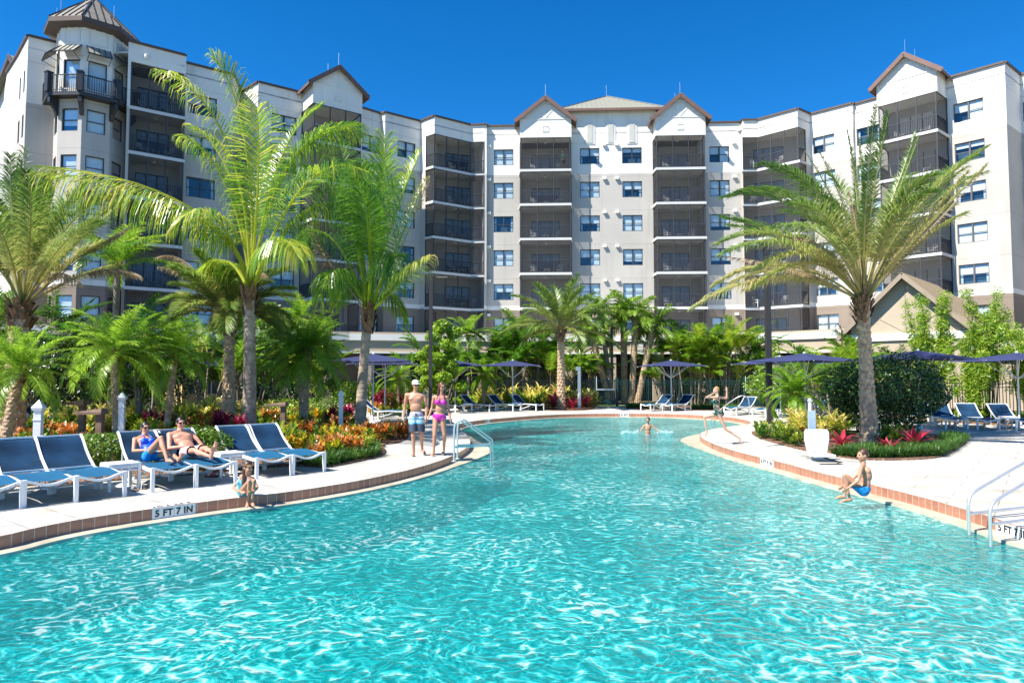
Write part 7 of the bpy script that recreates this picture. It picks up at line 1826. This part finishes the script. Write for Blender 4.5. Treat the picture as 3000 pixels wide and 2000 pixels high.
mb = MB(); rim = [hc + hu * (.036 - .012 * abs(t)) + hf * (.085 + .075 * (1 - t * t)) + hr_ * t * .08 for t in [i / 6 - 1 for i in range(13)]]; inn = [hc + hu * .040 + hf * (.085 * sqrt(max(0, 1 - t * t * .9))) + hr_ * t * .08 for t in [i / 6 - 1 for i in range(13)]]
for i in range(12): mb.quad(inn[i], inn[i + 1], rim[i + 1], rim[i])
v_ = mb.build('visor', M['white_trim'], o); md = v_.modifiers.new('s', 'SOLIDIFY'); md.thickness = .006
# ---- walking woman
pinkm = clothmat('pink_bikini', [(.3, (.62, .02, .36)), (.7, (.75, .04, .46))], noise_=1, scale=8, rough=.5)
Jw = dict(pelvis=q(1287, 1219), neck=q(1293, 1157), head=q(1294.5, 1133, -.02), shL=q(1309, 1163), shR=q(1271, 1163), elL=q(1314.5, 1198, .03), wrL=q(1319, 1229, -.03), haL=q(1321, 1241, -.05), elR=q(1265.5, 1194, .02), wrR=q(1256, 1221, -.05), haR=q(1250, 1232, -.07),
          hipL=q(1297, 1226), hipR=q(1277, 1226), knL=q(1302.5, 1273, -.0), knR=q(1273, 1275, -.08), anL=q(1300, 1319.5, .20), anR=q(1270.5, 1326, -.02), toL=q(1296.5, 1329.5, .04), toR=q(1264.5, 1333, -.19))
cw = figure('walking woman with long auburn hair in a magenta bikini, holding the man\'s hand', Jw, .93, 'tan', (.8, -1, .05), 'auburn', ('shades', 'smile'), female=True, long_='long', torso_front=(.08, -1, 0), curl=(.5, .9))
def bikini(ctx, m, top=True, bot=True, onepiece=False, straps=True, name=('bikini_top', 'bikini_bottom'), band=.02, cup=.07):
    ch, cu, cf, cr_, s, J, tu, tf, tr_ = (ctx[k] for k in ('ch', 'cu', 'cf', 'cr', 's', 'J', 'tu', 'tf', 'tr'))
    def ptop(c):
        v = c - ch; x, y, z = v.dot(cr_), v.dot(cf), v.dot(cu)
        if abs(x) > .17 * s or abs(z) > .3 * s or abs(y) > .25 * s: return False
        for sg in (-1, 1):
            dx = x - sg * .072 * s
            if y > 0 and (dx * dx + (z * 1.0) ** 2) < (cup * s) ** 2 and z < .055 * s - abs(dx) * .5: return True
        if -.065 * s < z < (-.065 + band) * s: return True
        return False
    def pone(c):
        v = c - ch; x, y, z = v.dot(cr_), v.dot(cf), v.dot(cu); w = (c - J['pelvis']).dot(tu)
        return abs(x) < .125 * s and z < .06 * s - (.0 if y > 0 else .05) and abs(y) < .2 * s and w > -.0 * s
    def pbot(c):
        v = c - J['pelvis']; x, y, z = v.dot(tr_), v.dot(tf), v.dot(tu)
        if abs(x) > .19 * s: return False
        return -.16 * s < z < .055 * s and z > -.035 * s - .13 * s * max(0, 1 - abs(x) / (.12 * s)) + .0 and v.length < .24 * s
    if onepiece: garment(ctx, name[0], m, pone)
    elif top: garment(ctx, name[0], m, ptop)
    if bot: garment(ctx, name[1], m, pbot)
    if straps:
        mb = MB()
        for sg in (-1, 1):
            a = ch + cr_ * sg * .072 * s + cf * .13 * s + cu * .045 * s; b_ = J['neck'] + cr_ * sg * .045 * s + cf * .055 * s; e = J['neck'] - cf * .05 * s + cr_ * sg * .02 * s + cu * .01
            mb.tube([a, (a + b_) / 2 + cf * .01, b_, e], .006, 5)
        mb.build('strap', m, ctx['body'])
bikini(cw, pinkm)
# ---- girl sitting on the edge
q = PX(10.75); aq = clothmat('turquoise_swimsuit', [(.3, (.02, .45, .60)), (.5, (.35, .75, .75)), (.7, (.03, .35, .62))], noise_=1, scale=14, rough=.5)
Jg = dict(pelvis=q(713, 1440, .12), waist=q(713, 1422, .13), chest=q(718, 1408, .08), neck=q(724, 1394, .02), head=q(727, 1369, -.0), shL=q(741, 1402, .02), shR=q(706, 1401, .06), elL=q(754, 1427, -.05), wrL=q(744, 1440, -.30), haL=q(735, 1441, -.36), elR=q(682, 1427, .0), wrR=q(706, 1441, -.28), haR=q(716, 1442, -.34),
          hipL=q(722, 1442, .10), hipR=q(706, 1442, .10), knL=q(745, 1408, -.28), knR=q(731, 1408, -.28), anL=q(739, 1470, -.24), anR=q(725, 1472, -.24), toL=q(743, 1481, -.34), toR=q(724, 1483, -.34))
cg_ = figure('long-haired girl in turquoise swimsuit sitting on the pool edge hugging her knees', Jg, .72, 'tan', (.85, -.6, -.1), 'brown', (), child=True, long_='side', torso_front=(.15, -1, 0), vox=.012, curl=(.9, .9))
bikini(cg_, aq, onepiece=True, bot=True, name=('swimsuit', 'swimsuit_bottom'))
mb = MB(); hc, hu, hf, hr_ = cg_['hc'], cg_['hu'], cg_['hf'], cg_['hr']
mb.tube([hc + hu * .045 + hr_ * cos(t) * .077 - hf * .02 + hf * sin(t) * .1 for t in [2 * pi * i / 24 for i in range(25)]], .0045, 5, cap=False); mb.build('hair_braid', HAIR['blond'], cg_['body'])
# ---- sunbathers, posed in their lounger's own frame
def LW(o, x, y, z): bpy.context.view_layer.update(); return o.matrix_world @ Vector((x, y, z))
def recl(o, d): return {k: LW(o, *v) for k, v in d.items()}
dirw = lambda o, v: (o.matrix_world.to_3x3() @ Vector(v))
bpy.context.view_layer.update()
Jr = recl(lg4, dict(pelvis=(0, 1.12, .47), waist=(0, 1.25, .55), chest=(0, 1.38, .66), neck=(-.01, 1.53, .80), head=(.02, 1.55, .935), shR=(-.17, 1.49, .745), shL=(.17, 1.49, .745), elR=(-.25, 1.28, .56), wrR=(-.11, 1.06, .58), haR=(-.02, 1.0, .59), elL=(.27, 1.3, .56), wrL=(.16, 1.06, .58), haL=(.08, 1.0, .59),
                    hipR=(-.08, 1.08, .49), hipL=(.08, 1.08, .49), knR=(.0, .68, .80), anR=(.02, .42, .46), toR=(.06, .28, .43), knL=(.18, .70, .52), anL=(.16, .30, .46), toL=(.20, .21, .55)))
crw = figure('reclining woman in a blue tankini and sunglasses, dark hair in a ponytail', Jr, .92, 'tan', tuple(Vector((.75, -.65, .05))), 'black', ('shades', 'smile'), female=True, long_='pony', torso_front=dirw(lg4, (0, -1, .95)), curl=(.5, .5))
bl_ = clothmat('royal_blue_swimsuit', [(.3, (.0, .06, .55)), (.7, (.01, .11, .72))], noise_=1, scale=8, rough=.45)
bikini(crw, bl_, onepiece=True, bot=False, name=('tankini_top', '')); shorts(crw, clothmat('turquoise_shorts', [(.3, (.0, .22, .62)), (.7, (.02, .30, .7))], noise_=1), .28, 1.05, 'swim_shorts', 1.0, .05)
Jn = recl(lg5, dict(pelvis=(0, 1.12, .48), waist=(0, 1.26, .57), chest=(0, 1.42, .69), neck=(0, 1.58, .85), head=(.02, 1.60, .99), shR=(-.20, 1.54, .79), shL=(.20, 1.54, .79), elR=(-.29, 1.30, .56), wrR=(-.12, 1.08, .60), haR=(-.03, 1.03, .60), elL=(.31, 1.3, .56), wrL=(.2, 1.04, .58), haL=(.15, .95, .55),
                    hipR=(-.09, 1.08, .50), hipL=(.09, 1.08, .50), knR=(-.10, .66, .55), anR=(.0, .26, .47), toR=(.02, .20, .62), knL=(.10, .66, .57), anL=(.03, .25, .55), toL=(.08, .20, .70)))
crm = figure('reclining shirtless man in sunglasses and white floral swim shorts, ankles crossed', Jn, 1.0, 'pink', tuple(Vector((.7, -.7, .0))), 'black', ('shades', 'smile'), torso_front=dirw(lg5, (0, -1, .95)), curl=(.4, .4))
shorts(crm, clothmat('floral_white_shorts', [(.42, (.72, .70, .70)), (.5, (.74, .70, .70)), (.56, (.55, .08, .12)), (.62, (.72, .68, .70)), (.68, (.3, .3, .45))], noise_=1, scale=34), .7, 1.15, 'swim_shorts', 1.12, .09)
# ---- boy standing in the water
q = PX(24.3)
Jb = dict(pelvis=q(1898, 1277), neck=q(1898, 1242), head=q(1898.5, 1230, -.02), shL=q(1910.5, 1247), shR=q(1886.5, 1247), elL=q(1922, 1256, -.05), wrL=q(1929, 1265, -.1), haL=q(1932, 1269, -.12), elR=q(1880.5, 1256, -.05), wrR=q(1875.5, 1264.5, -.1), haR=q(1873.5, 1268, -.12),
          hipL=q(1902, 1280), hipR=q(1893, 1280), knL=q(1903, 1300), knR=q(1892, 1300), anL=q(1903, 1320), anR=q(1892, 1320), toL=q(1905, 1324, -.12), toR=q(1890, 1324, -.12))
cb_ = figure('dark-haired boy standing waist deep in the far pool with arms out', Jb, .80, 'tan', (-.55, -1, 0), 'dark', (), child=True, torso_front=(-.1, -1, 0), curl=(.3, .3), vox=.013)
shorts(cb_, clothmat('grey_blue_shorts', [(.3, (.12, .18, .3)), (.7, (.2, .28, .4))], noise_=1), .6, 1.15, 'swim_shorts', 1.1, .06)
# foam kicked up by his arms
rng = random.Random(9); mb = MB()
for i in range(150):
    side_ = rng.choice((-1, 1)); a = rng.random(); x = 1898 + side_ * (28 + a * 48); w_ = at(x, 1266 + rng.gauss(0, 2.4), ZW); w_.z += .004 + max(0, rng.gauss(.02, .04)) * (1 - a * .5); r_ = rng.uniform(.008, .035)
    ell(mb, w_, Vector((r_ * 1.6, 0, 0)), Vector((0, r_, 0)), Vector((0, 0, r_ * .4)), 5)
m, nt, b = newmat('water_foam'); b.inputs['Base Color'].default_value = (.7, .85, .87, 1); b.inputs['Roughness'].default_value = .2; b.inputs['Alpha'].default_value = .55
tag(mb.build('water_splash', m, smooth=True), 'white splash droplets either side of the boy in the water', 'splash', kind='stuff')
# ---- running girl
q = PX(19.0)
Jq = dict(pelvis=q(2107, 1207), waist=q(2100, 1192), chest=q(2099, 1177), neck=q(2102, 1159), head=q(2098, 1143), shL=q(2107, 1163, .15), shR=q(2101, 1163, -.15), elL=q(2129, 1167, .22), wrL=q(2129.5, 1146, .20), haL=q(2129, 1136, .2), elR=q(2070, 1164, -.15), wrR=q(2085, 1155, -.28), haR=q(2091, 1152, -.32),
          hipL=q(2109, 1212, .09), hipR=q(2105, 1212, -.07), knL=q(2063, 1221, .10), anL=q(2070, 1262, .10), toL=q(2067, 1276, .08), knR=q(2125, 1256, -.07), anR=q(2163, 1281, -.07), toR=q(2171, 1297, -.07))
cq = figure('blond girl in a dark bikini leaping towards the water on the right-hand deck', Jq, .86, 'fair', (-1, -.15, -.05), 'blond', (), female=True, child=True, long_='braid', torso_front=(-1, -.25, 0), curl=(.6, .6), vox=.012)
bikini(cq, clothmat('dark_bikini', [(.4, (.015, .02, .03)), (.55, (.02, .10, .10)), (.62, (.05, .5, .2)), (.7, (.5, .04, .04))], noise_=1, scale=12))
# ---- jumping boy
q = PX(10.75)
Jj = dict(pelvis=q(2530, 1432), waist=q(2537, 1412), chest=q(2536, 1388), neck=q(2528, 1360), head=q(2527, 1333), shL=q(2534, 1368, .12), shR=q(2523, 1369, -.12), elR=q(2515, 1406, -.16), wrR=q(2484, 1429, -.15), haR=q(2470, 1438, -.13), elL=q(2496, 1404, .14), wrL=q(2472, 1422, .1), haL=q(2463, 1429, .08),
          hipR=q(2527, 1437, -.07), hipL=q(2527, 1437, .07), knR=q(2474, 1393, -.08), anR=q(2489, 1458, -.08), toR=q(2462, 1471, -.10), knL=q(2484, 1396, .1), anL=q(2474, 1450, .08), toL=q(2449, 1459, .08))
cj = figure('brown-haired boy in blue swim shorts jumping into the pool with knees tucked', Jj, .76, 'tan', (-1, -.1, -.05), 'brown', (), child=True, torso_front=(-1, -.1, .3), curl=(.4, .4), vox=.011)
shorts(cj, clothmat('bright_blue_shorts', [(.3, (.0, .12, .42)), (.5, (.01, .28, .6)), (.7, (.0, .08, .3))], noise_=1, scale=12), .62, 1.15, 'swim_shorts', 1.08, .07)
# ---- person on a balcony
q = PX(57.6)
Jp = dict(pelvis=q(1651, 470), neck=q(1650, 452), head=q(1649, 446), shL=q(1655.5, 454), shR=q(1644.5, 454), elL=q(1657, 463), wrL=q(1652, 468, -.25), elR=q(1643.5, 463), wrR=q(1647, 468, -.25), hipL=q(1653, 472), hipR=q(1649, 472), knL=q(1653, 481), knR=q(1649, 481), anL=q(1653, 489), anR=q(1649, 489), toL=q(1653, 491, -.15), toR=q(1649, 491, -.15))
cp2 = figure('person in a dark green shirt standing on the top left middle balcony', Jp, .82, 'tan', (-.3, -1, 0), 'dark', (), child=True, torso_front=(0, -1, 0), vox=.02)
ch, s_ = cp2['ch'], .82
garment(cp2, 'shirt', mat('green_shirt', (.03, .12, .08), .8), lambda c: (c - cp2['J']['pelvis']).z > -.02 and (c - cp2['J']['neck']).z < .0, .012)
shorts(cp2, M['ink'], .7, 1.2, 'shorts', 1.1, .06)
